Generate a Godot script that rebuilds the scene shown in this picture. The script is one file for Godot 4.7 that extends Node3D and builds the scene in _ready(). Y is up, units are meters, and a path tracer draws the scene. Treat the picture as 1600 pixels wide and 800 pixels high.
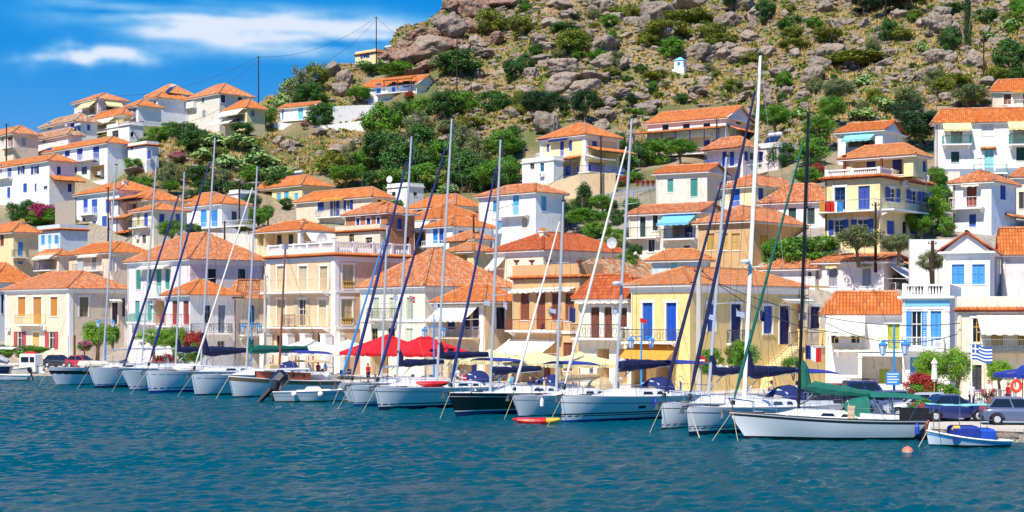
extends Node3D
# A harbour town on a rocky hill: yachts stern-to at the quay, painted houses climbing the slope, seen from the water.

func _ready() -> void:
	# ---------------------------------------------------------------- camera, sky, sun, exposure
	var cam := Camera3D.new()
	cam.name = "camera"
	cam.projection = Camera3D.PROJECTION_FRUSTUM
	cam.near = 1.0
	cam.far = 9000.0
	cam.keep_aspect = Camera3D.KEEP_HEIGHT
	cam.size = 800.0 / FOCAL
	cam.frustum_offset = Vector2(0, (HORIZON - 400.0) / FOCAL)
	cam.position = Vector3(0, EYE, 0)
	add_child(cam)
	cam.current = true
	var env := Environment.new()
	env.background_mode = Environment.BG_SKY
	env.sky = Sky.new()
	env.sky.sky_material = sky_dome()
	env.background_energy_multiplier = 1.0
	env.tonemap_mode = Environment.TONE_MAPPER_LINEAR
	env.tonemap_exposure = 1.3
	env.sdfgi_enabled = true
	env.ssao_enabled = true
	env.ssil_enabled = true
	var we := WorldEnvironment.new()
	we.name = "world_environment"
	we.environment = env
	add_child(we)
	var sun := DirectionalLight3D.new()
	sun.name = "sun"
	sun.light_color = Color(1.0, .965, .91)
	sun.light_energy = 1.45
	sun.light_angular_distance = .5
	sun.shadow_enabled = true
	sun.directional_shadow_max_distance = 500
	var to_sun := Vector3(-.5 * .62, .78, .86 * .62)
	sun.look_at_from_position(to_sun * 10, Vector3.ZERO)
	add_child(sun)
	hill_noise.seed = 17
	hill_noise.frequency = .05
	hill_noise.fractal_octaves = 3
	make_materials()
	# ---------------------------------------------------------------- structure
	sea()
	terrain()
	quay()
	town_front()
	town_middle()
	town_top()
	# ---------------------------------------------------------------- things
	hillside()
	fleet()
	small_craft()
	street()

func sky_dome() -> PanoramaSkyMaterial:
	var w := 4096
	var h := 2048
	var im := Image.create_empty(w, h, false, Image.FORMAT_RGB8)
	var f := FastNoiseLite.new()
	f.seed = 3
	f.frequency = .9
	f.fractal_octaves = 5
	var base := []
	for y in h:
		var el := PI * (.5 - (y + .5) / h)
		var c: Color
		if el >= 0:
			c = Color(.38, .60, .83).lerp(Color(.29, .56, .81), smoothstep(0.0, .12, el)).lerp(Color(.075, .495, .795), smoothstep(.1, .2, el)).lerp(Color(.06, .40, .72), smoothstep(.2, .6, el)).lerp(Color(.07, .30, .62), smoothstep(.6, 1.5, el))
		else: c = Color(.30, .45, .55).lerp(Color(.08, .2, .26), smoothstep(0.0, .2, -el))
		base.append(c)
		im.fill_rect(Rect2i(0, y, w, 1), c)
	# thin cloud: long streaks, all round the horizon, the densest bank where the photograph has it
	for y in range(int(h * .36), int(h * .5)):
		var el := 90.0 - 180.0 * (y + .5) / h
		for x in w:
			var az := 360.0 * (x + .5) / w
			if az > 180: az -= 360
			var n := f.get_noise_2d(az * .085 + 40.0, el * .62) * .5 + .5 + .2 * f.get_noise_2d(az * .3, el * 2.6)
			var wob := .3 * f.get_noise_2d(az * .2, 70.0)
			var bank := 1.1 * exp(-pow((az + 9.6) / 7.2, 4.0)) * exp(-pow((el - 10.75 + .05 * (az + 10) + wob) / .62, 2.0))
			bank += .5 * exp(-pow((az + 7.5) / 5.0, 4.0)) * exp(-pow((el - 9.9 + wob) / .4, 2.0))
			bank += .95 * exp(-pow((az + 15.2) / 2.2, 2.0)) * exp(-pow((el - 9.45 - .06 * (az + 15) + wob + .25 * f.get_noise_2d(az * .7, 20.0)) / .33, 2.0)) * (.75 + f.get_noise_2d(az * .5 + 7.0, el * 2.0))
			var other := maxf(0.0, f.get_noise_2d(az * .05 + 9.0, el * .22) - .12) * clampf(absf(az) / 40.0 - .5, 0, 1) * 1.6 * exp(-pow((el - 13) / 8.0, 2.0))
			var a := clampf(bank * (n * 2.9 - .62) + other, 0, .95)
			if a > .01: im.set_pixel(x, y, base[y].lerp(Color(.82, .84, .90), a))
	var m := PanoramaSkyMaterial.new()
	m.panorama = ImageTexture.create_from_image(im)
	return m

# ------------------------------------------------------------------ mesh collector
class MB:
	var v := PackedVector3Array()
	var n := PackedVector3Array()
	var uv := PackedVector2Array()
	var col := PackedColorArray()
	var idx := PackedInt32Array()
	func tri(a: Vector3, b: Vector3, c: Vector3) -> void:
		var k := v.size()
		v.append(a); v.append(b); v.append(c)
		var q := (b - a).cross(c - a).normalized()
		n.append(q); n.append(q); n.append(q)
		idx.append(k); idx.append(k + 2); idx.append(k + 1)
	func quad(a: Vector3, b: Vector3, c: Vector3, d: Vector3) -> void:   # counter-clockwise seen from outside
		var k := v.size()
		v.append(a); v.append(b); v.append(c); v.append(d)
		var q := (c - a).cross(d - b).normalized()
		n.append(q); n.append(q); n.append(q); n.append(q)
		idx.append(k); idx.append(k + 2); idx.append(k + 1)
		idx.append(k); idx.append(k + 3); idx.append(k + 2)
	func box(a: Vector3, b: Vector3) -> void:
		var lo := Vector3(minf(a.x, b.x), minf(a.y, b.y), minf(a.z, b.z))
		var hi := Vector3(maxf(a.x, b.x), maxf(a.y, b.y), maxf(a.z, b.z))
		hexa([lo, Vector3(hi.x, lo.y, lo.z), Vector3(hi.x, lo.y, hi.z), Vector3(lo.x, lo.y, hi.z), Vector3(lo.x, hi.y, lo.z), Vector3(hi.x, hi.y, lo.z), hi, Vector3(lo.x, hi.y, hi.z)])
	func hexa(p: Array) -> void:   # 4 bottom corners (xz: -- +- ++ -+) then 4 top corners
		quad(p[3], p[2], p[6], p[7]); quad(p[1], p[0], p[4], p[5])
		quad(p[2], p[1], p[5], p[6]); quad(p[0], p[3], p[7], p[4])
		quad(p[7], p[6], p[5], p[4]); quad(p[0], p[1], p[2], p[3])
	func bevel(a: Vector3, b: Vector3, r: float) -> void:   # a box with its upper edges cut off
		var lo := Vector3(minf(a.x, b.x), minf(a.y, b.y), minf(a.z, b.z))
		var hi := Vector3(maxf(a.x, b.x), maxf(a.y, b.y), maxf(a.z, b.z))
		var y := hi.y - r
		hexa([lo, Vector3(hi.x, lo.y, lo.z), Vector3(hi.x, lo.y, hi.z), Vector3(lo.x, lo.y, hi.z), Vector3(lo.x, y, lo.z), Vector3(hi.x, y, lo.z), Vector3(hi.x, y, hi.z), Vector3(lo.x, y, hi.z)])
		hexa([Vector3(lo.x, y, lo.z), Vector3(hi.x, y, lo.z), Vector3(hi.x, y, hi.z), Vector3(lo.x, y, hi.z), Vector3(lo.x + r, hi.y, lo.z + r), Vector3(hi.x - r, hi.y, lo.z + r), Vector3(hi.x - r, hi.y, hi.z - r), Vector3(lo.x + r, hi.y, hi.z - r)])
	func tube(a: Vector3, b: Vector3, ra: float, rb := -1.0, seg := 6, caps := true) -> void:
		if rb < 0.0: rb = ra
		path([a, b], [ra, rb], seg, caps)
	func path(pts: Array, rad: Array, seg := 6, caps := true, flat := 1.0) -> void:
		var prev := Vector3.ZERO
		var rings := []
		for i in pts.size():
			var t: Vector3 = (pts[mini(i + 1, pts.size() - 1)] - pts[maxi(i - 1, 0)]).normalized()
			var s := prev
			if i == 0: s = t.cross(Vector3.UP if absf(t.y) < 0.9 else Vector3.RIGHT)
			s = (s - t * s.dot(t)).normalized()
			prev = s
			var w := s.cross(t)
			var ring := []
			for k in seg:
				var a := TAU * k / seg
				ring.append(pts[i] + (s * cos(a) + w * sin(a) * flat) * rad[i])
			rings.append(ring)
		for i in pts.size() - 1:
			for k in seg:
				var j := (k + 1) % seg
				quad(rings[i][k], rings[i + 1][k], rings[i + 1][j], rings[i][j])
		if caps:
			var m: int = pts.size() - 1
			for k in range(1, seg - 1):
				tri(rings[0][0], rings[0][k], rings[0][k + 1])
				tri(rings[m][0], rings[m][k + 1], rings[m][k])
	func lathe(prof: Array, at: Vector3, seg := 10) -> void:   # Vector2(radius, height)
		for i in prof.size() - 1:
			for k in seg:
				var a0 := TAU * k / seg
				var a1 := TAU * (k + 1) / seg
				var p: Vector2 = prof[i]
				var q: Vector2 = prof[i + 1]
				quad(at + Vector3(p.x * cos(a1), p.y, p.x * sin(a1)), at + Vector3(p.x * cos(a0), p.y, p.x * sin(a0)), at + Vector3(q.x * cos(a0), q.y, q.x * sin(a0)), at + Vector3(q.x * cos(a1), q.y, q.x * sin(a1)))
	func grid(rows: Array, uvon := false) -> void:   # rows of equal length; u runs right, v runs up, seen from outside
		var k := v.size()
		var m: int = rows[0].size()
		var h: int = rows.size()
		for i in h:
			for j in m:
				v.append(rows[i][j])
				if uvon: uv.append(Vector2(float(j) / (m - 1), float(i) / (h - 1)))
				var du: Vector3 = rows[i][mini(j + 1, m - 1)] - rows[i][maxi(j - 1, 0)]
				var dv: Vector3 = rows[mini(i + 1, h - 1)][j] - rows[maxi(i - 1, 0)][j]
				if du.length_squared() < 1e-8:
					var e := i + 1 if i + 1 < h and rows[i + 1][m - 1] != rows[i + 1][0] else maxi(i - 1, 0)
					du = rows[e][mini(j + 1, m - 1)] - rows[e][maxi(j - 1, 0)]
				if dv.length_squared() < 1e-8: dv = Vector3.UP
				var q := du.cross(dv)
				n.append(q.normalized() if q.length_squared() > 1e-12 else Vector3.UP)
		for i in h - 1:
			for j in m - 1:
				var a := k + i * m + j
				idx.append(a); idx.append(a + m + 1); idx.append(a + 1)
				idx.append(a); idx.append(a + m); idx.append(a + m + 1)
	func add(o: MB, t: Transform3D) -> void:
		var k := v.size()
		for p in o.v: v.append(t * p)
		for p in o.n: n.append((t.basis * p).normalized())
		for i in o.idx: idx.append(k + i)
	func mesh() -> ArrayMesh:
		var a := []
		a.resize(Mesh.ARRAY_MAX)
		a[Mesh.ARRAY_VERTEX] = v
		if n.size() == v.size(): a[Mesh.ARRAY_NORMAL] = n
		if uv.size() == v.size(): a[Mesh.ARRAY_TEX_UV] = uv
		if col.size() == v.size(): a[Mesh.ARRAY_COLOR] = col
		a[Mesh.ARRAY_INDEX] = idx
		var m := ArrayMesh.new()
		if v.size() > 2: m.add_surface_from_arrays(Mesh.PRIMITIVE_TRIANGLES, a)
		return m

# ------------------------------------------------------------------ nodes
func obj(called: String, m, material: Material, parent: Node = null, kind := "") -> MeshInstance3D:
	var o := MeshInstance3D.new()
	o.mesh = m.mesh() if m is MB else m
	o.material_override = material
	put(o, called, parent)
	if kind: o.set_meta("kind", kind)
	return o

func put(o: Node3D, called: String, parent: Node = null) -> void:
	if parent == null:
		var k: int = used.get(called, 0)
		used[called] = k + 1
		o.name = called if k == 0 else "%s_%03d" % [called, k]
		add_child(o, true)
	else:
		var k := 0
		var want := called
		while parent.has_node(NodePath(want)):
			k += 1
			want = "%s_%03d" % [called, k]
		o.name = want
		parent.add_child(o, true)

func thing(called: String, label: String, category: String, at := Vector3.ZERO, turn := 0.0, group := "") -> Node3D:
	var o := Node3D.new()
	put(o, called)
	o.position = at
	o.rotation.y = turn
	return tag(o, label, category, group)

func tag(o: Node3D, label: String, category: String, group := "") -> Node3D:
	o.set_meta("label", label)
	o.set_meta("category", category)
	if group: o.set_meta("group", group)
	return o

# ------------------------------------------------------------------ where things stand (the survey was read off the photograph)
const EYE := 6.3
const FOCAL := 2400.0
const HORIZON := 500.0
var used := {}
var M := {}
var T := {}
var rng := RandomNumberGenerator.new()

func at(px: float, py: float, d: float) -> Vector3:
	return Vector3((px - 800.0) / FOCAL * d, EYE + (HORIZON - py) / FOCAL * d, -d)

func on_water(px: float, py: float) -> Vector3:
	return at(px, py, FOCAL * EYE / (py - HORIZON))

# ground profiles: bearing, then pairs of distance and height
var LAND := [
	[-200, 165, .4, 200, .6, 240, 14, 275, 24, 300, 30, 330, 32, 380, 22, 430, 10],
	[100, 172, .4, 206, .6, 222, 6, 240, 17, 260, 24, 275, 29, 290, 37, 305, 44, 330, 46, 380, 30, 430, 12],
	[250, 160, .4, 192, .6, 213, 8, 240, 17, 255, 26.5, 275, 35, 300, 43.5, 322, 45, 380, 30, 430, 12],
	[400, 150, .4, 183, .6, 212, 10, 245, 21, 262, 29.5, 290, 40.5, 310, 44.5, 335, 54, 350, 54, 400, 30, 440, 12],
	[560, 140, .4, 170, .6, 204, 10.5, 230, 18.5, 255, 27.5, 305, 44.4, 320, 50, 350, 64, 366, 65, 400, 50, 440, 30],
	[640, 135, .4, 163, .6, 199, 10.5, 230, 19.5, 250, 27, 290, 42, 320, 53, 345, 66, 372, 78, 400, 74, 440, 60],
	[720, 130, .4, 157, .6, 193, 10, 225, 19, 245, 26.5, 285, 42, 310, 51.5, 345, 67, 384, 87, 410, 92, 440, 90],
	[900, 118, .4, 148, .6, 170, 9, 200, 19, 225, 26, 245, 31.8, 270, 40, 315, 58.8, 360, 81, 400, 105, 440, 122],
	[1100, 108, .4, 134, .6, 150, 9.5, 175, 17, 200, 24, 235, 31, 275, 45, 312, 61, 350, 79, 395, 104, 440, 122],
	[1300, 100, .4, 132, .6, 140, 7, 148, 13, 190, 25, 200, 28, 250, 42.7, 290, 57, 335, 76, 385, 101, 440, 122],
	[1500, 88, .4, 122, .6, 136, 8, 150, 14, 185, 22.5, 215, 34, 245, 45, 290, 60.7, 325, 74, 375, 99, 440, 120],
	[1800, 84, .4, 112, .6, 150, 14, 185, 23, 215, 34, 245, 45, 290, 60, 325, 74, 375, 98, 440, 118]]
var hill_noise := FastNoiseLite.new()

func land_column(c: Array, d: float) -> float:
	if d <= c[1]: return c[2] - minf((c[1] - d) * .5, 3.0)
	var i := 1
	while i + 2 < c.size() and d > c[i + 2]: i += 2
	if i + 2 >= c.size(): return c[i + 1]
	var t: float = (d - c[i]) / (c[i + 2] - c[i])
	return lerpf(c[i + 1], c[i + 3], t)

func land_at(x: float, d: float) -> float:
	var px := 800.0 + FOCAL * x / maxf(d, 1.0)
	var i := 0
	while i + 2 < LAND.size() and px > LAND[i + 1][0]: i += 1
	var t: float = clampf((px - LAND[i][0]) / float(LAND[i + 1][0] - LAND[i][0]), 0, 1)
	t = t * t * (3.0 - 2.0 * t)
	var y := lerpf(land_column(LAND[i], d), land_column(LAND[i + 1], d), t)
	var rough := clampf((y - 22.0) / 20.0, 0.0, 1.0)
	return y + rough * (hill_noise.get_noise_2d(x, d) * 2.2 + hill_noise.get_noise_2d(x * 3.7, d * 3.7) * 0.7)

func ground_hit(px: float, py: float) -> Vector3:
	var k := (px - 800.0) / FOCAL
	var s := (HORIZON - py) / FOCAL
	var d := 110.0
	while d < 440.0:
		if land_at(k * d, d) >= EYE + s * d: break
		d += 0.8
	return Vector3(k * d, land_at(k * d, d), -d)

func pixel_of(p: Vector3) -> Vector2:
	return Vector2(800.0 + FOCAL * p.x / -p.z, HORIZON - FOCAL * (p.y - EYE) / -p.z)
# ------------------------------------------------------------------ materials
func noise_tex(sz: int, freq: float, oct: int, colors: Array, offs: Array, sd: int, as_height := false, cellular := false) -> ImageTexture:
	var f := FastNoiseLite.new()
	f.seed = sd
	f.noise_type = FastNoiseLite.TYPE_CELLULAR if cellular else FastNoiseLite.TYPE_SIMPLEX_SMOOTH
	f.frequency = freq
	f.fractal_type = FastNoiseLite.FRACTAL_FBM
	f.fractal_octaves = oct
	var im := f.get_seamless_image(sz, sz)
	im.convert(Image.FORMAT_L8)
	if as_height: return ImageTexture.create_from_image(im)
	var g := Gradient.new()
	g.offsets = PackedFloat32Array(offs)
	g.colors = PackedColorArray(colors)
	var lut := []
	for i in 256: lut.append(g.sample(i / 255.0))
	var out := Image.create_empty(sz, sz, false, Image.FORMAT_RGB8)
	for y in sz:
		for x in sz:
			out.set_pixel(x, y, lut[int(im.get_pixel(x, y).r8)])
	return ImageTexture.create_from_image(out)

func G(v: float) -> Color: return Color(v, v, v)

func plain(key: String, c: Color, rough := 0.7, metal := 0.0) -> StandardMaterial3D:
	if M.has(key): return M[key]
	var m := StandardMaterial3D.new()
	m.resource_name = key
	m.albedo_color = c
	m.roughness = rough
	m.metallic = metal
	M[key] = m
	return m

func textured(key: String, c: Color, rough: float, tex: Texture2D, height: Texture2D, scale: float, relief: float, world := true) -> StandardMaterial3D:
	if M.has(key): return M[key]
	var m := plain(key, c, rough)
	m.albedo_texture = tex
	m.uv1_triplanar = true
	m.uv1_world_triplanar = world
	m.uv1_scale = Vector3(scale, scale * (.45 if key.begins_with("stucco") else 1.0), scale)
	if height:
		m.heightmap_enabled = true
		m.heightmap_texture = height
		m.heightmap_scale = relief
	return m

func paint(c: String) -> StandardMaterial3D:   # woodwork, metal and cloth by colour name
	return plain("paint_" + c, PAINT[c], 0.55)

func faded(c: String, k: int) -> StandardMaterial3D:   # the same paint, weathered differently
	var p: Color = PAINT[c]
	return plain("paint_%s_%d" % [c, k], [p, p.lightened(.1), p.lerp(Color(.6, .6, .62), .14), p.darkened(.1)][k], .6)

func stucco(c: String) -> StandardMaterial3D:
	if c == "brick": return textured("brickwork", Color("d09a78"), 0.9, T.brick, T.brick_h, 0.42, 1.2, false)
	if c == "stone": return textured("rubble_stone", Color("cfc3b0"), 0.95, T.stone, T.stone_h, 0.5, 6.0)
	return textured("stucco_" + c, PAINT[c], 0.9, T.stain, T.grain, 0.19, 0.12)

func cloth(c: String) -> StandardMaterial3D:
	var m := textured("cloth_" + c, PAINT[c], 0.85, T.weave, T.fold, 0.5, 3.0)
	return m

var PAINT := {
	navyblue = Color("16296b"), white = Color("f6f4f0"), whiteblue = Color("eff2f5"), pinkwhite = Color("eedfdc"), cream = Color("f0d9ab"), peach = Color("efc8a4"), palecream = Color("f3e9d0"),
	tan = Color("d9b07c"), sand = Color("e2c9a2"), yellow = Color("f4d690"), paleyellow = Color("f3dfa8"), beige = Color("ead6bb"), oldwhite = Color("e4ddcf"), paleblue = Color("cfe0ea"),
	slateblue = Color("5a6a8c"), blue = Color("2452b4"), royal = Color("1452c4"), navy = Color("141d4c"), darkblue = Color("1a2c70"), lightblue = Color("4fb3e2"), azure = Color("2f8fd8"), skyblue = Color("7cc8ee"),
	teal = Color("3f9f92"), green = Color("24594f"), darkgreen = Color("1d3a34"), orange = Color("cf8a35"), ochre = Color("d9b05a"), brown = Color("7c3b22"), redbrown = Color("8e3b2c"),
	red = Color("c0202a"), signalred = Color("e01220"), grey = Color("a9a9b4"), lightgrey = Color("c9ccd0"), dark = Color("23242a"), black = Color("0c0c0e"), limegreen = Color("a9b43c"),
	sage = Color("c7d3c0"), shutterbeige = Color("d8c9a0"), wood = Color("8a5a36"), darkwood = Color("4a3324"), canvas = Color("f4efe0"), canvasyellow = Color("f7e4a6"), sandcloth = Color("d2b88c"),
	gold = Color("e0a03c"), iron = Color("3a3b40"), concrete = Color("c9c2b4"), slate = Color("8e99a8"), magenta = Color("c02a68"), seagreen = Color("17705f"), mahogany = Color("8a3d1c"),
	deepblue = Color("1f3a9c"), brightred = Color("d8201c"), khaki = Color("8c7a55"), turquoise = Color("8fd6da"), rust = Color("8f4a2c"), pinkred = Color("c24a52"), sun = Color("f0c03c")}

func make_materials() -> void:
	T.stain = noise_tex(512, 0.012, 5, [G(0.84), G(0.97), G(1.0)], [0.06, 0.3, 0.5], 3)
	T.grain = noise_tex(256, 0.06, 4, [], [], 5, true)
	T.weave = noise_tex(256, 0.02, 3, [G(0.9), G(1.0)], [0.2, 0.8], 8)
	T.fold = noise_tex(256, 0.014, 3, [], [], 9, true)
	T.stone_h = noise_tex(256, 0.045, 2, [], [], 13, true, true)
	T.stone = noise_tex(256, 0.05, 3, [G(0.55), G(0.85), G(1.0)], [0.2, 0.5, 0.8], 14)
	T.rock = noise_tex(512, 0.018, 5, [Color("756b63"), Color("a59d96"), Color("c6c0b9"), Color("ad9e8e")], [0.15, 0.42, 0.6, 0.85], 21)
	T.rock_red = noise_tex(512, 0.018, 5, [Color("6d5549"), Color("9c8576"), Color("bcab9d"), Color("a48d78")], [0.15, 0.42, 0.6, 0.85], 22)
	T.rock_h = noise_tex(512, 0.03, 5, [], [], 23, true)
	T.soil = noise_tex(512, 0.02, 5, [Color("6f6a34"), Color("a08a52"), Color("c9a468"), Color("b98f5e"), Color("8c7a5c")], [0.1, 0.35, 0.52, 0.7, 0.9], 31)
	T.bark = noise_tex(128, 0.05, 4, [Color("6b5a48"), Color("a08a70")], [0.2, 0.8], 41)
	T.water_h = noise_tex(512, 0.022, 4, [], [], 51, true)
	# courses of bricks with their own tones
	var br := Image.create_empty(256, 256, false, Image.FORMAT_RGB8)
	var bh := Image.create_empty(256, 256, false, Image.FORMAT_L8)
	rng.seed = 77
	var tones := []
	for i in 1024: tones.append(rng.randf_range(0.72, 1.08))
	for y in 256:
		for x in 256:
			var row := y / 8
			var xx := (x + (row % 2) * 10) % 256
			var mortar := y % 8 == 0 or xx % 20 == 0
			var t: float = tones[(row * 13 + xx / 20 + row * row) % 1024]
			br.set_pixel(x, y, Color(0.92, 0.86, 0.78) if mortar else Color(minf(1, t), minf(1, t * 0.9), minf(1, t * 0.85)))
			bh.set_pixel(x, y, G(0.2 if mortar else 0.8))
	T.brick = ImageTexture.create_from_image(br)
	T.brick_h = ImageTexture.create_from_image(bh)
	# one tone per roof tile: 32 columns by 32 courses
	for kind in 5:
		var im := Image.create_empty(64, 64, false, Image.FORMAT_RGB8)
		for y in 32:
			for x in 32:
				var r := rng.randf()
				var c := Color("d08040").lerp(Color("bf682c"), rng.randf())
				if kind == 0: c = c.lerp(Color("dc9e70"), 0.4 if r < 0.1 else 0.0).lerp(Color("96553a"), 0.35 if r > 0.92 else 0.0)
				if kind == 3: c = Color("c46a38").lerp(Color("a84f26"), rng.randf()).lerp(Color("d79468"), 0.35 if r < .12 else 0.0)
				if kind == 4: c = Color("d08c58").lerp(Color("bd7440"), rng.randf()).lerp(Color("b09878"), 0.45 if r < .16 else 0.0)
				if kind == 1: c = Color("cc8250").lerp(Color("bb6a3a"), rng.randf()).lerp(Color("d9a884"), 0.55 if r < 0.34 else 0.0).lerp(Color("9c7a66"), 0.6 if r > 0.88 else 0.0)
				if kind == 2: c = Color("c2714a").lerp(Color("b08058"), rng.randf()).lerp(Color("b3a58c"), 0.8 if r < 0.42 else 0.0).lerp(Color("6f6858"), 0.7 if r > 0.82 else 0.0)
				for q in 4: im.set_pixel(x * 2 + q % 2, y * 2 + q / 2, c)
		var m := plain("roof_tiles_%d" % kind, Color.WHITE, 0.85)
		m.albedo_texture = ImageTexture.create_from_image(im)
		m.texture_filter = BaseMaterial3D.TEXTURE_FILTER_NEAREST
	plain("pane", Color("1c2630"), 0.08).metallic_specular = 0.6
	plain("hull_white", Color("eef0f0"), 0.18).clearcoat_enabled = true
	plain("alloy", Color("c6cace"), 0.4, 0.3)
	plain("painted_alloy", Color("dfe2e4"), 0.3)
	plain("steel", Color("d0d2d6"), 0.2, 1.0)
	plain("rope", Color("d6c296"), 0.9)
	plain("rubber", Color("141416"), 0.8)
	plain("deck", Color("e9e6de"), 0.6)
	plain("teak", Color("b58a5a"), 0.7)
	textured("bark", Color.WHITE, 0.95, T.bark, T.grain, 0.6, 3.0)
	textured("pole_wood", Color("7a6555"), 0.9, T.bark, T.grain, 0.5, 1.0)
	textured("rock_grey", Color("d0c7bd"), 0.95, T.rock, T.rock_h, 0.13, 14.0)
	textured("rock_pale", Color("e6d9cc"), 0.95, T.rock, T.rock_h, 0.2, 11.0)
	textured("rock_red", Color("e0d0c6"), 0.95, T.rock_red, T.rock_h, 0.1, 18.0)
	textured("paving", Color("cfc6b8"), 0.9, T.stain, T.grain, 0.12, 0.6)
	for f in [["g", "669a22"], ["d", "47752a"], ["o", "7f8c55"], ["y", "88942e"], ["c", "97b568"], ["l", "86b52e"], ["p", "d67a9a"], ["m", "b0305f"], ["r", "b8392f"], ["s", "e6c27c"], ["k", "2f5626"]]:
		var m := plain("leaf_" + f[0], Color(f[1]), 0.7)
		m.vertex_color_use_as_albedo = true
		m.backlight_enabled = true
		m.backlight = Color(0.5, 0.5, 0.5)
# ------------------------------------------------------------------ houses
# A house stands with its near corner at the origin: its front runs to -x and faces +z, its side runs to -z and faces +x.
class Face:
	var side := false
	func p(u: float, v: float, o: float) -> Vector3:
		return Vector3(o, v, -u) if side else Vector3(-u, v, o)
	func box(m: MB, u0: float, u1: float, v0: float, v1: float, o0: float, o1: float) -> void:
		m.box(p(u0, v0, o0), p(u1, v1, o1))
	func quad(m: MB, u0: float, u1: float, v0: float, v1: float, o: float) -> void:
		if side: m.quad(p(u0, v0, o), p(u1, v0, o), p(u1, v1, o), p(u0, v1, o))
		else: m.quad(p(u1, v0, o), p(u0, v0, o), p(u0, v1, o), p(u1, v1, o))

class House:
	var node: Node3D
	var xc := 0.0
	var d := 0.0
	var yb := 0.0
	var phi := 0.0
	var wf := 0.0
	var ws := 0.0
	var hgt := 0.0
	func uv(side: bool, px: float, py: float) -> Vector2:
		var k := (px - 800.0) / 2400.0
		var c := cos(phi)
		var s := sin(phi)
		var w := (k * d - xc) / (s - k * c) if side else (xc - k * d) / (c + k * s)
		var dd := d + w * (c if side else s)
		return Vector2(w, 6.3 + (500.0 - py) * dd / 2400.0 - yb)

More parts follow.
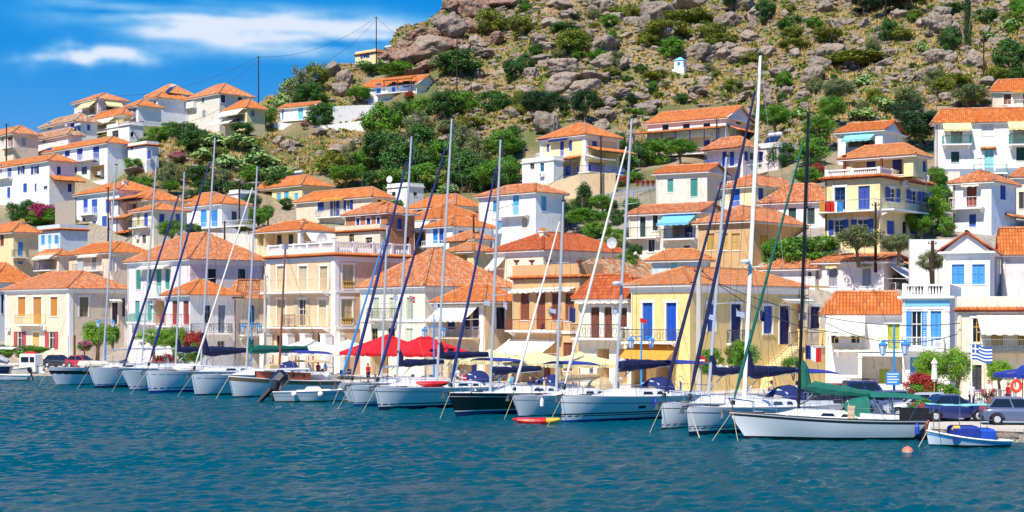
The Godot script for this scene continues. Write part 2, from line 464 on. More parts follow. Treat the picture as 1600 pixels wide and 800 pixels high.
func house(label: String, x: Array, y: Array, d: float, yaw: float, look: String, openings: String, category := "house") -> House:
	# x: left edge, near corner, right edge; y: ridge, eave and foot of the near corner, all as surveyed
	var h := House.new()
	var flags := look.split(" ")
	var c := at(x[1], y[2], d)
	h.xc = c.x; h.d = d; h.yb = c.y; h.phi = deg_to_rad(yaw)
	h.wf = maxf(h.uv(false, x[0], 0).x, 1.0)
	h.ws = h.uv(true, x[2], 0).x if x[2] > x[1] else 7.0
	h.ws = clampf(h.ws, 1.5, 16.0)
	h.hgt = EYE + (HORIZON - y[1]) * d / FOCAL - c.y
	h.node = thing("house", label, category, c, -h.phi)
	boxes.append([x[0], y[0], x[2], minf(y[2], y[1] + 60.0)])
	var wallmat := stucco(flags[1])
	var roofkind := flags[0]
	var sunk := -.05 if "upper" in flags else -4.0
	var near := d < 215.0
	var specs := []
	for o in openings.split("|", false):
		var f := o.strip_edges().split(" ", false)
		specs.append(f)
	# the walls, with the openings left open
	var wm := MB.new()
	for side in [false, true]:
		var face := Face.new()
		face.side = side
		var holes := []
		for f in specs:
			if (f[0] == "S") != side or f[1] not in ["S", "O", "G", "D", "K"]: continue
			var a := h.uv(side, float(f[2]), float(f[4]))
			var b := h.uv(side, float(f[3]), float(f[5]))
			holes.append([minf(a.x, b.x), maxf(a.x, b.x), minf(a.y, b.y), maxf(a.y, b.y), f])
		wall_face(wm, face, h.ws if side else h.wf, sunk, h.hgt, holes)
		for q in holes: opening(h, face, q, near)
	wm.quad(Vector3(-h.wf, sunk, -h.ws), Vector3(-h.wf, sunk, 0), Vector3(-h.wf, h.hgt, 0), Vector3(-h.wf, h.hgt, -h.ws))
	wm.quad(Vector3(0, sunk, -h.ws), Vector3(-h.wf, sunk, -h.ws), Vector3(-h.wf, h.hgt, -h.ws), Vector3(0, h.hgt, -h.ws))
	if roofkind in ["flat", "bal"]: wm.quad(Vector3(-h.wf, h.hgt - .02, 0), Vector3(0, h.hgt - .02, 0), Vector3(0, h.hgt - .02, -h.ws), Vector3(-h.wf, h.hgt - .02, -h.ws))
	var walls := obj("wall", wm, wallmat, h.node)
	# roof
	var dc := d + minf(h.wf, h.ws) * .5 * (sin(h.phi) + cos(h.phi))
	if roofkind == "gx": dc = d + h.ws * .5 * cos(h.phi)
	if roofkind == "gz": dc = d + h.wf * .5 * sin(h.phi)
	if roofkind in ["flat", "bal"]: dc = d
	var rise := clampf(EYE + (HORIZON - y[0]) * dc / FOCAL - c.y - h.hgt, 0.5, 4.5)
	var tone := 0
	if "t1" in flags: tone = 1
	if "t2" in flags: tone = 2
	if "t3" in flags: tone = 3
	if tone == 0: tone = [0, 4, 0, 0][hash(label) % 4]
	var over := 0.45 if d < 200 else 0.5
	if "o2" in flags: over = 0.9
	if roofkind in ["hip", "gx", "gz"]: tiled_roof(h.node, -h.wf, 0, -h.ws, 0, h.hgt, rise, over, roofkind, tone, near, walls, wallmat)
	else: flat_roof(h, roofkind, maxf(rise, 0.5), near, wallmat, flags)
	rng.seed = int(d * 13 + x[1] * 7 + y[1])
	if rng.randf() < .5:
		var am := MB.new()
		var ap := Vector3(-h.wf * rng.randf_range(.2, .7), h.hgt + (.2 if roofkind in ["flat", "bal"] else rise * .6), -h.ws * rng.randf_range(.35, .6))
		am.tube(ap, ap + Vector3(0, 2.1, 0), .025, -1, 4)
		for i in 4: am.tube(ap + Vector3(-.5 + .08 * i, 2.0 - .0 * i, -.3 + .2 * i), ap + Vector3(.5 - .08 * i, 2.0, -.3 + .2 * i), .012, -1, 3)
		am.tube(ap + Vector3(0, 2.0, -.4), ap + Vector3(0, 2.0, .4), .015, -1, 3)
		obj("aerial", am, M.steel, h.node)
	if near:
		for e in [Vector3(-h.wf + .14, 0, .08), Vector3(.08, 0, -h.ws * .97)]:
			var dm := MB.new()
			dm.tube(Vector3(e.x, -1, e.z), Vector3(e.x, h.hgt - .1, e.z), .05, -1, 6)
			obj("downpipe", dm, paint("oldwhite" if rng.randf() < .6 else "brown"), h.node)
	var trim := MB.new()
	var face_f := Face.new()
	var face_s := Face.new()
	face_s.side = true
	if "quoin" in flags:
		var w := 0.55
		for e in [0.0, h.wf - w]: face_f.box(trim, e, e + w, -1, h.hgt - .05, 0.0, .06)
		for e in [0.0, h.ws - w]: face_s.box(trim, e + (.001 if e == 0.0 else 0.0), e + w, -1, h.hgt - .05, 0.0, .06)
	if "frieze" in flags or "quoin" in flags:
		face_f.box(trim, -.1, h.wf + .1, h.hgt - .62, h.hgt - .06, 0.0, .1)
		face_s.box(trim, .002, h.ws + .1, h.hgt - .62, h.hgt - .06, 0.0, .1)
	if trim.v.size(): obj("trim", trim, paint("white"), h.node)
	for f in specs:
		var face := face_s if f[0] == "S" else face_f
		var nums := []
		for i in range(2, f.size()):
			if f[i].is_valid_float(): nums.append(float(f[i]))
		var words := []
		for i in range(2, f.size()):
			if not f[i].is_valid_float(): words.append(f[i])
		match f[1]:
			"B": balcony(h, face, nums, words)
			"A": awning(h, face, nums, words)
			"C": air_unit(h, face, nums)
			"T": belt(h, face, nums, words)
			"R": porch_roof(h, face, nums, words, tone, near)
			"X": pillar(h, face, nums, words)
			"V": stair(h, face, nums, wallmat)
			"Y": chimney(h, nums, wallmat)
			"Z": solar_heater(h, nums)
	return h

func wall_face(m: MB, face: Face, w: float, v0: float, v1: float, holes: Array) -> void:
	var us := [0.0, w]
	var vs := [v0, v1]
	for q in holes:
		for e in [q[0], q[1]]: us.append(clampf(e, 0.02, w - 0.02))
		for e in [q[2], q[3]]: vs.append(clampf(e, v0, v1 - 0.02))
	us.sort(); vs.sort()
	for i in us.size() - 1:
		if us[i + 1] - us[i] < 1e-4: continue
		var run := -1
		for j in vs.size() - 1:
			var solid := true
			for q in holes:
				var mu: float = (us[i] + us[i + 1]) / 2
				var mv: float = (vs[j] + vs[j + 1]) / 2
				if mu > q[0] and mu < q[1] and mv > q[2] and mv < q[3]: solid = false
			if vs[j + 1] - vs[j] < 1e-4: continue
			if solid and run < 0: run = j
			if not solid and run >= 0:
				face.quad(m, us[i], us[i + 1], vs[run], vs[j], 0)
				run = -1
		if run >= 0: face.quad(m, us[i], us[i + 1], vs[run], vs[-1], 0)
	for q in holes:
		var dp := 0.24
		m.quad(face.p(q[0], q[2], 0), face.p(q[1], q[2], 0), face.p(q[1], q[2], -dp), face.p(q[0], q[2], -dp))
		m.quad(face.p(q[0], q[3], 0), face.p(q[0], q[3], -dp), face.p(q[1], q[3], -dp), face.p(q[1], q[3], 0))
		m.quad(face.p(q[0], q[2], 0), face.p(q[0], q[2], -dp), face.p(q[0], q[3], -dp), face.p(q[0], q[3], 0))
		m.quad(face.p(q[1], q[2], 0), face.p(q[1], q[3], 0), face.p(q[1], q[3], -dp), face.p(q[1], q[2], -dp))

func leaf_panel(m: MB, face: Face, u0: float, u1: float, v0: float, v1: float, o: float, detail: bool) -> void:
	if not detail:
		face.box(m, u0, u1, v0, v1, o, o + .05)
		return
	var s := minf(0.09, (u1 - u0) * .2)
	face.box(m, u0, u0 + s, v0, v1, o, o + .05)
	face.box(m, u1 - s, u1, v0, v1, o, o + .05)
	for v in [v0, (v0 + v1) / 2 - s / 2, v1 - s]: face.box(m, u0 + s, u1 - s, v, v + s, o, o + .047)
	var k := int((v1 - v0) / .14)
	for i in k:
		var v := lerpf(v0 + .05, v1 - .05, (i + .5) / k)
		m.quad(face.p(u1 - s, v - .055, o + .035), face.p(u0 + s, v - .055, o + .035), face.p(u0 + s, v + .06, o + .008), face.p(u1 - s, v + .06, o + .008))

func opening(h: House, face: Face, q: Array, near: bool) -> void:
	var f: PackedStringArray = q[4]
	var colour := f[6] if f.size() > 6 else "blue"
	var u0: float = q[0]
	var u1: float = q[1]
	var v0: float = q[2]
	var v1: float = q[3]
	var mid := (u0 + u1) / 2
	var door: bool = (v1 - v0) > 1.75 * (u1 - u0) and (v1 - v0) > 1.9
	if f[1] == "D": door = true
	var trimmed := f.size() > 7
	var frame := MB.new()
	if trimmed:
		var t := 0.17
		face.box(frame, u0 - t, u0, v0, v1, 0.0, .04)
		face.box(frame, u1, u1 + t, v0, v1, 0.0, .04)
		face.box(frame, u0 - t - .05, u1 + t + .05, v1, v1 + t * 1.25, 0.0, .07)
		if not door: face.box(frame, u0 - t - .05, u1 + t + .05, v0 - .12, v0, 0.0, .08)
	else:
		face.box(frame, u0 - .06, u1 + .06, v0 - .08, v0, 0.0, .05)
	var w := obj("door" if door else "window", frame, paint(f[7] if trimmed else "white"), h.node)
	var b := MB.new()
	face.quad(b, u0, u1, v0, v1, -.2)
	match f[1]:
		"S", "D":
			var fade := faded(colour, hash(Vector2(u0, v0)) % 4)
			obj("backing", b, fade, w)
			for e in [[u0, mid - .012], [mid + .012, u1]]:
				var s := MB.new()
				leaf_panel(s, face, e[0], e[1], v0 + .01, v1, -.16 if near else -.14, near)
				obj("door_leaf" if door else "shutter", s, fade, w)
		"O", "G":
			obj("pane", b, M.pane, w)
			var bars := MB.new()
			var t := .055
			for e in [u0, mid - t / 2, u1 - t]: face.box(bars, e, e + t, v0, v1, -.19, -.13)
			for e in [v0, lerpf(v0, v1, .62), v1 - t]: face.box(bars, u0 + t, u1 - t, e, e + t, -.187, -.135)
			obj("frame", bars, paint(colour if f[1] == "G" else "white"), w)
			if f[1] == "O":
				var lw := (u1 - u0) * .5
				for e in [[u0 - lw, u0 - .01], [u1 + .01, u1 + lw]]:
					var s := MB.new()
					leaf_panel(s, face, e[0], e[1], v0, v1, .045, near)
					obj("shutter", s, paint(colour), w)
		"K":
			var deep := MB.new()
			var dp := -1.6
			face.quad(deep, u0, u1, v0, v1, dp)
			deep.quad(face.p(u0, v0, -.24), face.p(u1, v0, -.24), face.p(u1, v0, dp), face.p(u0, v0, dp))
			deep.quad(face.p(u0, v1, -.24), face.p(u0, v1, dp), face.p(u1, v1, dp), face.p(u1, v1, -.24))
			deep.quad(face.p(u0, v0, -.24), face.p(u0, v0, dp), face.p(u0, v1, dp), face.p(u0, v1, -.24))
			deep.quad(face.p(u1, v0, -.24), face.p(u1, v1, -.24), face.p(u1, v1, dp), face.p(u1, v0, dp))
			obj("recess", deep, stucco("sand"), w)
			var k := int((u1 - u0) / 2.2)
			for i in k:
				var g := MB.new()
				var e := lerpf(u0, u1, (i + .5) / k)
				face.box(g, e - .45, e + .45, v0, v0 + minf(2.1, (v1 - v0) * .85), dp, dp + .08)
				obj("inner_door", g, paint(colour), w)

func tile_slope(m: MB, a: Vector3, b: Vector3, c: Vector3, e: Vector3, pitch: float, courses: bool) -> void:
	# a-b is the eave (left to right seen from outside), e above a and c above b; rows of half-round tiles run up the slope
	var w := a.distance_to(b)
	var du := (b - a) / w
	var top_l := (e - a).dot(du)
	var top_r := w - (c - a).dot(du)
	var foot := a + du * top_l
	var vmax := foot.distance_to(e)
	if vmax < .05: return
	var dv := (e - foot) / vmax
	var nn := du.cross(dv)
	m.quad(a, b, c, e)
	for i in 4: m.uv.append(Vector2(.5, .5))
	var count := maxi(2, int(w / pitch))
	var p := w / count
	var lift := p * .34
	for i in count:
		var u := (i + .5) * p
		var lim := vmax
		if top_l > .01 and u < top_l: lim = minf(lim, vmax * u / top_l)
		if top_r > .01 and w - u < top_r: lim = minf(lim, vmax * (w - u) / top_r)
		if lim < .08: continue
		var k := maxi(1, int(lim / (.34 if courses else .6)))
		for j in k:
			var v0 := lim * j / k
			var v1 := lim * (j + 1) / k
			var up := .035 if courses else 0.0
			var q := []
			for s in [[v0 - (.06 if j == 0 else .0), lift + up], [v1, lift]]:
				var o: Vector3 = a + du * u + dv * s[0]
				q.append([o - du * p * .5 + nn * .004, o - du * p * .24 + nn * s[1], o + du * p * .24 + nn * s[1], o + du * p * .5 + nn * .004])
			for t in 3: m.quad(q[0][t], q[0][t + 1], q[1][t + 1], q[1][t])
			m.quad(q[0][0], q[0][3], q[0][2], q[0][1])
			var hs := hash(Vector3i(i, j, int(w * 100)))
			var cell := Vector2(hs % 32 + .5, (hs / 37) % 32 + .5) / 32.0
			for t in 16: m.uv.append(cell)

func tiled_roof(parent: Node3D, x0: float, x1: float, z0: float, z1: float, y: float, rise: float, over: float, kind: String, tone: int, near: bool, walls: Node3D, wallmat: Material) -> void:
	var w := x1 - x0
	var l := z1 - z0
	var along_x := w >= l if kind == "hip" else kind == "gx"
	var run := (l if along_x else w) / 2
	var drop := over * rise / run
	var yo := y - drop * .35 + .06
	var A := Vector3(x0 - over, yo, z1 + over)
	var B := Vector3(x1 + over, yo, z1 + over)
	var C := Vector3(x1 + over, yo, z0 - over)
	var E := Vector3(x0 - over, yo, z0 - over)
	var yr := y + rise
	var r0: Vector3
	var r1: Vector3
	var inset := run if kind == "hip" else -over * .6
	if along_x:
		r0 = Vector3(x0 + inset, yr, (z0 + z1) / 2); r1 = Vector3(x1 - inset, yr, (z0 + z1) / 2)
	else:
		r0 = Vector3((x0 + x1) / 2, yr, z1 - inset); r1 = Vector3((x0 + x1) / 2, yr, z0 + inset)
	var base := MB.new()   # the timber and plaster underside with its fascia
	var t := Vector3(0, .16, 0)
	base.quad(A - t, E - t, C - t, B - t)
	for e in [[A, B], [B, C], [C, E], [E, A]]: base.quad(e[0] - t, e[1] - t, e[1], e[0])
	var roof := obj("roof", base, paint("white"), parent)
	var m := MB.new()
	var pitch := .25 if near else .4
	var caps := []
	if along_x:
		tile_slope(m, A, B, r1, r0, pitch, near)
		tile_slope(m, C, E, r0, r1, pitch, near)
		if kind == "hip":
			tile_slope(m, B, C, r1, r1, pitch, near)
			tile_slope(m, E, A, r0, r0, pitch, near)
			caps = [[A, r0], [B, r1], [C, r1], [E, r0], [r0, r1]]
	else:
		tile_slope(m, B, C, r1, r0, pitch, near)
		tile_slope(m, E, A, r0, r1, pitch, near)
		if kind == "hip":
			tile_slope(m, A, B, r0, r0, pitch, near)
			tile_slope(m, C, E, r1, r1, pitch, near)
			caps = [[A, r0], [B, r0], [C, r1], [E, r1], [r0, r1]]
	if kind != "hip":
		caps = [[r0, r1]]
		var g := MB.new()
		if along_x:
			for xx in [x0, x1]:
				var s := 1.0 if xx == x1 else -1.0
				var tri := [Vector3(xx, y - .01, z1), Vector3(xx, y - .01, z0), Vector3(xx, yr - .05, (z0 + z1) / 2)]
				g = MB.new()
				g.tri(tri[0], tri[1 if s > 0 else 2], tri[2 if s > 0 else 1])
				obj("gable", g, wallmat, parent)
		else:
			for zz in [z1, z0]:
				var s := 1.0 if zz == z1 else -1.0
				var tri := [Vector3(x0, y - .01, zz), Vector3(x1, y - .01, zz), Vector3((x0 + x1) / 2, yr - .05, zz)]
				g = MB.new()
				g.tri(tri[0], tri[1 if s > 0 else 2], tri[2 if s > 0 else 1])
				obj("gable", g, wallmat, parent)
		# verge boards
		for e in ([[A, r0], [E, r0], [B, r1], [C, r1]] if along_x else [[A, r0], [B, r0], [E, r1], [C, r1]]):
			var vb := MB.new()
			vb.tube(e[0], e[1] - Vector3(0, .05, 0), .09, .09, 4)
			obj("verge_board", vb, paint("white" if not near else "redbrown"), roof)
	obj("roof_tiles", m, M["roof_tiles_%d" % tone], roof, "stuff")
	var cm := MB.new()
	for e in caps:
		if e[0].distance_to(e[1]) > .2:
			var len0: float = e[0].distance_to(e[1])
			var k := maxi(1, int(len0 / .45)) if near else 1
			for i in k:
				var p0: Vector3 = e[0].lerp(e[1], float(i) / k) + Vector3(0, .05, 0)
				var p1: Vector3 = e[0].lerp(e[1], float(i + 1) / k) + Vector3(0, .05, 0)
				var before := cm.v.size()
				cm.tube(p0, p1, .17 if near else .2, .13 if near else .2, 6, false)
				var cell := Vector2((i * 5) % 32 + .5, (i * 9 + 3) % 32 + .5) / 32.0
				for q in cm.v.size() - before: cm.uv.append(cell)
	if cm.v.size(): obj("ridge_tiles", cm, M["roof_tiles_%d" % (1 if tone == 0 else tone)], roof, "stuff")

func flat_roof(h: House, kind: String, rise: float, near: bool, wallmat: Material, flags: PackedStringArray) -> void:
	var ff := Face.new()
	var fs := Face.new()
	fs.side = true
	var rim := MB.new()
	var y := h.hgt
	var out := .35 if "o2" in flags else .18
	rim.box(Vector3(-h.wf - out, y - .14, -h.ws - out), Vector3(out, y + .02, out))
	var tiles := "edge" in flags
	var cornice := obj("cornice", rim, paint("white" if not tiles else "redbrown"), h.node)
	if tiles:
		var m := MB.new()
		var x0 := -h.wf - out - .15
		var e := out + .15
		tile_slope(m, Vector3(x0, y, e), Vector3(e, y, e), Vector3(e - .5, y + .2, e - .5), Vector3(x0 + .5, y + .2, e - .5), .3, true)
		tile_slope(m, Vector3(e, y, e), Vector3(e, y, -h.ws - e), Vector3(e - .5, y + .2, -h.ws - e + .5), Vector3(e - .5, y + .2, e - .5), .3, true)
		obj("edge_tiles", m, M.roof_tiles_0, cornice, "stuff")
	y += .2 if tiles else .02
	if kind == "bal":
		var b := MB.new()
		for f in [[ff, h.wf], [fs, h.ws]]:
			var face: Face = f[0]
			var w: float = f[1]
			face.box(b, .25, w, y, y + .14, -.28, -.02)
			face.box(b, .25, w, y + rise - .14, y + rise, -.3, 0)
			var n := maxi(2, int(w / 2.4))
			for i in n + 1:
				var u := clampf(w * i / n, .15, w - .15)
				if f[0] == fs and i == 0: continue
				var p := MB.new()
				face.box(p, u - .16, u + .16, y - .02, y + rise + .06, -.32, .02)
				obj("balustrade_pier", p, paint("white"), h.node)
			var k := int(w / .22)
			for i in k:
				var u := (i + .5) * .22
				b.lathe([Vector2(.05, 0), Vector2(.085, .25 * (rise - .28)), Vector2(.04, .7 * (rise - .28)), Vector2(.06, rise - .28)], face.p(u, y + .14, -.15), 5)
		obj("balustrade", b, paint("white"), h.node, "")
	else:
		var p := MB.new()
		for f in [[ff, h.wf], [fs, h.ws]]: f[0].box(p, 0 if f[0] == ff else .22, f[1], y - .02, y + rise, -.2, .02 if f[0] == ff else .018)
		p.box(Vector3(-h.wf, y - .02, -h.ws), Vector3(-h.wf + .2, y + rise, -.21))
		p.box(Vector3(-h.wf + .21, y - .02, -h.ws), Vector3(-.21, y + rise, -h.ws + .2))
		obj("parapet", p, wallmat, h.node)

func rail(m: MB, a: Vector3, b: Vector3, hh: float, style: String) -> void:
	var w := a.distance_to(b)
	var u := (b - a) / w
	var up := Vector3(0, hh, 0)
	m.tube(a + up, b + up, .03, .03, 4)
	m.tube(a + Vector3(0, .1, 0), b + Vector3(0, .1, 0), .02, .02, 4)
	var k := maxi(2, int(w / (.14 if style != "thin" else .4)))
	for i in k + 1:
		var p := a + u * (w * i / k)
		m.tube(p + Vector3(0, .1 if i % 8 else 0.0, 0), p + up, .012 if i % 8 else .025, -1, 4, false)
	if style == "ornate":
		for i in int(w / .55):
			var p := a + u * (.27 + .55 * i) + Vector3(0, hh * .5, 0)
			var ring := []
			var rad := []
			for q in 9:
				ring.append(p + u * cos(TAU * q / 8) * .17 + Vector3(0, sin(TAU * q / 8) * hh * .28, 0))
				rad.append(.02)
			m.path(ring, rad, 4, false)

func balcony(h: House, face: Face, nums: Array, words: Array) -> void:
	var a := h.uv(face.side, nums[0], nums[2])
	var b := h.uv(face.side, nums[1], nums[3])
	var u0 := minf(a.x, b.x)
	var u1 := maxf(a.x, b.x)
	var mid: float = (nums[0] + nums[1]) / 2.0
	var v0 := h.uv(face.side, mid, nums[3]).y
	var hh := clampf(h.uv(face.side, mid, nums[2]).y - v0, .6, 1.3)
	var dp: float = nums[4] if nums.size() > 4 else 1.0
	var style: String = words[0] if words.size() else "iron"
	var m := MB.new()
	face.box(m, u0, u1, v0 - .16, v0, .001, dp)
	if dp > .6:
		for e in [u0 + .15, u1 - .35]:
			var q := [face.p(e, v0 - .6, .0), face.p(e + .2, v0 - .6, .0), face.p(e + .2, v0 - .16, dp * .8), face.p(e, v0 - .16, dp * .8), face.p(e, v0 - .16, 0), face.p(e + .2, v0 - .16, 0)]
			m.quad(q[0], q[1], q[2], q[3]); m.tri(q[0], q[3], q[4]); m.tri(q[1], q[5], q[2])
	var slab := obj("balcony", m, paint("white") if words.size() < 3 else stucco(words[2]), h.node)
	var colour: String = words[1] if words.size() > 1 else "iron"
	var r := MB.new()
	if style == "solid":
		face.box(r, u0, u1, v0, v0 + hh, dp - .14, dp - .001)
		face.box(r, u0, u0 + .14, v0, v0 + hh, .002, dp - .141)
		face.box(r, u1 - .14, u1, v0, v0 + hh, .002, dp - .141)
		obj("parapet", r, stucco(colour), slab)
	elif style == "baluster":
		face.box(r, u0, u1, v0 + hh - .12, v0 + hh, dp - .2, dp)
		for k in int((u1 - u0) / .22):
			r.lathe([Vector2(.05, 0), Vector2(.085, .25 * hh), Vector2(.04, .6 * hh), Vector2(.06, hh - .12)], face.p(u0 + .11 + k * .22, v0, dp - .1), 5)
		obj("balustrade", r, paint(colour), slab)
	else:
		var c := [face.p(u0 + .03, v0, .02), face.p(u0 + .03, v0, dp - .04), face.p(u1 - .03, v0, dp - .04), face.p(u1 - .03, v0, .02)]
		for i in 3:
			if c[i].distance_to(c[i + 1]) > .15: rail(r, c[i], c[i + 1], hh, style)
		obj("railing", r, paint(colour), slab)

func awning(h: House, face: Face, nums: Array, words: Array) -> void:
	var a := h.uv(face.side, nums[0], nums[2])
	var b := h.uv(face.side, nums[1], nums[2])
	var u0 := minf(a.x, b.x)
	var u1 := maxf(a.x, b.x)
	var dp: float = nums[4] if nums.size() > 4 else 1.6
	var top := h.uv(face.side, (nums[0] + nums[1]) / 2, nums[2]).y
	var low := h.uv(face.side, (nums[0] + nums[1]) / 2, nums[3]).y
	low = minf(low, top - .12)
	var m := MB.new()
	var rows := []
	var n := maxi(4, int((u1 - u0) * 3))
	for s in [0.0, .03]:
		var r0 := []
		for j in 5:
			var row := []
			for i in n + 1:
				var u := lerpf(u1, u0, float(i) / n) if not face.side else lerpf(u0, u1, float(i) / n)
				var sag := sin(PI * j / 4.0) * .05 + (.02 if i % 3 == 1 else 0.0) * j / 4.0
				row.append(face.p(u, lerpf(low, top, j / 4.0) - sag - s, lerpf(dp, .02, j / 4.0)))
			r0.append(row)
		rows.append(r0)
	m.grid(rows[0])
	rows[1].reverse()
	m.grid(rows[1])
	var aw := obj("awning", m, cloth(words[0] if words.size() else "canvas"), h.node)
	var v := MB.new()
	var k := maxi(2, int((u1 - u0) / .35))
	for i in k:
		var s0 := lerpf(u0, u1, float(i) / k)
		var s1 := lerpf(u0, u1, float(i + 1) / k)
		face.box(v, s0, s1 - .004, low - .2 - .06 * (i % 2), low - .03, dp - .012, dp + .012)
	obj("valance", v, cloth(words[0] if words.size() else "canvas"), aw)
	var arm := MB.new()
	for u in [u0 + .04, u1 - .04]: arm.tube(face.p(u, low - .04, dp - .03), face.p(u, lerpf(low, top, .25) - .35, .02), .02, .02, 4)
	obj("awning_arm", arm, paint("white"), aw)

func air_unit(h: House, face: Face, nums: Array) -> void:
	var p := h.uv(face.side, nums[0], nums[1])
	var m := MB.new()
	var w := .42
	face.box(m, p.x - w, p.x + w, p.y - .3, p.y + .3, .1, .42)
	var unit := obj("air_conditioner", m, paint("whiteblue"), h.node)
	var g := MB.new()
	for i in 12:
		var a0 := TAU * i / 12
		var a1 := TAU * (i + 1) / 12
		g.tri(face.p(p.x + .08, p.y, .43), face.p(p.x + .08 + (cos(a0) * .22) * (1.0 if face.side else -1.0), p.y + sin(a0) * .22, .43), face.p(p.x + .08 + (cos(a1) * .22) * (1.0 if face.side else -1.0), p.y + sin(a1) * .22, .43))
	obj("fan_grille", g, paint("grey"), unit)

func belt(h: House, face: Face, nums: Array, words: Array) -> void:   # a moulded band along the wall
	var a := h.uv(face.side, nums[0], nums[2])
	var b := h.uv(face.side, nums[1], nums[3])
	var m := MB.new()
	var mid: float = (nums[0] + nums[1]) / 2.0
	face.box(m, minf(a.x, b.x), maxf(a.x, b.x), h.uv(face.side, mid, nums[3]).y, h.uv(face.side, mid, nums[2]).y, .001, nums[4] if nums.size() > 4 else .08)
	obj("moulding", m, paint(words[0]) if words.size() else paint("white"), h.node)

func pillar(h: House, face: Face, nums: Array, words: Array) -> void:   # a pillar standing nums[4] metres before the wall
	var a := h.uv(face.side, nums[0], nums[2])
	var b := h.uv(face.side, nums[1], nums[3])
	var o: float = nums[4] if nums.size() > 4 else .3
	var m := MB.new()
	var u0 := minf(a.x, b.x)
	var u1 := maxf(a.x, b.x)
	face.box(m, u0, u1, b.y, a.y - .12, o - (u1 - u0), o)
	face.box(m, u0 - .06, u1 + .06, a.y - .12, a.y, o - (u1 - u0) - .06, o + .06)
	obj("pillar", m, paint(words[0]) if words.size() else paint("white"), h.node)

func porch_roof(h: House, face: Face, nums: Array, words: Array, tone: int, near: bool) -> void:
	var a := h.uv(face.side, nums[0], nums[2])
	var b := h.uv(face.side, nums[1], nums[2])
	var u0 := minf(a.x, b.x)
	var u1 := maxf(a.x, b.x)
	var dp: float = nums[4]
	var low := h.uv(face.side, (nums[0] + nums[1]) / 2, nums[3]).y
	a.y = h.uv(face.side, (nums[0] + nums[1]) / 2, nums[2]).y
	low = minf(low, a.y - .2)
	var m := MB.new()
	var uu := [u1, u0] if not face.side else [u0, u1]
	tile_slope(m, face.p(uu[0], low, dp), face.p(uu[1], low, dp), face.p(uu[1], a.y, .02), face.p(uu[0], a.y, .02), .3 if near else .42, near)
	var base := MB.new()
	base.quad(face.p(uu[0], low - .12, dp - .02), face.p(uu[0], a.y - .12, .02), face.p(uu[1], a.y - .12, .02), face.p(uu[1], low - .12, dp - .02))
	base.quad(face.p(uu[0], low - .12, dp - .02), face.p(uu[1], low - .12, dp - .02), face.p(uu[1], low, dp - .02), face.p(uu[0], low, dp - .02))
	for k in 2: base.tri(face.p(uu[k], low - .12, dp - .02), face.p(uu[k], a.y - .12, .02), face.p(uu[k], a.y, .02))
	var r := obj("porch_roof", base, paint("darkwood"), h.node)
	obj("roof_tiles", m, M["roof_tiles_%d" % tone], r, "stuff")
	if words.size():
		var n := maxi(2, int((u1 - u0) / 2.4))
		for i in n + 1:
			var p := MB.new()
			var u := lerpf(u0 + .12, u1 - .12, float(i) / n)
			face.box(p, u - .07, u + .07, low - (nums[5] if nums.size() > 5 else 2.4), low - .1, dp - .3, dp - .16)
			obj("post", p, paint(words[0]), h.node)

func chimney(h: House, nums: Array, wallmat: Material) -> void:   # u, back, height above the eave
	var m := MB.new()
	var p := Vector3(-nums[0], h.hgt, -nums[1])
	m.box(p + Vector3(-.3, -.3, -.3), p + Vector3(.3, nums[2], .3))
	m.box(p + Vector3(-.38, nums[2], -.38), p + Vector3(.38, nums[2] + .12, .38))
	var o := obj("chimney", m, wallmat, h.node)
	var t := MB.new()
	t.hexa([p + Vector3(-.3, nums[2] + .2, -.3), p + Vector3(.3, nums[2] + .2, -.3), p + Vector3(.3, nums[2] + .2, .3), p + Vector3(-.3, nums[2] + .2, .3), p + Vector3(-.04, nums[2] + .5, -.3), p + Vector3(.04, nums[2] + .5, -.3), p + Vector3(.04, nums[2] + .5, .3), p + Vector3(-.04, nums[2] + .5, .3)])
	obj("chimney_cap", t, paint("orange"), o)

func solar_heater(h: House, nums: Array) -> void:   # u, back, height above the eave
	var p := Vector3(-nums[0], h.hgt + nums[2], -nums[1])
	var s := MB.new()
	for e in [-1.0, 1.0]:
		s.tube(p + Vector3(e * .9, -.6, .9), p + Vector3(e * .9, 1.2, -.7), .03, .03, 4)
		s.tube(p + Vector3(e * .9, -.6, -.7), p + Vector3(e * .9, 1.2, -.7), .03, .03, 4)
	var root := obj("solar_heater", s, M.steel, h.node)
	for e in [-1.0, 1.0]:
		var q := MB.new()
		q.hexa([p + Vector3(e * .52 - .5, -.35, .98), p + Vector3(e * .52 + .5, -.35, .98), p + Vector3(e * .52 + .5, -.3, 1.05), p + Vector3(e * .52 - .5, -.3, 1.05), p + Vector3(e * .52 - .5, 1.0, -.55), p + Vector3(e * .52 + .5, 1.0, -.55), p + Vector3(e * .52 + .5, 1.07, -.5), p + Vector3(e * .52 - .5, 1.07, -.5)])
		obj("solar_panel", q, plain("solar_glass", Color("1d3050"), .1), root)
	var tank := MB.new()
	tank.path([p + Vector3(-1.02, 1.35, -.75), p + Vector3(-.95, 1.35, -.75), p + Vector3(.95, 1.35, -.75), p + Vector3(1.02, 1.35, -.75)], [.16, .27, .27, .16], 10)
	obj("tank", tank, M.painted_alloy, root)

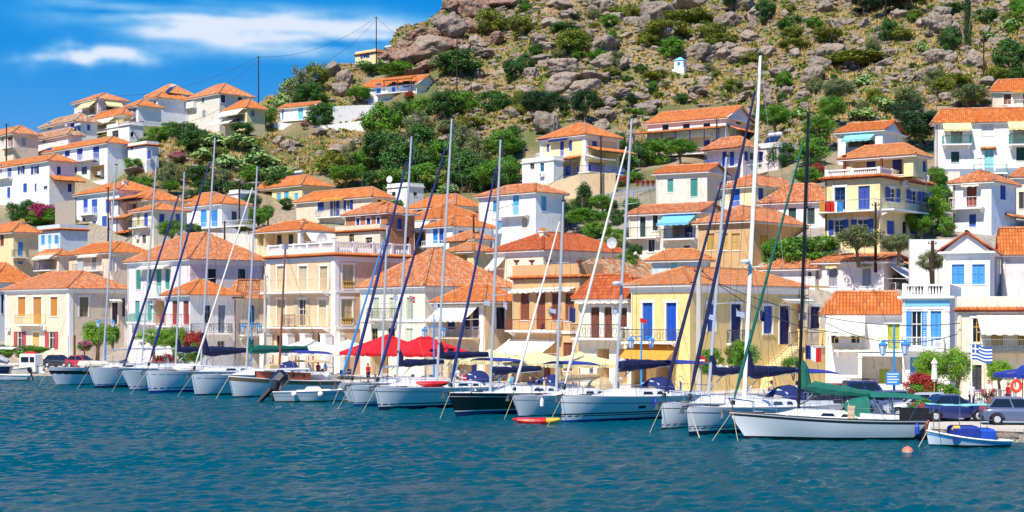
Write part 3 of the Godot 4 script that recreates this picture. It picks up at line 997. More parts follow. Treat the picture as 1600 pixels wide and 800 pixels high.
func stair(h: House, face: Face, nums: Array, wallmat: Material) -> void:   # x of the lowest and the topmost step, their heights, depth
	var a := h.uv(face.side, nums[0], nums[2])
	var b := h.uv(face.side, nums[1], nums[3])
	var n := 11
	for i in n:
		var m := MB.new()
		face.box(m, lerpf(a.x, b.x, float(i) / n), lerpf(a.x, b.x, (i + 1.0) / n), -1.0, lerpf(a.y, b.y, (i + 1.0) / n) - .04, .002, nums[4])
		var s := obj("step", m, wallmat, h.node)
		m = MB.new()
		face.box(m, lerpf(a.x, b.x, float(i) / n) - .03, lerpf(a.x, b.x, (i + 1.0) / n), lerpf(a.y, b.y, (i + 1.0) / n) - .039, lerpf(a.y, b.y, (i + 1.0) / n), .003, nums[4] + .03)
		obj("tread", m, paint("concrete"), s)
	var r := MB.new()
	r.tube(face.p(a.x, a.y + .9, nums[4] - .05), face.p(b.x, b.y + .9, nums[4] - .05), .025, -1, 5)
	for i in 4: r.tube(face.p(lerpf(a.x, b.x, i / 3.0), lerpf(a.y, b.y, i / 3.0), nums[4] - .05), face.p(lerpf(a.x, b.x, i / 3.0), lerpf(a.y, b.y, i / 3.0) + .9, nums[4] - .05), .018, -1, 4)
	obj("handrail", r, paint("iron"), h.node)
# ------------------------------------------------------------------ the town, read off the photograph house by house
# opening: face (F front, S side), kind (S closed shutters, O open shutters, G glazed, D door, K deep dark opening), x0 x1 y0 y1, colour, surround
# fitting: B balcony x0 x1 top foot depth style colour, A awning x0 x1 top front-edge depth cloth, C air conditioner x y, T band, R porch roof, X pillar, Y chimney, Z solar heater
func town_front() -> void:
	house("pale blue house with an orange roof at the left edge behind the cream neoclassical house", [-75, -8, 52], [411, 440, 565], 212, 48, "hip paleblue t0", "F S -30 -24 462 490 blue|S S 2 6 460 490 darkblue")
	house("cream neoclassical quay house with three ochre shuttered windows and a small yellow balcony", [8, 108, 201], [424, 450, 566], 196, 46, "hip beige t1 quoin", "F S 28 40 464 494 orange white|F D 52 65 464 506 orange white|F S 79 90 464 494 orange white|F O 27 36 518 545 pinkred|F D 51 62 519 558 ochre white|F O 76 86 518 545 pinkred|F B 34 72 491 507 1.0 iron ochre|F C 15 514|F C 71 512|S S 124 138 464 495 khaki white|S G 175 184 472 506 brown white|S S 191 199 466 495 brown|S D 106.5 119 524 560 orange|S A 168 187 466 470 .8 canvas")
	house("white three storey house with teal shutters and a hipped roof over a pinkish side", [200, 297, 414], [364, 404, 572], 174, 48, "hip pinkwhite t1 frieze", "F S 212 220 420 452 teal|F S 229 236 420 452 teal|F D 244 252 420 464 teal|F S 258 265 420 452 teal|F S 211 218 470 500 teal|F S 230 237 470 500 teal|F B 208 228 492 503 .9 iron teal|F B 236 260 448 464 .9 iron whiteblue|F A 222 268 414 418 1.0 canvas|F B 210 250 490 505 .7 iron teal|F C 242 472|S S 325 338 420 449 darkgreen|S S 372 384 420 449 darkgreen|F K 240 258 470 505 teal")
	house("low white quay house with two red doors, a red balcony and a red tiled roof", [258, 297, 369], [437, 460, 576], 166, 48, "hip white t0", "F D 269 277 470 507 redbrown|F D 286 295 470 507 redbrown|F B 256 296 491 509 1.0 iron red|S G 320 329 477 505 slate|S D 341 352 477 520 slate|S B 298 357 506 521 .9 ornate iron|F S 268 276 522 545 redbrown|F S 286 293 520 548 redbrown|S G 340 351 533 552 slate|S C 305 528")
	house("narrow cream quay house squeezed between the low white house and the pink balustraded house", [366, 369, 419], [438, 460, 576], 170, 48, "hip palecream t1", "S G 390 398 477 504 slate|S B 374 402 505 523 .9 ornate iron|S S 388 397 530 550 blue")
	house("peach three storey building with white corner pilasters, full width balconies and a roof balustrade", [418, 523, 642], [380, 398, 582], 160, 48, "bal peach quoin edge o2", "F S 433 446 416 453 shutterbeige white|F S 467 480 416 453 shutterbeige white|F S 500 512 416 453 shutterbeige white|F B 418 516 437 456 1.0 iron sand|F S 433 446 468 509 shutterbeige white|F O 466 478 468 509 shutterbeige white|F S 498 510 468 509 shutterbeige white|F B 417 516 492 511 1.0 iron sand|F B 452 474 492 511 1.06 ornate iron|S S 535 552 413 451 shutterbeige white|S S 533 551 467 507 shutterbeige white|S B 535 552 439 451 .12 baluster ochre|S B 533 551 496 507 .12 baluster ochre|S T 524 642 454 458 .1|S T 524 642 510 514 .1|F T 418 522 457 460 .12|F X 420 428 521 582 1.2|F X 456 464 521 582 1.2|F X 483 491 521 582 1.2|F X 515 523 521 582 1.2|F G 432 442 524 545 brown|F G 466 476 522 541 ochre|F G 496 508 520 541 dark|S G 528 539 524 541 khaki|S X 528 536 521 582 .3")
	house("cream two storey house with pale sage shutters, black balcony and a wide weathered tile roof", [563, 664, 800], [389, 446, 592], 151, 48, "hip palecream t1 frieze", "F S 583 592 465 504 sage|F S 608 620 465 504 sage|F S 635 646 465 504 sage|F B 582 622 482 498 .8 ornate iron|F T 563 664 499 503 .12|S T 665 800 499 503 .12|F G 580 590 513 542 khaki|F G 606 617 513 542 dark|F S 634 645 513 545 sage|S S 682 688 464 495 khaki|S S 690 698 464 495 khaki|S S 740 752 464 495 khaki|S K 690 720 552 590 blue|F K 578 606 552 592 blue|S K 735 770 552 590 azure")
	house("small beige house with dark blue doors beneath a white awning, right of the red parasols", [692, 758, 804], [445, 468, 600], 140, 48, "hip sand t0 o2", "F S 699 711 483 515 darkblue|F S 726 734 483 515 darkblue|F S 738 748 480 515 darkblue|F A 692 752 473 499 2.0 canvas|F B 692 752 511 527 1.0 iron grey sand|S S 775 789 480 514 navy white|S K 765 800 552 598 azure|F K 700 745 552 598 blue|F X 750 756 476 598 .1|F S 706 714 552 590 azure")
	house("tan house with a parapet of terracotta urns, brown shutters and a red brown balcony", [801, 905, 942], [415, 432, 602], 134, 46, "flat tan edge", "F S 813 827 458 500 brown|F D 838 852 456 515 brown|F S 862 873 458 500 brown|F S 883 897 458 502 brown|F A 801 862 451 454 .6 canvas|F A 836 900 449 452 .7 canvas|F B 801 880 499 516 1.0 iron redbrown|F T 801 905 517 521 .15|F A 796 872 530 551 2.2 canvas|F K 815 860 552 600 brown|F D 880 894 535 580 brown|S S 915 925 470 505 brown")
	house("long low house behind with an old mottled tile roof of orange and grey", [880, 935, 1050], [404, 431, 590], 149, 42, "hip sand t2", "S S 960 970 445 465 brown")
	house("small pale yellow house with three brown shuttered doors over an iron balcony", [904, 988, 1010], [430, 462, 605], 125, 42, "hip palecream t3", "F S 923 937 480 529 brown white|F S 944 957 480 529 brown white|F S 969 980 481 511 brown white|F B 902 976 507 528 .9 ornate iron|F K 932 952 545 602 brown|F G 920 927 572 584 slate|F K 964 980 545 600 dark|F A 906 988 467 470 .6 canvas")
	house("yellow two storey corner house with bright blue doors, white frieze and an outside stair", [986, 1078, 1294], [419, 444, 607], 120, 43, "hip yellow t0 frieze", "F D 1004 1020 473 533 royal white|F D 1041 1057 473 533 royal white|F B 982 1063 515 534 1.0 ornate iron|F A 984 1060 538 566 2.0 gold|F K 990 1010 570 606 orange|F K 1025 1050 570 606 orange|S S 1105 1118 473 518 blue white|S D 1142 1158 475 536 darkblue white|S B 1136 1164 516 536 .7 ornate iron|S S 1193 1207 478 521 blue white|S D 1218 1234 478 538 darkblue white|S S 1266 1281 479 513 darkblue white|S A 1216 1262 464 470 .8 canvas|S B 1233 1306 519 540 1.5 iron iron|S X 1232 1238 514 541 1.55 yellow|S X 1264 1270 514 541 1.55 yellow|S X 1301 1308 514 541 1.55 yellow|S T 1236 1304 544 606 1.4 yellow|S V 1186 1232 582 541 1.3|S T 1080 1294 444 447 .14 yellow|S C 1250 495")
	house("low white and yellow house with an orange roof, white awning and lime green shutters", [1290, 1414, 1424], [457, 486, 608], 119, 14, "hip white t0", "F A 1292 1352 485 520 2.2 canvas|F G 1300 1310 520 536 dark|F G 1330 1343 520 536 slate|F S 1387 1406 506 547 limegreen white|F B 1304 1410 528 546 1.4 thin sun|F K 1345 1412 552 600 limegreen|F S 1374 1389 576 600 limegreen|F T 1342 1412 551 556 1.6|F X 1342 1347 556 606 1.5")
	house("pink white house with slate grey shutters, a ragged tile roof and a hanging white awning", [1276, 1381, 1424], [397, 409, 480], 140, 30, "gx pinkwhite t1", "F S 1295 1308 418 447 grey|F S 1347 1361 418 447 grey|F A 1292 1310 413 416 .5 canvasyellow|F A 1344 1363 413 416 .5 canvasyellow|F C 1368 455|S A 1383 1424 412 437 2.0 whiteblue|S S 1395 1404 430 455 brown|S B 1388 1412 443 460 .7 iron white|S R 1406 1440 410 420 1.6")
	house("low white annex with a mossy orange roof left of the pink white house", [1192, 1274, 1292], [404, 419, 480], 143, 30, "hip pinkwhite t1", "F G 1262 1268 425 432 redbrown")
	house("white and blue quay house with a roof balustrade, pale blue frieze and tall blue doors", [1410, 1484, 1502], [444, 463, 609], 113, 20, "bal white o2", "F T 1410 1484 469 478 .05 skyblue|F O 1424 1440 486 541 azure|F S 1454 1471 486 541 azure|F B 1410 1476 527 545 1.1 iron white|F D 1422 1440 558 600 azure|F G 1452 1462 560 580 dark|F T 1410 1484 480 483 .06|F X 1411 1416 484 545 .06|F X 1443 1449 484 545 .06|F X 1477 1483 484 545 .06|F C 1468 538")
	house("white gabled house with light blue shutters and timber brackets under its eaves", [1474, 1547, 1574], [363, 391, 520], 125, 20, "gz white t0", "F S 1487 1507 413 444 azure|F S 1519 1539 413 444 azure|F T 1474 1547 399 402 .06")
	house("cream quay building at the right edge with a long white scalloped awning", [1496, 1690, 1700], [467, 484, 614], 109, 10, "flat palecream edge", "F G 1520 1533 497 535 ochre white|F S 1548 1568 512 540 ochre|F S 1590 1604 512 540 ochre|F A 1526 1650 491 518 2.4 canvas|F B 1534 1650 530 548 1.3 iron white sand|F D 1519 1534 570 612 dark|F G 1552 1566 568 590 dark|F X 1537 1547 550 613 .5 beige|F X 1497 1502 486 612 .1 beige|F T 1497 1690 548 551 .1")
	house("white house end with a sunlit orange roof behind the gabled white house", [1567, 1690, 1700], [356, 391, 520], 131, 12, "gx pinkwhite t0", "F G 1600 1610 390 405 brown")

func town_middle() -> void:
	house("small cream house with a brown window and chimney below the bougainvillea, left edge", [-20, 21, 60], [347, 362, 440], 224, 48, "hip paleyellow t0", "F S 0 6 367 384 brown|F Y 1.5 2 1.5|S S 28 36 378 400 azure|S B 18 41 391 402 .9 iron iron|S S 28 36 408 413 azure")
	house("pale blue fronted flat house with three light blue windows and a pinkish side", [58, 94, 137], [352, 358, 440], 232, 48, "flat paleblue edge", "F S 64 70 368 382 azure|F S 75 80 368 391 lightblue|F S 85 91 368 381 azure|F B 70 92 382 392 .7 iron white")
	house("beige house with white framed windows and an orange roof above the cream neoclassical house", [104, 176, 232], [378, 394, 470], 214, 48, "hip beige t0", "F S 120 131 402 422 paleblue white|F S 143 151 402 422 slate white|F A 130 160 393 400 .9 canvas|F B 120 162 412 423 .8 iron grey|S S 172 181 400 424 white white|S S 205 213 405 422 blue")
	house("low annex with a white awning over a navy balcony beside a green tree", [60, 92, 106], [390, 398, 470], 216, 48, "hip beige t0", "F A 62 90 395 403 1.2 canvas|F K 66 86 404 422 dark|F B 62 88 408 422 1.0 iron darkblue")
	house("white house with bright blue shutters under a long low orange roof, left hillside", [119, 186, 250], [284, 297, 382], 246, 48, "hip whiteblue t0", "F S 130 137 312 332 blue|F S 143 152 312 335 blue|F S 165 172 312 332 blue|F B 130 153 325 335 .8 iron white|F S 144 150 346 362 blue|F S 159 167 338 354 blue|F S 128 133 340 357 blue|F S 115 120 340 357 blue|F S 105 110 340 356 blue|F Y 2 2 1.6")
	house("brown timbered house with stacked red porch roofs on the left hillside", [188, 232, 286], [297, 312, 375], 241, 48, "hip cream t0", "F K 190 214 312 334 brown|F R 184 226 306 312 1.6 brown|F R 182 208 336 342 1.6 brown|F R 186 208 360 365 1.4|F K 190 206 345 358 green|S S 248 256 320 330 blue")
	house("cream house with blue shutters and an iron balcony beside a round green tree", [207, 240, 292], [318, 328, 392], 227, 48, "hip palecream t0", "F S 214 218 333 352 ochre|F S 225 231 333 356 blue|F B 209 237 345 355 .9 iron iron|F G 222 228 367 380 grey|F C 216 371|S S 249 257 334 348 blue|S S 275 281 334 348 blue")
	house("white house with two tall blue doors above a long concrete terrace", [290, 346, 388], [306, 318, 385], 236, 44, "hip white t0", "F S 313 323 328 354 azure|F S 330 340 328 354 azure|F B 296 400 348 356 2.2 thin white|S S 362 370 330 345 darkgreen")
	house("small white house with an orange roof, upper neighbour of the blue doored house", [284, 330, 366], [301, 312, 350], 247, 44, "hip white t0", "F S 296 302 318 326 lightblue")
	house("white hillside house with light blue shutters, shaded doorway and a hipped orange roof", [384, 472, 518], [274, 289, 370], 250, 46, "hip paleyellow t0", "F K 410 425 300 326 brown|F S 432 439 302 314 lightblue|F S 444 451 299 317 lightblue|F S 460 466 302 313 lightblue|F B 383 430 318 327 1.0 iron white|F B 432 466 316 326 1.0 iron white|F G 432 438 333 344 lightblue|F G 412 420 334 345 grey|F G 452 459 333 344 grey|F C 441 330|F Z 6 3 1.4|S G 490 497 305 318 lightblue")
	house("tall narrow white house with a brown doorway, left of the hipped white hillside house", [358, 372, 402], [298, 301, 385], 246, 46, "flat white", "S K 377 384 312 326 brown|S G 388 394 306 316 grey|S B 374 400 314 326 .8 iron white|S G 380 390 336 346 grey")
	house("beige house with royal blue shutters, yellow awning and a bracketed balcony", [463, 581, 611], [293, 307, 385], 233, 42, "hip beige t0", "F S 496 506 314 330 deepblue|F O 520 527 314 340 deepblue|F O 541 548 313 327 deepblue|F A 506 542 308 312 1.0 gold|F B 500 540 328 339 1.0 iron slate|F S 526 536 350 367 blue|S G 590 600 312 318 brown")
	house("low cream house with an orange roof and open veranda above the white three storey house", [398, 471, 524], [345, 359, 420], 206, 44, "hip cream t0", "F K 413 468 364 384 dark|F X 468 472 362 395 .3 white|F K 402 412 366 384 khaki|S A 474 521 358 379 1.8 canvas|F Y 2 2 1.2")
	house("rose brick house with narrow blue shutters and white trimmed windows", [540, 605, 648], [317, 332, 410], 201, 44, "hip brick t1", "F S 557 562 341 358 blue white|F S 573 579 341 359 blue white|F S 589 594 340 359 blue white|S S 621 628 341 359 blue|F Y 3 2 1.4|S G 630 640 370 385 brown")
	house("beige flat roofed annex with small brown windows in front of the rose brick house", [524, 594, 606], [352, 359, 410], 196, 44, "flat beige edge", "F G 545 553 365 380 ochre|F G 571 582 371 382 ochre white")
	house("low house with a broad orange roof left of the white cube house", [638, 712, 752], [304, 321, 365], 226, 44, "hip beige t0", "F G 652 659 326 332 brown|S G 742 748 330 336 dark")
	house("white cube house with a satellite dish on its flat roof at the bushes' foot", [605, 637, 662], [286, 290, 330], 241, 44, "flat white", "F G 612 618 300 306 dark|S G 646 652 300 306 dark")
	house("house with a huge white awning slung from its orange roof, mid hillside", [622, 690, 775], [321, 341, 410], 206, 44, "hip beige t0", "F A 630 676 344 363 2.4 canvas|F K 634 672 362 382 green|F B 636 664 372 386 1.0 iron green|F X 676 682 345 400 .2")
	house("small white house with narrow blue doors below the house with the huge awning", [664, 707, 772], [338, 353, 410], 191, 46, "hip whiteblue t0", "F D 676 684 357 380 azure|F D 686 693 357 380 blue|S S 717 727 360 368 blue|F B 664 696 378 384 .6 thin white")
	house("little white house with an ochre porch roof and a turquoise barrel by the door", [702, 740, 768], [362, 373, 420], 179, 46, "hip palecream t1", "F R 702 735 370 378 1.0|F K 722 734 385 400 dark|S G 750 756 384 396 dark")
	house("tall white house with light blue shutters on the bank above the big orange roof", [748, 837, 882], [287, 300, 400], 192, 46, "hip whiteblue t1", "F S 801 811 305 336 lightblue|F S 770 777 314 331 lightblue|F B 786 828 323 337 .9 iron white|F S 815 824 340 357 beige|S S 846 854 306 330 lightblue|F S 776 784 345 357 lightblue")
	house("long house with the biggest orange hipped roof and cream walls, centre of town", [768, 849, 980], [364, 390, 470], 156, 46, "hip palecream t3 frieze", "F A 772 790 402 420 1.4 canvas|F Y 3 3 2.0|S S 940 950 402 415 brown")
	house("cream hill house with a blue shuttered upper floor and a vine hung terrace", [844, 915, 967], [193, 210, 292], 224, 46, "hip paleyellow t0 quoin", "F S 854 858 225 238 blue|F S 875 881 219 247 blue|F S 889 894 217 236 blue|F B 845 892 238 247 1.1 iron white|S S 925 933 220 232 deepblue white|F A 846 862 214 217 .7 darkblue|F A 862 892 214 219 .8 darkblue|F R 864 908 246 252 2.4 darkblue 2.2|F K 866 904 255 278 blue|F B 864 904 266 278 2.3 iron royal|S R 917 978 232 240 2.2|S A 910 945 243 249 2.2 canvas|S K 918 945 252 270 darkblue|S B 903 958 262 272 2.4 iron royal")
	house("white flat annex with a barred window at the left of the cream hill house", [816, 865, 880], [246, 249, 292], 221, 46, "flat white", "F G 828 835 255 264 grey|F G 844 850 255 268 lightblue|F C 848 273")
	house("long white house below the scree with a dark veranda and blue posts", [1012, 1134, 1178], [166, 184, 246], 236, 34, "gx white t0", "F G 1035 1045 195 203 navy white|F G 1067 1078 194 202 navy white|F G 1099 1110 193 201 navy white|F R 1000 1134 202 207 2.4 darkblue 2.6|F K 1022 1054 216 238 darkblue|F K 1060 1110 216 238 darkblue|F K 1112 1128 218 238 blue|F B 1000 1112 236 244 2.6 thin white|S G 1150 1158 180 195 darkblue|S G 1162 1169 178 194 darkblue|S C 1142 198|S R 1136 1180 201 209 2.0")
	house("weathered whitewashed house with two green shuttered windows and stained walls", [1025, 1105, 1135], [256, 268, 345], 187, 30, "gx oldwhite t0", "F S 1043 1052 280 300 teal|F S 1079 1090 279 307 teal")
	house("white house with a blue railed balcony and brown tiled porch beside the leaning navy sails", [1104, 1161, 1180], [214, 228, 345], 193, 44, "hip pinkwhite t1", "F S 1128 1135 237 262 blue|F S 1140 1147 237 262 blue|F R 1102 1162 227 234 1.4|F B 1107 1158 251 262 1.2 iron royal|F D 1119 1127 278 304 dark|F B 1101 1126 292 306 .9 iron azure|S S 1163 1169 236 252 blue|S G 1172 1178 238 250 slate|S S 1186 1193 236 252 blue")
	house("tall pale pink block with an outside stair and solar heater on its roof", [1176, 1216, 1244], [226, 228, 330], 197, 44, "flat pinkwhite", "F G 1184 1190 250 262 grey|F Z 3 3 .7")
	house("cream house with one tall bright blue door below the blue balcony house", [1130, 1181, 1258], [274, 290, 362], 180, 44, "hip cream t1", "F D 1141 1156 293 324 royal|F B 1130 1162 315 325 .7 iron white|S S 1185 1193 293 313 blue|S S 1222 1229 295 312 darkblue")
	house("house of cream and white halves with black balconies and a sky blue awning", [983, 1092, 1132], [317, 331, 425], 163, 34, "gx palecream t1", "F D 1000 1009 339 370 darkgreen white|F S 1020 1028 337 360 darkgreen white|F B 982 1032 356 371 1.0 iron dark|F S 1013 1023 375 393 dark white|F A 1038 1088 335 350 1.8 skyblue|F K 1050 1082 350 373 darkblue|F B 1040 1092 358 373 1.1 iron darkblue|F G 1068 1078 384 392 navy|F T 1036 1041 331 425 .05")
	house("long ochre house with closed yellow shutters behind the tall masts", [1090, 1172, 1308], [323, 345, 425], 151, 40, "hip tan t1", "F S 1105 1116 365 391 ochre|F S 1127 1137 365 391 ochre|F S 1143 1156 365 391 ochre|S S 1187 1200 366 390 gold|S S 1223 1236 374 392 khaki|S S 1277 1291 374 392 khaki")
	house("small orange roofed shed with turquoise blinds in front of the ochre house", [1018, 1091, 1108], [390, 405, 440], 146, 34, "hip paleblue t0", "F S 1048 1058 410 425 turquoise")
	house("white house with dark green doors and a hipped orange roof left of the yellow villa", [1192, 1292, 1312], [288, 313, 375], 158, 30, "hip whiteblue t1", "F D 1232 1244 325 342 green|F D 1262 1273 325 350 darkgreen|F G 1204 1214 327 342 slate")
	house("large pale yellow villa with blue shutters and a wrap around balcony", [1289, 1375, 1452], [264, 275, 395], 146, 38, "bal paleyellow edge o2", "F G 1304 1321 293 327 blue white|F S 1341 1359 291 327 deepblue|F B 1284 1376 314 330 1.3 thin slate|S B 1377 1432 314 330 1.3 thin slate|S O 1389 1400 293 316 blue white|S O 1422 1433 297 320 blue white|S O 1444 1451 300 318 blue|S C 1410 287|F O 1303 1318 344 367 blue white|F O 1339 1356 343 365 blue white|S S 1386 1398 344 367 blue|S D 1410 1417 346 374 darkblue|S S 1422 1432 355 366 blue")
	house("yellow pavilion with a timber veranda and hipped orange roof on top of the yellow villa", [1318, 1427, 1447], [225, 241, 274.5], 147.2, 38, "hip paleyellow t0 upper", "F K 1330 1412 246 272 darkblue|F X 1320 1323 243 274 .4 brown|F X 1378 1381 243 274 .4 brown|S S 1442 1449 251 270 blue")
	house("white house with a teal striped awning and gabled orange roof above the yellow villa", [1309, 1379, 1412], [189, 203, 280], 190, 34, "gx white t0", "F A 1322 1368 209 220 1.8 turquoise|F K 1325 1366 220 232 dark|F B 1324 1370 230 245 .6 solid grey|S S 1392 1398 225 240 dark")
	house("big white apartment house with pale yellow awnings and green balconies, upper right", [1462, 1660, 1690], [168, 186, 292], 186, 8, "hip white t0", "F A 1472 1516 187 204 1.6 canvasyellow|F A 1573 1640 184 202 1.6 canvasyellow|F K 1486 1504 205 226 green|F B 1472 1516 213 226 1.2 iron teal|F K 1583 1606 202 224 green|F B 1576 1640 210 226 1.2 iron teal|F S 1486 1499 237 254 green|F S 1588 1601 230 251 green|F D 1538 1553 233 267 turquoise white|F S 1534 1553 190 212 white|F R 1532 1556 230 233 .5|F T 1463 1660 263 292 .03 slate|F B 1520 1572 258 271 1.2 thin teal")
	house("topmost cream house at the right edge with a brown window on the slope", [1551, 1650, 1690], [123, 138, 185], 213, 12, "hip beige t0", "F S 1568 1580 147 163 brown white|F G 1598 1606 145 165 white|F B 1573 1650 157 166 1.2 thin white|F A 1580 1640 139 143 1.0 gold")
	house("white tower house with a brown louvred balcony door right of the yellow villa", [1489, 1549, 1587], [268, 283, 378], 153, 38, "hip whiteblue t1", "F S 1510 1526 291 325 redbrown|F B 1488 1539 309 325 1.0 thin white|F S 1514 1525 335 354 blue|F A 1506 1534 286 289 .8 canvas|S S 1563 1572 288 313 blue|S R 1570 1600 336 341 .8")
	house("white house at the right edge behind the tower house", [1584, 1660, 1690], [262, 274, 378], 163, 14, "hip palecream t1", "F D 1592 1600 300 326 dark|F G 1604 1614 300 320 blue")
	house("low white and yellow cottage with ochre roof below the tall white house", [700, 740, 770], [380, 392, 430], 170, 44, "hip paleyellow t0", "F K 712 730 398 415 dark")

func town_top() -> void:
	house("beige house with an orange roof at the far left skyline", [-25, 21, 60], [197, 208, 262], 286, 48, "hip beige t1", "F S 2 6 212 226 grey|F S 12 20 214 230 brown|F B 8 24 222 231 .9 iron white|S S 34 40 215 228 grey")
	house("upper white house with a pale tiled roof beneath the pink skyline house", [64, 118, 152], [178, 189, 240], 293, 48, "hip white t2", "F S 74 80 192 202 azure|F S 110 116 193 203 blue|F C 106 195|S S 121 126 194 206 blue|S S 136 141 194 204 blue")
	house("lower white house with a pale tiled roof and a roof solar panel, left hillside", [48, 106, 128], [200, 210, 258], 287, 48, "hip white t2", "F S 66 71 213 224 azure|F S 54 58 226 236 azure|F Z 1.5 2 .8")
	house("blue trimmed white house with four royal blue doors and an orange roof, left hillside", [60, 168, 206], [214, 223, 300], 273, 46, "hip whiteblue t0", "F S 72 81 232 243 deepblue|F S 101 109 231 244 deepblue|F S 120 129 231 252 deepblue|F S 145 155 230 252 deepblue|F B 104 156 243 252 1.2 iron white|F G 127 136 261 272 slate|F K 140 163 260 280 white|F K 110 120 262 285 grey|F C 157 271")
	house("white and yellow house with small royal blue windows at the far left", [-35, 77, 117], [241, 251, 325], 259, 46, "hip white t0", "F S 0 3 257 272 blue|F S 11 18 257 278 blue|F B -10 20 271 279 1.0 iron white|F O 31 36 260 271 deepblue|F O 52 58 260 271 deepblue|S S 89 95 260 273 deepblue|F S 36 42 287 300 blue|F S 54 57 287 299 blue|F S 11 16 293 309 blue|F S 68 74 291 295 darkgreen|S R 78 126 276 284 1.8|S S 106 112 287 300 deepblue")
	house("small white house with blue door peeping out of the hillside trees", [200, 229, 248], [222, 226, 258], 270, 46, "flat white edge", "F S 204 208 228 234 deepblue|F D 230 236 236 248 deepblue|S S 230 236 236 246 deepblue")
	house("pinkish skyline house with two cream awnings and iron balconies", [116, 153, 198], [146, 154, 205], 306, 48, "hip pinkwhite t1", "F A 129 152 158 169 1.6 canvasyellow|F K 140 148 163 182 dark|F B 128 152 174 182 .9 iron iron|S A 162 188 157 167 1.6 canvasyellow|S K 166 178 166 174 dark|S B 158 186 172 180 .9 iron iron")
	house("white cube house with a railed roof terrace and dark windows, upper left", [167, 202, 224], [189, 194, 235], 291, 46, "flat white", "F G 175 185 205 214 slate|S G 204 209 206 214 dark|F B 186 212 186 194 .3 iron brown")
	house("house with an orange roof and white awning under the pinkish skyline house", [148, 192, 204], [169, 178, 232], 298, 46, "hip paleyellow t0", "F A 150 182 183 193 1.6 canvas|F K 152 180 196 204 dark|F B 150 184 198 206 1.0 iron grey")
	house("white house with a plain windowless side wall on the left skyline", [192, 216, 252], [156, 165, 228], 299, 46, "hip white t0", "F S 200 205 171 184 slate|F S 207 213 170 183 slate|F B 192 212 184 192 1.0 iron brown|S G 219 225 189 193 dark")
	house("white house with big blank wall and a roof solar heater, on the left skyline", [230, 246, 300], [145, 152, 212], 307, 46, "hip whiteblue t0", "F G 240 244 158 163 grey|F Z 2 4 1.6")
	house("skyline house with a square orange roof behind the big blank wall", [230, 262, 302], [132, 145, 190], 316, 46, "hip palecream t0", "F S 244 250 150 156 grey")
	house("white house with dark windows and rounded balcony parapet on the skyline", [295, 343, 394], [131, 146, 210], 304, 46, "hip oldwhite t1", "F S 315 319 150 160 teal|S S 345 352 148 161 dark white|F S 316 321 173 183 slate|F B 296 308 160 168 .9 solid white|S Y 3 5 1.8|S S 372 378 150 160 dark")
	house("house with an orange roof and two white awnings above green netting", [352, 386, 414], [156, 168, 215], 291, 46, "hip paleyellow t0", "F A 350 384 168 181 1.8 canvas|F A 332 372 186 195 2.0 canvas|F K 356 380 182 192 dark|F B 352 382 183 192 .8 iron slate|S S 392 398 172 182 slate")
	house("small white house with a pale blue door and orange roof beside the white terrace", [438, 491, 508], [159, 165, 215], 309, 30, "gx white t0", "F S 440 443 171 187 azure|F D 466 474 168 188 lightblue white|F B 438 484 180 189 1.2 thin white|F T 438 491 189 192 .6")
	house("long white house with a brown veranda roof and blue railings on the ridge", [565, 651, 686], [117, 131, 180], 319, 30, "gx white t0", "F S 588 595 131 146 blue|F S 612 618 128 143 blue|F S 629 640 127 136 dark|F R 606 650 120 126 1.8 brown 2.2|F B 590 644 137 146 1.6 iron azure|F G 625 630 146 151 navy|S G 679 683 130 136 grey|S X 664 667 130 150 .1|F B 584 620 158 167 2.0 iron azure")
	house("small cream house with a blue window standing alone on the ridge below the cliff", [555, 589, 607], [77, 81, 112], 352, 40, "flat cream edge", "F O 567 574 83 90 blue|S S 592 596 94 101 lightblue|F Z 1 4 .6")
# ------------------------------------------------------------------ boats: x runs aft from the stem, y up from the water, z to port
class Hull:
	var length := 12.0
	var beam := 3.6
	var free := 1.5
	var rake := .5
	var counter := .3
	var transom := .78
	var full := .58
	var spring := .28
	func sheer(s: float) -> float:
		return free * (1.0 - spring * s + spring * .45 * s * s)
	func half(s: float, y: float) -> float:
		var w := beam / 2
		if s < full: w *= 1.0 - pow(1.0 - s / full, 2.1)
		else: w *= 1.0 - (1.0 - transom) * pow((s - full) / (1.0 - full), 2.0)
		var v := clampf((y + .45) / (sheer(s) + .45), 0, 1)
		return maxf(.012, w * pow(v, lerpf(1.0, .36, smoothstep(0.0, .55, s))))
	func p(s: float, y: float, side: float, out := 0.0) -> Vector3:
		var t := y / free
		return Vector3(s * length - rake * t * pow(1.0 - s, 6.0) + counter * t * pow(s, 8.0), y, side * (half(s, y) + out))
	func deck_at(s: float, share: float) -> Vector3:   # share -1 starboard .. 1 port
		var q := p(s, sheer(s), 1)
		return Vector3(q.x, q.y + .05 * (1.0 - share * share), q.z * share)
	func band(m: MB, y0: float, y1: float, out := 0.0, top := 0.0, rows := 4, aft := true) -> void:   # y1 < -1 means up to the sheer less top
		for side in [1.0, -1.0]:
			var g := []
			for i in rows + 1:
				var row := []
				for j in 25:
					var s: float = j / 24.0
					if side < 0: s = 1.0 - s
					var b := y0 if y0 > -1 else sheer(s) + y0 + 2.0
					var e := y1 if y1 > -1 else sheer(s) - top
					row.append(p(s, lerpf(b, e, float(i) / rows), side, out))
				g.append(row)
			m.grid(g)
		if not aft: return
		var g := []
		for i in rows + 1:
			var row := []
			var b := y0 if y0 > -1 else sheer(1.0) + y0 + 2.0
			var e := y1 if y1 > -1 else sheer(1.0) - top
			var q := p(1.0, lerpf(b, e, float(i) / rows), 1, out)
			for j in 5: row.append(Vector3(q.x + out, q.y, lerpf(q.z, -q.z, j / 4.0)))
			g.append(row)
		m.grid(g)

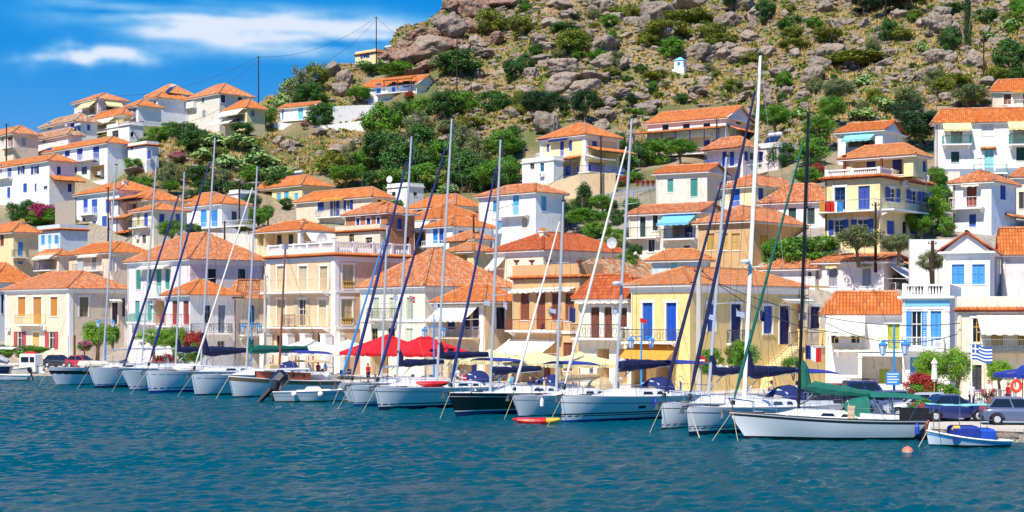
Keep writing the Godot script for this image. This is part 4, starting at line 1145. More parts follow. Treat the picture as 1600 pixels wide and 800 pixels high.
func hull_of(d: Dictionary) -> Hull:
	var h := Hull.new()
	for k in ["length", "beam", "free", "rake", "counter", "transom", "full", "spring"]:
		if d.has(k): h.set(k, d[k])
	return h

func hull_parts(o: Node3D, h: Hull, d: Dictionary) -> void:
	var foul: float = d.get("foul", .12)
	var m := MB.new()
	h.band(m, foul, -2.0)
	obj("hull", m, M.hull_white if not d.has("hull") else gloss(d.hull), o)
	m = MB.new()
	h.band(m, -.42, foul)
	obj("antifouling", m, gloss(d.get("antifoul", "navy")), o)
	for b in d.get("stripes", []):
		m = MB.new()
		h.band(m, b[0], b[1], .006, 0, 1)
		obj("boot_stripe", m, gloss(b[2]), o)
	if d.has("cove"):
		m = MB.new()
		h.band(m, -2.0 - d.get("cove_at", .3), -2.0, .006, d.get("cove_at", .3) - d.get("cove_wide", .04), 1, false)
		obj("cove_stripe", m, gloss(d.cove), o)

func gloss(c: String) -> StandardMaterial3D:
	var m := plain("gloss_" + c, PAINT[c], .2)
	m.clearcoat_enabled = true
	return m

func deck_grid(h: Hull, s0: float, s1: float, w0: float, lift: float) -> MB:
	var m := MB.new()
	var g := []
	for i in 7:
		var row := []
		for j in 19:
			var q := h.deck_at(lerpf(s0, s1, j / 18.0), lerpf(1.0, -1.0, i / 6.0) * w0)
			row.append(q + Vector3(0, lift, 0))
		g.append(row)
	m.grid(g)
	return m

func lines(m: MB, pts: Array, r: float) -> void:
	for i in pts.size() - 1: m.tube(pts[i], pts[i + 1], r, r, 4, false)

func yacht(d: Dictionary) -> Node3D:
	var h := hull_of(d)
	var L := h.length
	var turn := deg_to_rad(d.get("yaw", 42.0))
	var o := thing("sailing_yacht", d.label, "sailing yacht", on_water(d.bow[0], d.bow[1]), turn, "sailing yachts moored stern to the quay")
	# where the mast stands and ends, from the three sighted pixels: foot x, top x, top y
	var bow: Vector3 = o.position
	var ks: float = (d.sight[0] - 800.0) / FOCAL
	var cs0 := cos(turn)
	var sn0 := sin(turn)
	d.mast_at = clampf((-ks * bow.z - bow.x) / (cs0 - ks * sn0) / L, .25, .55)
	hull_parts(o, h, d)
	obj("deck", deck_grid(h, 0.0, 1.0, 1.0, .0), M.deck if not d.has("deck") else paint(d.deck), o)
	var m := MB.new()
	for side in [1.0, -1.0]:
		var pts := []
		for j in 21: pts.append(h.p(j / 20.0, h.sheer(j / 20.0), side) + Vector3(0, .03, -side * .03))
		m.path(pts, range(21).map(func(_i): return d.get("rail_r", .025)), 5)
	obj("toe_rail", m, paint(d.get("rail", "grey")), o)
	# coachroof: lofted sections
	var c0: float = d.get("roof0", .27)
	var c1: float = d.get("roof1", .68)
	var ch: float = d.get("roof_h", .42)
	m = MB.new()
	var g := []
	var cs := []
	for i in 9:
		var t := i / 8.0
		var s := lerpf(c0, c1, t)
		var q := h.deck_at(s, 1)
		var up := ch * smoothstep(0.0, .3, t) + .02
		var w := minf(q.z * .66, L * .1) * lerpf(.62, 1.0, smoothstep(0.0, .5, t))
		cs.append([q.x, q.y, w, up])
		g.append([Vector3(q.x, q.y, w), Vector3(q.x, q.y + up * .8, w * .9), Vector3(q.x, q.y + up, w * .72), Vector3(q.x, q.y + up + .05, 0), Vector3(q.x, q.y + up, -w * .72), Vector3(q.x, q.y + up * .8, -w * .9), Vector3(q.x, q.y, -w)])
	var gt := []
	for j in 7:
		var row := []
		for i in 9: row.append(g[i][j])
		gt.append(row)
	m.grid(gt)
	var e: Array = g[8]
	for j in range(1, 6): m.tri(e[0], e[j + 1], e[j])
	var roof := obj("coachroof", m, M.hull_white, o)
	for k in 2:
		m = MB.new()
		var ta := 4 + k * 2
		for side in [1.0, -1.0]:
			var a: Array = cs[ta]
			var b: Array = cs[ta + 1]
			var a1 := lerpf(a[0], b[0], .1)
			var b1 := lerpf(a[0], b[0], 1.6 if k == 0 else 1.1)
			var za: float = a[2]
			var p0 := Vector3(a1, a[1] + a[3] * .28, side * (za * .97 + .012))
			var p1 := Vector3(b1, b[1] + b[3] * .28, side * (b[2] * .97 + .012))
			var p2 := Vector3(b1 - .1, b[1] + b[3] * .68, side * (b[2] * .92 + .012))
			var p3 := Vector3(a1 + .15, a[1] + a[3] * .68, side * (za * .92 + .012))
			if side > 0: m.quad(p0, p1, p2, p3)
			else: m.quad(p1, p0, p3, p2)
		obj("cabin_window", m, M.pane, roof)
	m = MB.new()
	var hq := h.deck_at(c0 * .62, 0)
	m.bevel(hq + Vector3(-.28, 0, -.28), hq + Vector3(.28, .07, .28), .03)
	obj("hatch", m, M.pane, o)
	# cockpit coamings, seats, wheel
	m = MB.new()
	for side in [1.0, -1.0]:
		var pa := h.deck_at(c1, side * .62)
		var pb := h.deck_at(.95, side * .6)
		m.hexa([pa + Vector3(0, -.05, -.12), pb + Vector3(0, -.05, -.12), pb + Vector3(0, -.05, .12), pa + Vector3(0, -.05, .12), pa + Vector3(0, .32, -.08), pb + Vector3(0, .2, -.08), pb + Vector3(0, .2, .08), pa + Vector3(0, .32, .08)])
	obj("cockpit_coaming", m, M.hull_white, o)
	m = MB.new()
	var wc := h.deck_at(.86, 0) + Vector3(0, .75, 0)
	var ring := []
	var rad := []
	for i in 13:
		ring.append(wc + Vector3(0, cos(TAU * i / 12) * .42, sin(TAU * i / 12) * .42))
		rad.append(.02)
	m.path(ring, rad, 5, false)
	for i in 3: m.tube(ring[i * 2], ring[i * 2 + 6], .012, -1, 4)
	m.tube(wc + Vector3(.1, -.75, 0), wc + Vector3(.1, .05, 0), .1, .07, 6)
	obj("steering_wheel", m, M.steel, o)
	# pulpit, stanchions and lifelines
	m = MB.new()
	var b0 := h.deck_at(0.0, 0)
	var hp := [h.deck_at(.1, .92) + Vector3(0, .62, 0), b0 + Vector3(.05, .68, .15), b0 + Vector3(-.1, .68, 0), b0 + Vector3(.05, .68, -.15), h.deck_at(.1, -.92) + Vector3(0, .62, 0)]
	lines(m, hp, .02)
	for q in [[0, .1, .92], [1, .025, .9], [3, .025, -.9], [4, .1, -.92]]: m.tube(hp[q[0]], h.deck_at(q[1], q[2]), .018, -1, 4, false)
	obj("pulpit", m, M.steel, o)
	m = MB.new()
	for side in [1.0, -1.0]:
		var last: Vector3 = hp[0] if side > 0 else hp[4]
		for i in 8:
			var s := lerpf(.2, .97, i / 7.0)
			var foot := h.deck_at(s, side * .96)
			var top := foot + Vector3(0, .62, 0)
			m.tube(foot, top, .014, -1, 4, false)
			m.tube(last, top, .007, -1, 3, false)
			m.tube(last - Vector3(0, .3, 0), top - Vector3(0, .3, 0), .007, -1, 3, false)
			last = top
	var sa := h.deck_at(.98, .9) + Vector3(0, .62, 0)
	var sb := h.deck_at(.98, -.9) + Vector3(0, .62, 0)
	m.tube(sa, sb, .018, -1, 4)
	obj("guard_rail", m, M.steel, o)
	rigging(o, h, d)
	# anchor on its roller
	m = MB.new()
	m.box(b0 + Vector3(-.3, -.02, -.06), b0 + Vector3(.3, .05, .06))
	m.tube(b0 + Vector3(.2, .08, 0), b0 + Vector3(-.32, -.06, 0), .03, -1, 4)
	m.hexa([b0 + Vector3(-.42, -.38, -.16), b0 + Vector3(-.3, -.38, -.16), b0 + Vector3(-.3, -.38, .16), b0 + Vector3(-.42, -.38, .16), b0 + Vector3(-.36, -.04, -.03), b0 + Vector3(-.28, -.04, -.03), b0 + Vector3(-.28, -.04, .03), b0 + Vector3(-.36, -.04, .03)])
	obj("anchor", m, plain("galvanised", Color("6c6a66"), .6, .5), o)
	# mooring line down to the sea bed
	m = MB.new()
	var ml: Array = d.get("line", [[.12, -2.6, 1.4]])
	for q in ml: m.tube(h.deck_at(.015, 0), Vector3(q[1], -.1, q[2]), .014, -1, 4, false)
	obj("mooring_line", m, M.rope, o)
	for q in d.get("fenders", []):
		m = MB.new()
		var fp := h.p(q[0], h.sheer(q[0]), 1) + Vector3(0, -.1, .14)
		m.tube(fp + Vector3(0, .15, -.1), fp, .01, -1, 3)
		m.path([fp + Vector3(0, 0, 0), fp - Vector3(0, .06, 0), fp - Vector3(0, .2, 0), fp - Vector3(0, .55, 0), fp - Vector3(0, .66, 0)], [.04, .06, .13, .13, .03], 8)
		obj("fender", m, paint(q[1]), o)
	for q in d.get("ports", []):
		m = MB.new()
		var pts := []
		for s in [q, q + .045]:
			for y in [.5, .62]: pts.append(h.p(s, h.sheer(s) * y, 1, .008))
		m.quad(pts[0], pts[2], pts[3], pts[1])
		obj("hull_window", m, M.pane, o)
	if d.has("bimini"):
		var s0: float = d.get("bim0", .74)
		var s1: float = d.get("bim1", .97)
		canopy(o, "bimini", h.deck_at(s0, 0) + Vector3(0, d.get("bim_y", 1.85), 0), h.deck_at(s1, 0) + Vector3(0, d.get("bim_y", 1.85) - .1, 0), L * .115, d.bimini, h)
	if d.get("weather_cloth", false):
		m = MB.new()
		var pa := []
		var pb := []
		for j in 7:
			var q := h.deck_at(lerpf(.88, 1.0, j / 6.0), .97)
			pa.append(q + Vector3(0, .06, .03))
			pb.append(q + Vector3(0, .7, .04))
		m.grid([pa, pb])
		obj("weather_cloth", m, cloth("dark"), o)
		m = MB.new()
		var bp := h.deck_at(.6, .9)
		m.box(bp + Vector3(0, .05, -.02), bp + Vector3(.38, .72, .02))
		obj("gangplank", m, paint("sand"), o)
	if d.has("hood"):
		m = MB.new()
		var rows := []
		for i in 6:
			var a := PI * .5 * i / 5
			var row := []
			for j in 9:
				var b := PI * j / 8
				row.append(Vector3(h.deck_at(c1, 0).x + .55 - cos(a) * 1.25, h.deck_at(c1, 0).y + .1 + sin(b) * (sin(a) * .55 + .5), cos(b) * L * .1 * (.75 + .25 * sin(a))))
			rows.append(row)
		m.grid(rows)
		var hood := obj("spray_hood", m, cloth(d.hood), o)
		m = MB.new()
		for j in [2, 4]: m.quad(rows[0][j] + Vector3(.02, .02, 0), rows[2][j] + Vector3(-.03, .03, 0), rows[2][j + 2] + Vector3(-.03, .03, 0), rows[0][j + 2] + Vector3(.02, .02, 0))
		obj("hood_window", m, plain("vinyl", Color("b9c6cc"), .15), hood)
	return o

func canopy(o: Node3D, called: String, a: Vector3, b: Vector3, w: float, colour: String, h: Hull) -> void:
	var m := MB.new()
	for s in [0.0, .025]:
		var rows := []
		for i in 7:
			var t := i / 6.0
			var row := []
			for j in 9:
				var z := lerpf(w, -w, j / 8.0)
				var q := a.lerp(b, t)
				row.append(Vector3(q.x, q.y + .22 * (1.0 - pow(z / w, 2.0)) + .05 * sin(PI * t) - s, z))
			rows.append(row)
		var tr := []
		for j in 9:
			var col := []
			for i in 7: col.append(rows[i][j])
			tr.append(col)
		if s > 0: tr.reverse()
		m.grid(tr)
	var c := obj(called, m, cloth(colour), o)
	m = MB.new()
	for t in [0.05, .95]:
		var q := a.lerp(b, t)
		for z in [w, -w]: m.tube(Vector3(q.x, q.y, z), Vector3(lerpf(q.x, (a.x + b.x) / 2, .5), h.sheer(.85) + .05, z * 1.1), .015, -1, 4, false)
	obj("canopy_frame", m, M.steel, c)

func rigging(o: Node3D, h: Hull, d: Dictionary) -> void:
	var L := h.length
	var mf: float = d.mast_at
	var foot := h.deck_at(mf, 0) + Vector3(0, d.get("roof_h", .42) * (.95 if mf > d.get("roof0", .27) + .06 else 0.0), 0)
	var turn: float = o.rotation.y
	var fw: Vector3 = o.position + Vector3(foot.x * cos(turn), foot.y, -foot.x * sin(turn))
	var kt: float = (d.sight[1] - 800.0) / FOCAL
	var aft := (-kt * fw.z - fw.x) / (cos(turn) - kt * sin(turn))
	var mh: float = EYE + (HORIZON - d.sight[2]) / FOCAL * (-fw.z + aft * sin(turn)) - fw.y
	var lean := aft / mh
	var top := foot + Vector3(aft, mh, 0)
	var mr: float = d.get("mast_r", .105)
	var alloy: Material = paint(d.mast_paint) if d.has("mast_paint") else M.alloy
	var m := MB.new()
	m.path([foot, foot.lerp(top, .75), top], [mr, mr, mr * .7], 8, true, .75)
	var mast := obj("mast", m, alloy, o)
	m = MB.new()
	m.tube(top, top + Vector3(0, .45, 0), .012, -1, 4)
	m.box(top + Vector3(-.1, .02, -.05), top + Vector3(.22, .1, .05))
	m.tube(top + Vector3(.1, .1, 0), top + Vector3(.45, .3, 0), .01, -1, 3)
	obj("masthead_fitting", m, paint("dark"), mast)
	var spr: Array = d.get("spreaders", [.38, .68])
	var tips := []
	for t in spr:
		m = MB.new()
		var q := foot.lerp(top, t)
		var w := h.beam * (.27 if t < .5 else .2)
		m.tube(q, q + Vector3(.22, .06, w), .035, .02, 5)
		m.tube(q, q + Vector3(.22, .06, -w), .035, .02, 5)
		obj("spreader", m, alloy, mast)
		tips.append([q, w])
	m = MB.new()
	for side in [1.0, -1.0]:
		var last := h.deck_at(mf + .015, side * .93)
		m.tube(last, foot.lerp(top, spr[0]), .009, -1, 3, false)
		for e in tips:
			var q: Vector3 = e[0] + Vector3(.22, .06, side * e[1])
			m.tube(last, q, .011, -1, 3, false)
			last = q
		m.tube(last, top - Vector3(0, .1, 0), .011, -1, 3, false)
	var stem := h.deck_at(.01, 0) + Vector3(.02, .12, 0)
	var hound: float = d.get("hound", .96)
	m.tube(h.deck_at(.99, 0), top, .011, -1, 3, false)
	m.tube(stem, foot.lerp(top, hound), .012, -1, 3, false)
	for q in [.012, -.01]: m.tube(foot + Vector3(.16, .3, q * 8), top + Vector3(.1, 0, q * 4), .007, -1, 3, false)
	obj("standing_rigging", m, plain("wire", Color("54575c"), .4, .6), o)
	if d.has("genoa"):
		m = MB.new()
		var fr: float = d.get("genoa_r", .1)
		var q := foot.lerp(top, hound)
		var pts := []
		var rr := []
		for i in 13:
			var t := lerpf(.035, .93, i / 12.0)
			pts.append(stem.lerp(q, t))
			rr.append(fr * (1.0 if i > 0 else .4) * lerpf(1.1, .55, i / 12.0) * (1.0 + .08 * (i % 2)))
		m.path(pts, rr, 7)
		var furled := obj("furled_genoa", m, cloth(d.genoa), o)
		m = MB.new()
		m.path([stem.lerp(q, .015), stem.lerp(q, .03)], [.13, .1], 8)
		obj("furling_drum", m, paint("dark"), furled)
	# boom with its sail cover
	var bl: float = d.get("boom", L * .37)
	var by: float = d.get("boom_y", .85)
	var ba := foot + Vector3(mr + by * lean, by, 0)
	var bb := ba + Vector3(bl, d.get("boom_rise", .12), 0)
	m = MB.new()
	m.path([ba, bb], [.085, .075], 7)
	var boom := obj("boom", m, alloy if not d.has("boom_paint") else paint(d.boom_paint), o)
	m = MB.new()
	m.tube(bb, top, .008, -1, 3, false)
	m.tube(foot.lerp(ba, .2), ba.lerp(bb, .28), .035, -1, 5)
	m.tube(ba.lerp(bb, .7), h.deck_at(.76, 0), .014, -1, 3, false)
	obj("boom_tackle", m, alloy, boom)
	if d.has("cover"):
		m = MB.new()
		var pts := [ba + Vector3(.02, d.get("cover_up", 1.2), 0), ba + Vector3(.12, .75 * d.get("cover_up", 1.2), 0)]
		var rr := [.1, .16]
		for i in 10:
			var t := lerpf(.05, .98, i / 9.0)
			pts.append(ba.lerp(bb, t) + Vector3(0, .2 - .06 * t + .025 * (i % 2), 0))
			rr.append(lerpf(d.get("cover_r", .27) * .8, .11, t) * (1.0 + .05 * (i % 3)))
		m.path(pts, rr, 8, true, 1.5)
		var cov := obj("sail_cover", m, cloth(d.cover), boom)
		if d.get("loose_sail", false):
			m = MB.new()
			var q := []
			var r2 := []
			for i in 9:
				q.append(ba.lerp(bb, lerpf(.0, .55, i / 8.0)) + Vector3(0, .52 - .035 * i + .05 * (i % 2), .02 * (i % 3)))
				r2.append(.13 - .009 * i + .03 * (i % 2))
			m.path(q, r2, 7)
			obj("folded_sail", m, cloth("canvas"), cov)
	if d.has("radar"):
		m = MB.new()
		var q := foot.lerp(top, d.radar)
		m.tube(q, q + Vector3(-.4, 0, 0), .04, -1, 5)
		m.lathe([Vector2(.02, 0), Vector2(.27, .02), Vector2(.3, .1), Vector2(.26, .2), Vector2(.02, .25)], q + Vector3(-.45, .02, 0), 12)
		obj("radar_dome", m, M.painted_alloy, mast)

func fleet() -> void:
	var nv := [[.2, .26, "navy"]]
	yacht({label = "white yacht with a broad black sheer stripe, first of the sailing row at the left", sight = [162, 181, 258], bow = [89, 602.5], length = 13.6, beam = 4.0, free = 1.75, rake = 1.0, stripes = [], antifoul = "black", cove = "black", cove_at = .62, cove_wide = .34, boom_y = 1.3})
	yacht({label = "white yacht with a double blue boot stripe, second of the row from the left", sight = [222, 245, 243], bow = [149, 606.5], length = 13.5, beam = 4.0, free = 1.9, rake = .75, stripes = [[.3, .38, "deepblue"]], antifoul = "navy", boom_y = 1.3, foul = .24})
	yacht({label = "white yacht with a navy furled headsail and twin thin stripes, third from the left", sight = [275, 288, 268], bow = [204, 610], length = 12.5, beam = 3.8, free = 1.75, rake = .95, stripes = [[.26, .3, "navy"], [.34, .38, "navy"]], antifoul = "deepblue", genoa = "darkblue", genoa_r = 0.118, boom_y = 1.3, cover = "navy"})
	yacht({label = "big white yacht with an upturned dinghy on the foredeck and navy mast cover", sight = [314, 336, 215], bow = [233, 614], length = 14.2, beam = 4.2, free = 1.9, rake = .35, stripes = [[.34, .44, "deepblue"]], foul = .2, antifoul = "deepblue", cove = "navy", genoa = "darkblue", genoa_r = 0.118, cover = "navy", cover_r = .42, cover_up = 1.9, boom_y = 1.1, ports = [.32]})
	yacht({label = "white yacht with a dark green sail cover and blue awning beside the varnished motor boat", sight = [385, 402, 260], bow = [305, 618], length = 13.2, beam = 4.0, free = 1.75, rake = .4, antifoul = "black", cove = "navy", genoa = "canvas", genoa_r = 0.089, fenders = [[.5, "white"]], cover = "seagreen", cover_r = .34, boom_y = 1.5, boom = 6.2, bimini = "deepblue", hood = "navyblue", bim0 = .7})
	yacht({label = "white yacht with a bright blue furled headsail, left of the red parasols", sight = [598, 605, 352], bow = [546, 629], length = 11.5, beam = 3.5, free = 1.5, rake = 1.0, antifoul = "red", foul = .08, genoa = "azure", genoa_r = 0.104, boom_y = 1.2, spreaders = [.5]})
	yacht({label = "white yacht with a rust streaked anchor and thick navy headsail, below the left red parasol", sight = [620, 643, 213], bow = [554, 636.5], length = 11.8, beam = 3.5, free = 1.55, rake = .5, stripes = [[.3, .36, "navy"]], foul = .24, antifoul = "deepblue", cove = "navy", genoa = "darkblue", genoa_r = 0.126, cover = "navy", boom_y = 1.4})
	yacht({label = "white yacht carrying a red kayak on deck and a navy sail cover below the parasols", sight = [683, 706, 185], bow = [593, 641], length = 12.8, beam = 3.9, free = 1.6, rake = .5, stripes = [[.36, .44, "navy"]], foul = .25, antifoul = "navy", cove = "navy", fenders = [[.55, "white"]], genoa = "darkblue", genoa_r = 0.111, bimini = "deepblue", hood = "navyblue", boom_y = 1.6, cover = "navy"})
	yacht({label = "black hulled yacht with a thin white waterline, in the middle of the row", sight = [768, 782, 218], bow = [713, 650.5], length = 12.2, beam = 3.7, free = 1.55, rake = .75, hull = "black", stripes = [[.3, .37, "white"]], foul = .29, antifoul = "darkblue", cove = "white", cove_at = .25, rail = "white", genoa = "darkblue", genoa_r = 0.104, bimini = "deepblue", hood = "navyblue", cover = "navy", cover_up = .5, boom_y = 1.2, loose_sail = true})
	yacht({label = "white yacht with a short mast, white furled headsail and sand coloured sail cover", sight = [870, 880, 315], bow = [811, 651.5], length = 10.6, beam = 3.3, free = 1.4, rake = .65, antifoul = "navy", foul = .08, cove = "grey", genoa = "canvas", genoa_r = 0.089, fenders = [[.14, "white"], [.6, "deepblue"]], cover = "sandcloth", cover_r = .24, cover_up = 1.0, hood = "sandcloth", boom_y = .85, ports = [.3]})
	yacht({label = "large white yacht with plumb bow, twin black boot stripes and radar on its mast", sight = [962, 987, 185], bow = [878, 661], length = 12.4, beam = 3.9, free = 1.65, rake = .1, stripes = [[.36, .42, "black"], [.48, .56, "black"]], foul = .16, antifoul = "deepblue", cove = "dark", cove_at = .42, genoa = "canvas", genoa_r = 0.096, cover = "navy", cover_r = .36, cover_up = .5, loose_sail = true, boom_y = 1.25, boom = 5.0, bimini = "deepblue", hood = "navyblue", bim_y = 2.0, radar = .38, fenders = [[.5, "deepblue"]], ports = [.42]})
	yacht({label = "white yacht with two navy headsails, its stem just behind the plumb bowed yacht", sight = [1107, 1135, 245], bow = [1034, 671], length = 11.2, beam = 3.5, free = 1.5, rake = .05, stripes = [[.2, .23, "black"], [.27, .3, "black"]], foul = .1, antifoul = "black", genoa = "navy", genoa_r = 0.111, boom_y = 1.2, cover = "navy", loose_sail = true, bimini = "deepblue", cove = "dark"})
	yacht({label = "white yacht with the tallest white mast and a navy mainsail cover", sight = [1163, 1188, 87], bow = [1077, 681], length = 12.0, beam = 3.8, free = 1.55, rake = .25, mast_paint = "white", mast_r = .13, boom_paint = "white", stripes = [[.36, .42, "black"], [.48, .52, "black"]], foul = .24, antifoul = "navy", cove = "navy", genoa = "navy", genoa_r = 0.111, cover = "navy", cover_r = .34, cover_up = 1.5, boom_y = 1.25, bimini = "deepblue", hood = "navyblue", radar = .39, line = [[.1, -1.6, 2.2], [.1, -.9, 1.6]]})
	yacht({label = "white cutter with a black mast, dark toe rail and green sail cover, rightmost yacht", sight = [1250, 1263, 178], bow = [1166, 685.5], yaw = -3.0, length = 8.5, beam = 2.9, free = 1.42, rake = .95, counter = 1.2, transom = .62, spring = .5, mast_paint = "black", mast_r = .12, antifoul = "black", foul = .16, rail = "dark", rail_r = .05, cove = "dark", cove_at = .18, cove_wide = .12, genoa = "seagreen", genoa_r = 0.089, cover = "seagreen", cover_r = .29, cover_up = 1.5, boom = 4.3, boom_y = 1.0, boom_rise = -.5, hood = "seagreen", bimini = "seagreen", bim_y = 1.15, bim0 = .74, bim1 = .98, roof_h = .36, fenders = [[.955, "blue"], [1.0, "white"]], line = [[.1, -2.0, 1.6], [.1, -.6, 2.0]], roof0 = .2, weather_cloth = true})

func open_hull(called: String, label: String, cat: String, where: Vector3, turn: float, d: Dictionary, group := "") -> Node3D:
	var h := hull_of(d)
	var o := thing(called, label, cat, where, turn, group)
	hull_parts(o, h, d)
	var m := MB.new()
	for side in [1.0, -1.0]:   # the inside of the planking
		var g := []
		for i in 4:
			var row := []
			for j in 17:
				var s := j / 16.0 if side < 0 else 1.0 - j / 16.0
				row.append(h.p(s, lerpf(.12, h.sheer(s), i / 3.0), side, -.05 if h.half(s, .3) > .08 else 0.0))
			g.append(row)
		m.grid(g)
	obj("inner_planking", m, paint(d.get("inside", "sand")), o)
	m = MB.new()
	var fl := []
	for i in 3:
		var row := []
		for j in 9:
			var s := lerpf(.06, .97, j / 8.0)
			row.append(Vector3(s * h.length, .22, h.half(s, .2) * (1.0 - i)))
		fl.append(row)
	m.grid(fl)
	obj("floor_board", m, paint(d.get("inside", "sand")), o)
	m = MB.new()
	for side in [1.0, -1.0]:
		var pts := []
		var rr := []
		for j in 17:
			pts.append(h.p(j / 16.0, h.sheer(j / 16.0), side))
			rr.append(d.get("rim", .045))
		m.path(pts, rr, 6)
	obj("gunwale", m, paint(d.get("rim_paint", "white")), o)
	for s in d.get("thwarts", []):
		m = MB.new()
		m.box(Vector3(s * h.length - .14, h.sheer(s) * .72, -h.half(s, h.sheer(s) * .72)), Vector3(s * h.length + .14, h.sheer(s) * .72 + .04, h.half(s, h.sheer(s) * .72)))
		obj("thwart", m, M.teak, o)
	return o

func outboard(o: Node3D, at_p: Vector3, tilt: float, s := 1.0) -> void:
	var m := MB.new()
	var dir := Vector3(cos(tilt), sin(tilt), 0)      # from cowling down the leg, swung aft
	var up := Vector3(-sin(tilt), cos(tilt), 0)
	m.path([at_p + up * .5 * s, at_p + up * .42 * s, at_p + up * .1 * s, at_p], [.14 * s, .24 * s, .26 * s, .14 * s], 8, true, .9)
	var e := obj("outboard_engine", m, gloss("black"), o)
	m = MB.new()
	m.tube(at_p, at_p - up * .85 * s, .09 * s, .06 * s, 6)
	m.box(at_p - up * .75 * s + Vector3(-.05, -.02, -.1) * s, at_p - up * .75 * s + Vector3(.3, .03, .1) * s)
	obj("engine_leg", m, paint("dark"), e)
	m = MB.new()
	var hub := at_p - up * .82 * s + dir * .16 * s
	for i in 3:
		var a := TAU * i / 3
		var r := (up * cos(a) + Vector3(0, 0, 1) * sin(a)) * .16 * s
		m.tri(hub, hub + r + dir * .05 * s, hub + r.rotated(dir, .6))
	obj("propeller", m, M.alloy, e)

func small_craft() -> void:
	# varnished motor boat beside the speedboat
	var d := {length = 9.6, beam = 3.0, free = 1.75, rake = .45, spring = .62, antifoul = "black", foul = .12, cove = "khaki", cove_at = .34, cove_wide = .3}
	var h := hull_of(d)
	var o := thing("motor_boat", "classic white motor boat with a varnished wooden cabin and short brown mast", "motor boat", on_water(364, 621.5), deg_to_rad(42))
	hull_parts(o, h, d)
	obj("deck", deck_grid(h, 0.0, 1.0, 1.0, 0.0), M.deck, o)
	var m := MB.new()
	var w0 := h.deck_at(.3, .6)
	var w1 := h.deck_at(.72, .66)
	for side in [1.0, -1.0]:
		var a := [Vector3(w0.x - .7, w0.y, .12 * side), Vector3(w0.x, w0.y, w0.z * side), Vector3(w1.x, w1.y, w1.z * side)]
		for i in 2:
			var t := Vector3(0, .62, 0)
			if side > 0: m.quad(a[i], a[i + 1], a[i + 1] + t, a[i] + t)
			else: m.quad(a[i + 1], a[i], a[i] + t, a[i + 1] + t)
	var cab := obj("cabin_side", m, gloss("mahogany"), o)
	for i in 4:
		for side in [1.0, -1.0]:
			m = MB.new()
			var q := w0.lerp(w1, .12 + .24 * i) + Vector3(0, .34, 0)
			q.z = q.z * side + .012 * side
			var ring := []
			for k in 10: ring.append(q + Vector3(cos(TAU * k / 10) * .14, sin(TAU * k / 10) * .14, 0))
			for k in range(1, 9): m.tri(ring[0], ring[k], ring[k + 1])
			obj("porthole", m, M.pane, cab)
	m = MB.new()
	m.bevel(Vector3(w0.x - .6, w0.y + .62, -w1.z - .05), Vector3(w1.x + .15, w0.y + .78, w1.z + .05), .06)
	obj("cabin_roof", m, M.hull_white, o)
	m = MB.new()
	m.bevel(Vector3(w0.x + .4, w0.y + .78, -.35), Vector3(w0.x + 1.3, w0.y + 1.15, .5), .12)
	obj("cushion", m, cloth("sandcloth"), o)
	m = MB.new()
	var mf := Vector3(w0.x + 1.6, w0.y + .7, 0)
	m.path([mf, mf + Vector3(.6, 10.1, 0)], [.1, .07], 8)
	var mast := obj("mast", m, gloss("rust"), o)
	m = MB.new()
	m.box(mf + Vector3(.4, 10.0, -.16), mf + Vector3(.8, 10.4, .16))
	obj("mast_lamp", m, paint("grey"), mast)
	m = MB.new()
	m.tube(mf + Vector3(.6, 10, 0), h.deck_at(.02, 0), .01, -1, 3)
	m.tube(mf + Vector3(.6, 10, 0), h.deck_at(.98, 0), .01, -1, 3)
	obj("standing_rigging", m, M.wire if M.has("wire") else M.steel, o)
	canopy(o, "sun_awning", Vector3(w1.x - .5, w1.y + 1.5, 0), Vector3(h.length - .6, w1.y + 1.4, 0), 1.2, "sandcloth", h)
	m = MB.new()
	m.tube(h.deck_at(.01, 0), Vector3(-2.4, -.1, 1.2), .022, -1, 4)
	obj("mooring_line", m, M.rope, o)
	# speedboat
	var sb := at(440, 627, 116)
	sb.y = 0
	o = open_hull("speedboat", "white speedboat with a black tilted outboard, stern towards the open water", "speedboat", on_water(541, 627) , deg_to_rad(180 + 8), {length = 5.4, beam = 2.1, free = .95, rake = .9, spring = .3, transom = .9, antifoul = "rust", foul = .1, inside = "white", cove = "lightgrey", cove_at = .38, cove_wide = .22})
	outboard(o, Vector3(5.6, 1.15, .25), .75, 2.9)
	outboard(o, Vector3(5.5, .8, -.45), .25, 1.9)
	m = MB.new()
	m.bevel(Vector3(1.9, .5, -.7), Vector3(3.2, 1.15, .7), .2)
	obj("console", m, M.hull_white, o)
	m = MB.new()
	m.quad(Vector3(1.75, 1.15, .6), Vector3(1.75, 1.15, -.6), Vector3(2.1, 1.5, -.5), Vector3(2.1, 1.5, .5))
	obj("windscreen", m, M.pane, o)
	for q in [4.0, 2.0]:
		m = MB.new()
		m.lathe([Vector2(.02, 0), Vector2(.17, .06), Vector2(.22, .2), Vector2(.17, .34), Vector2(.04, .42)], Vector3(q, .42, -1.2), 10)
		obj("fender", m, paint("white"), o)
	m = MB.new()   # folded grey cover on its radar arch
	m.path([Vector3(1.3, 1.9, -.8), Vector3(1.5, 2.05, 0), Vector3(1.3, 1.9, .8)], [.2, .3, .2], 8)
	obj("folded_cover", m, cloth("lightgrey"), o)
	# blue fishing boat at the right
	o = open_hull("fishing_boat", "pale blue wooden fishing boat with blue tarpaulins and a turquoise sun sheet", "fishing boat", on_water(1452, 697), deg_to_rad(-2), {length = 3.95, beam = 1.6, free = .78, rake = .16, counter = .3, transom = .3, full = .5, spring = 1.15, hull = "paleblue", antifoul = "black", foul = .1, cove = "azure", cove_at = .2, cove_wide = .08, inside = "sand", rim = .05, thwarts = [.3, .62]})
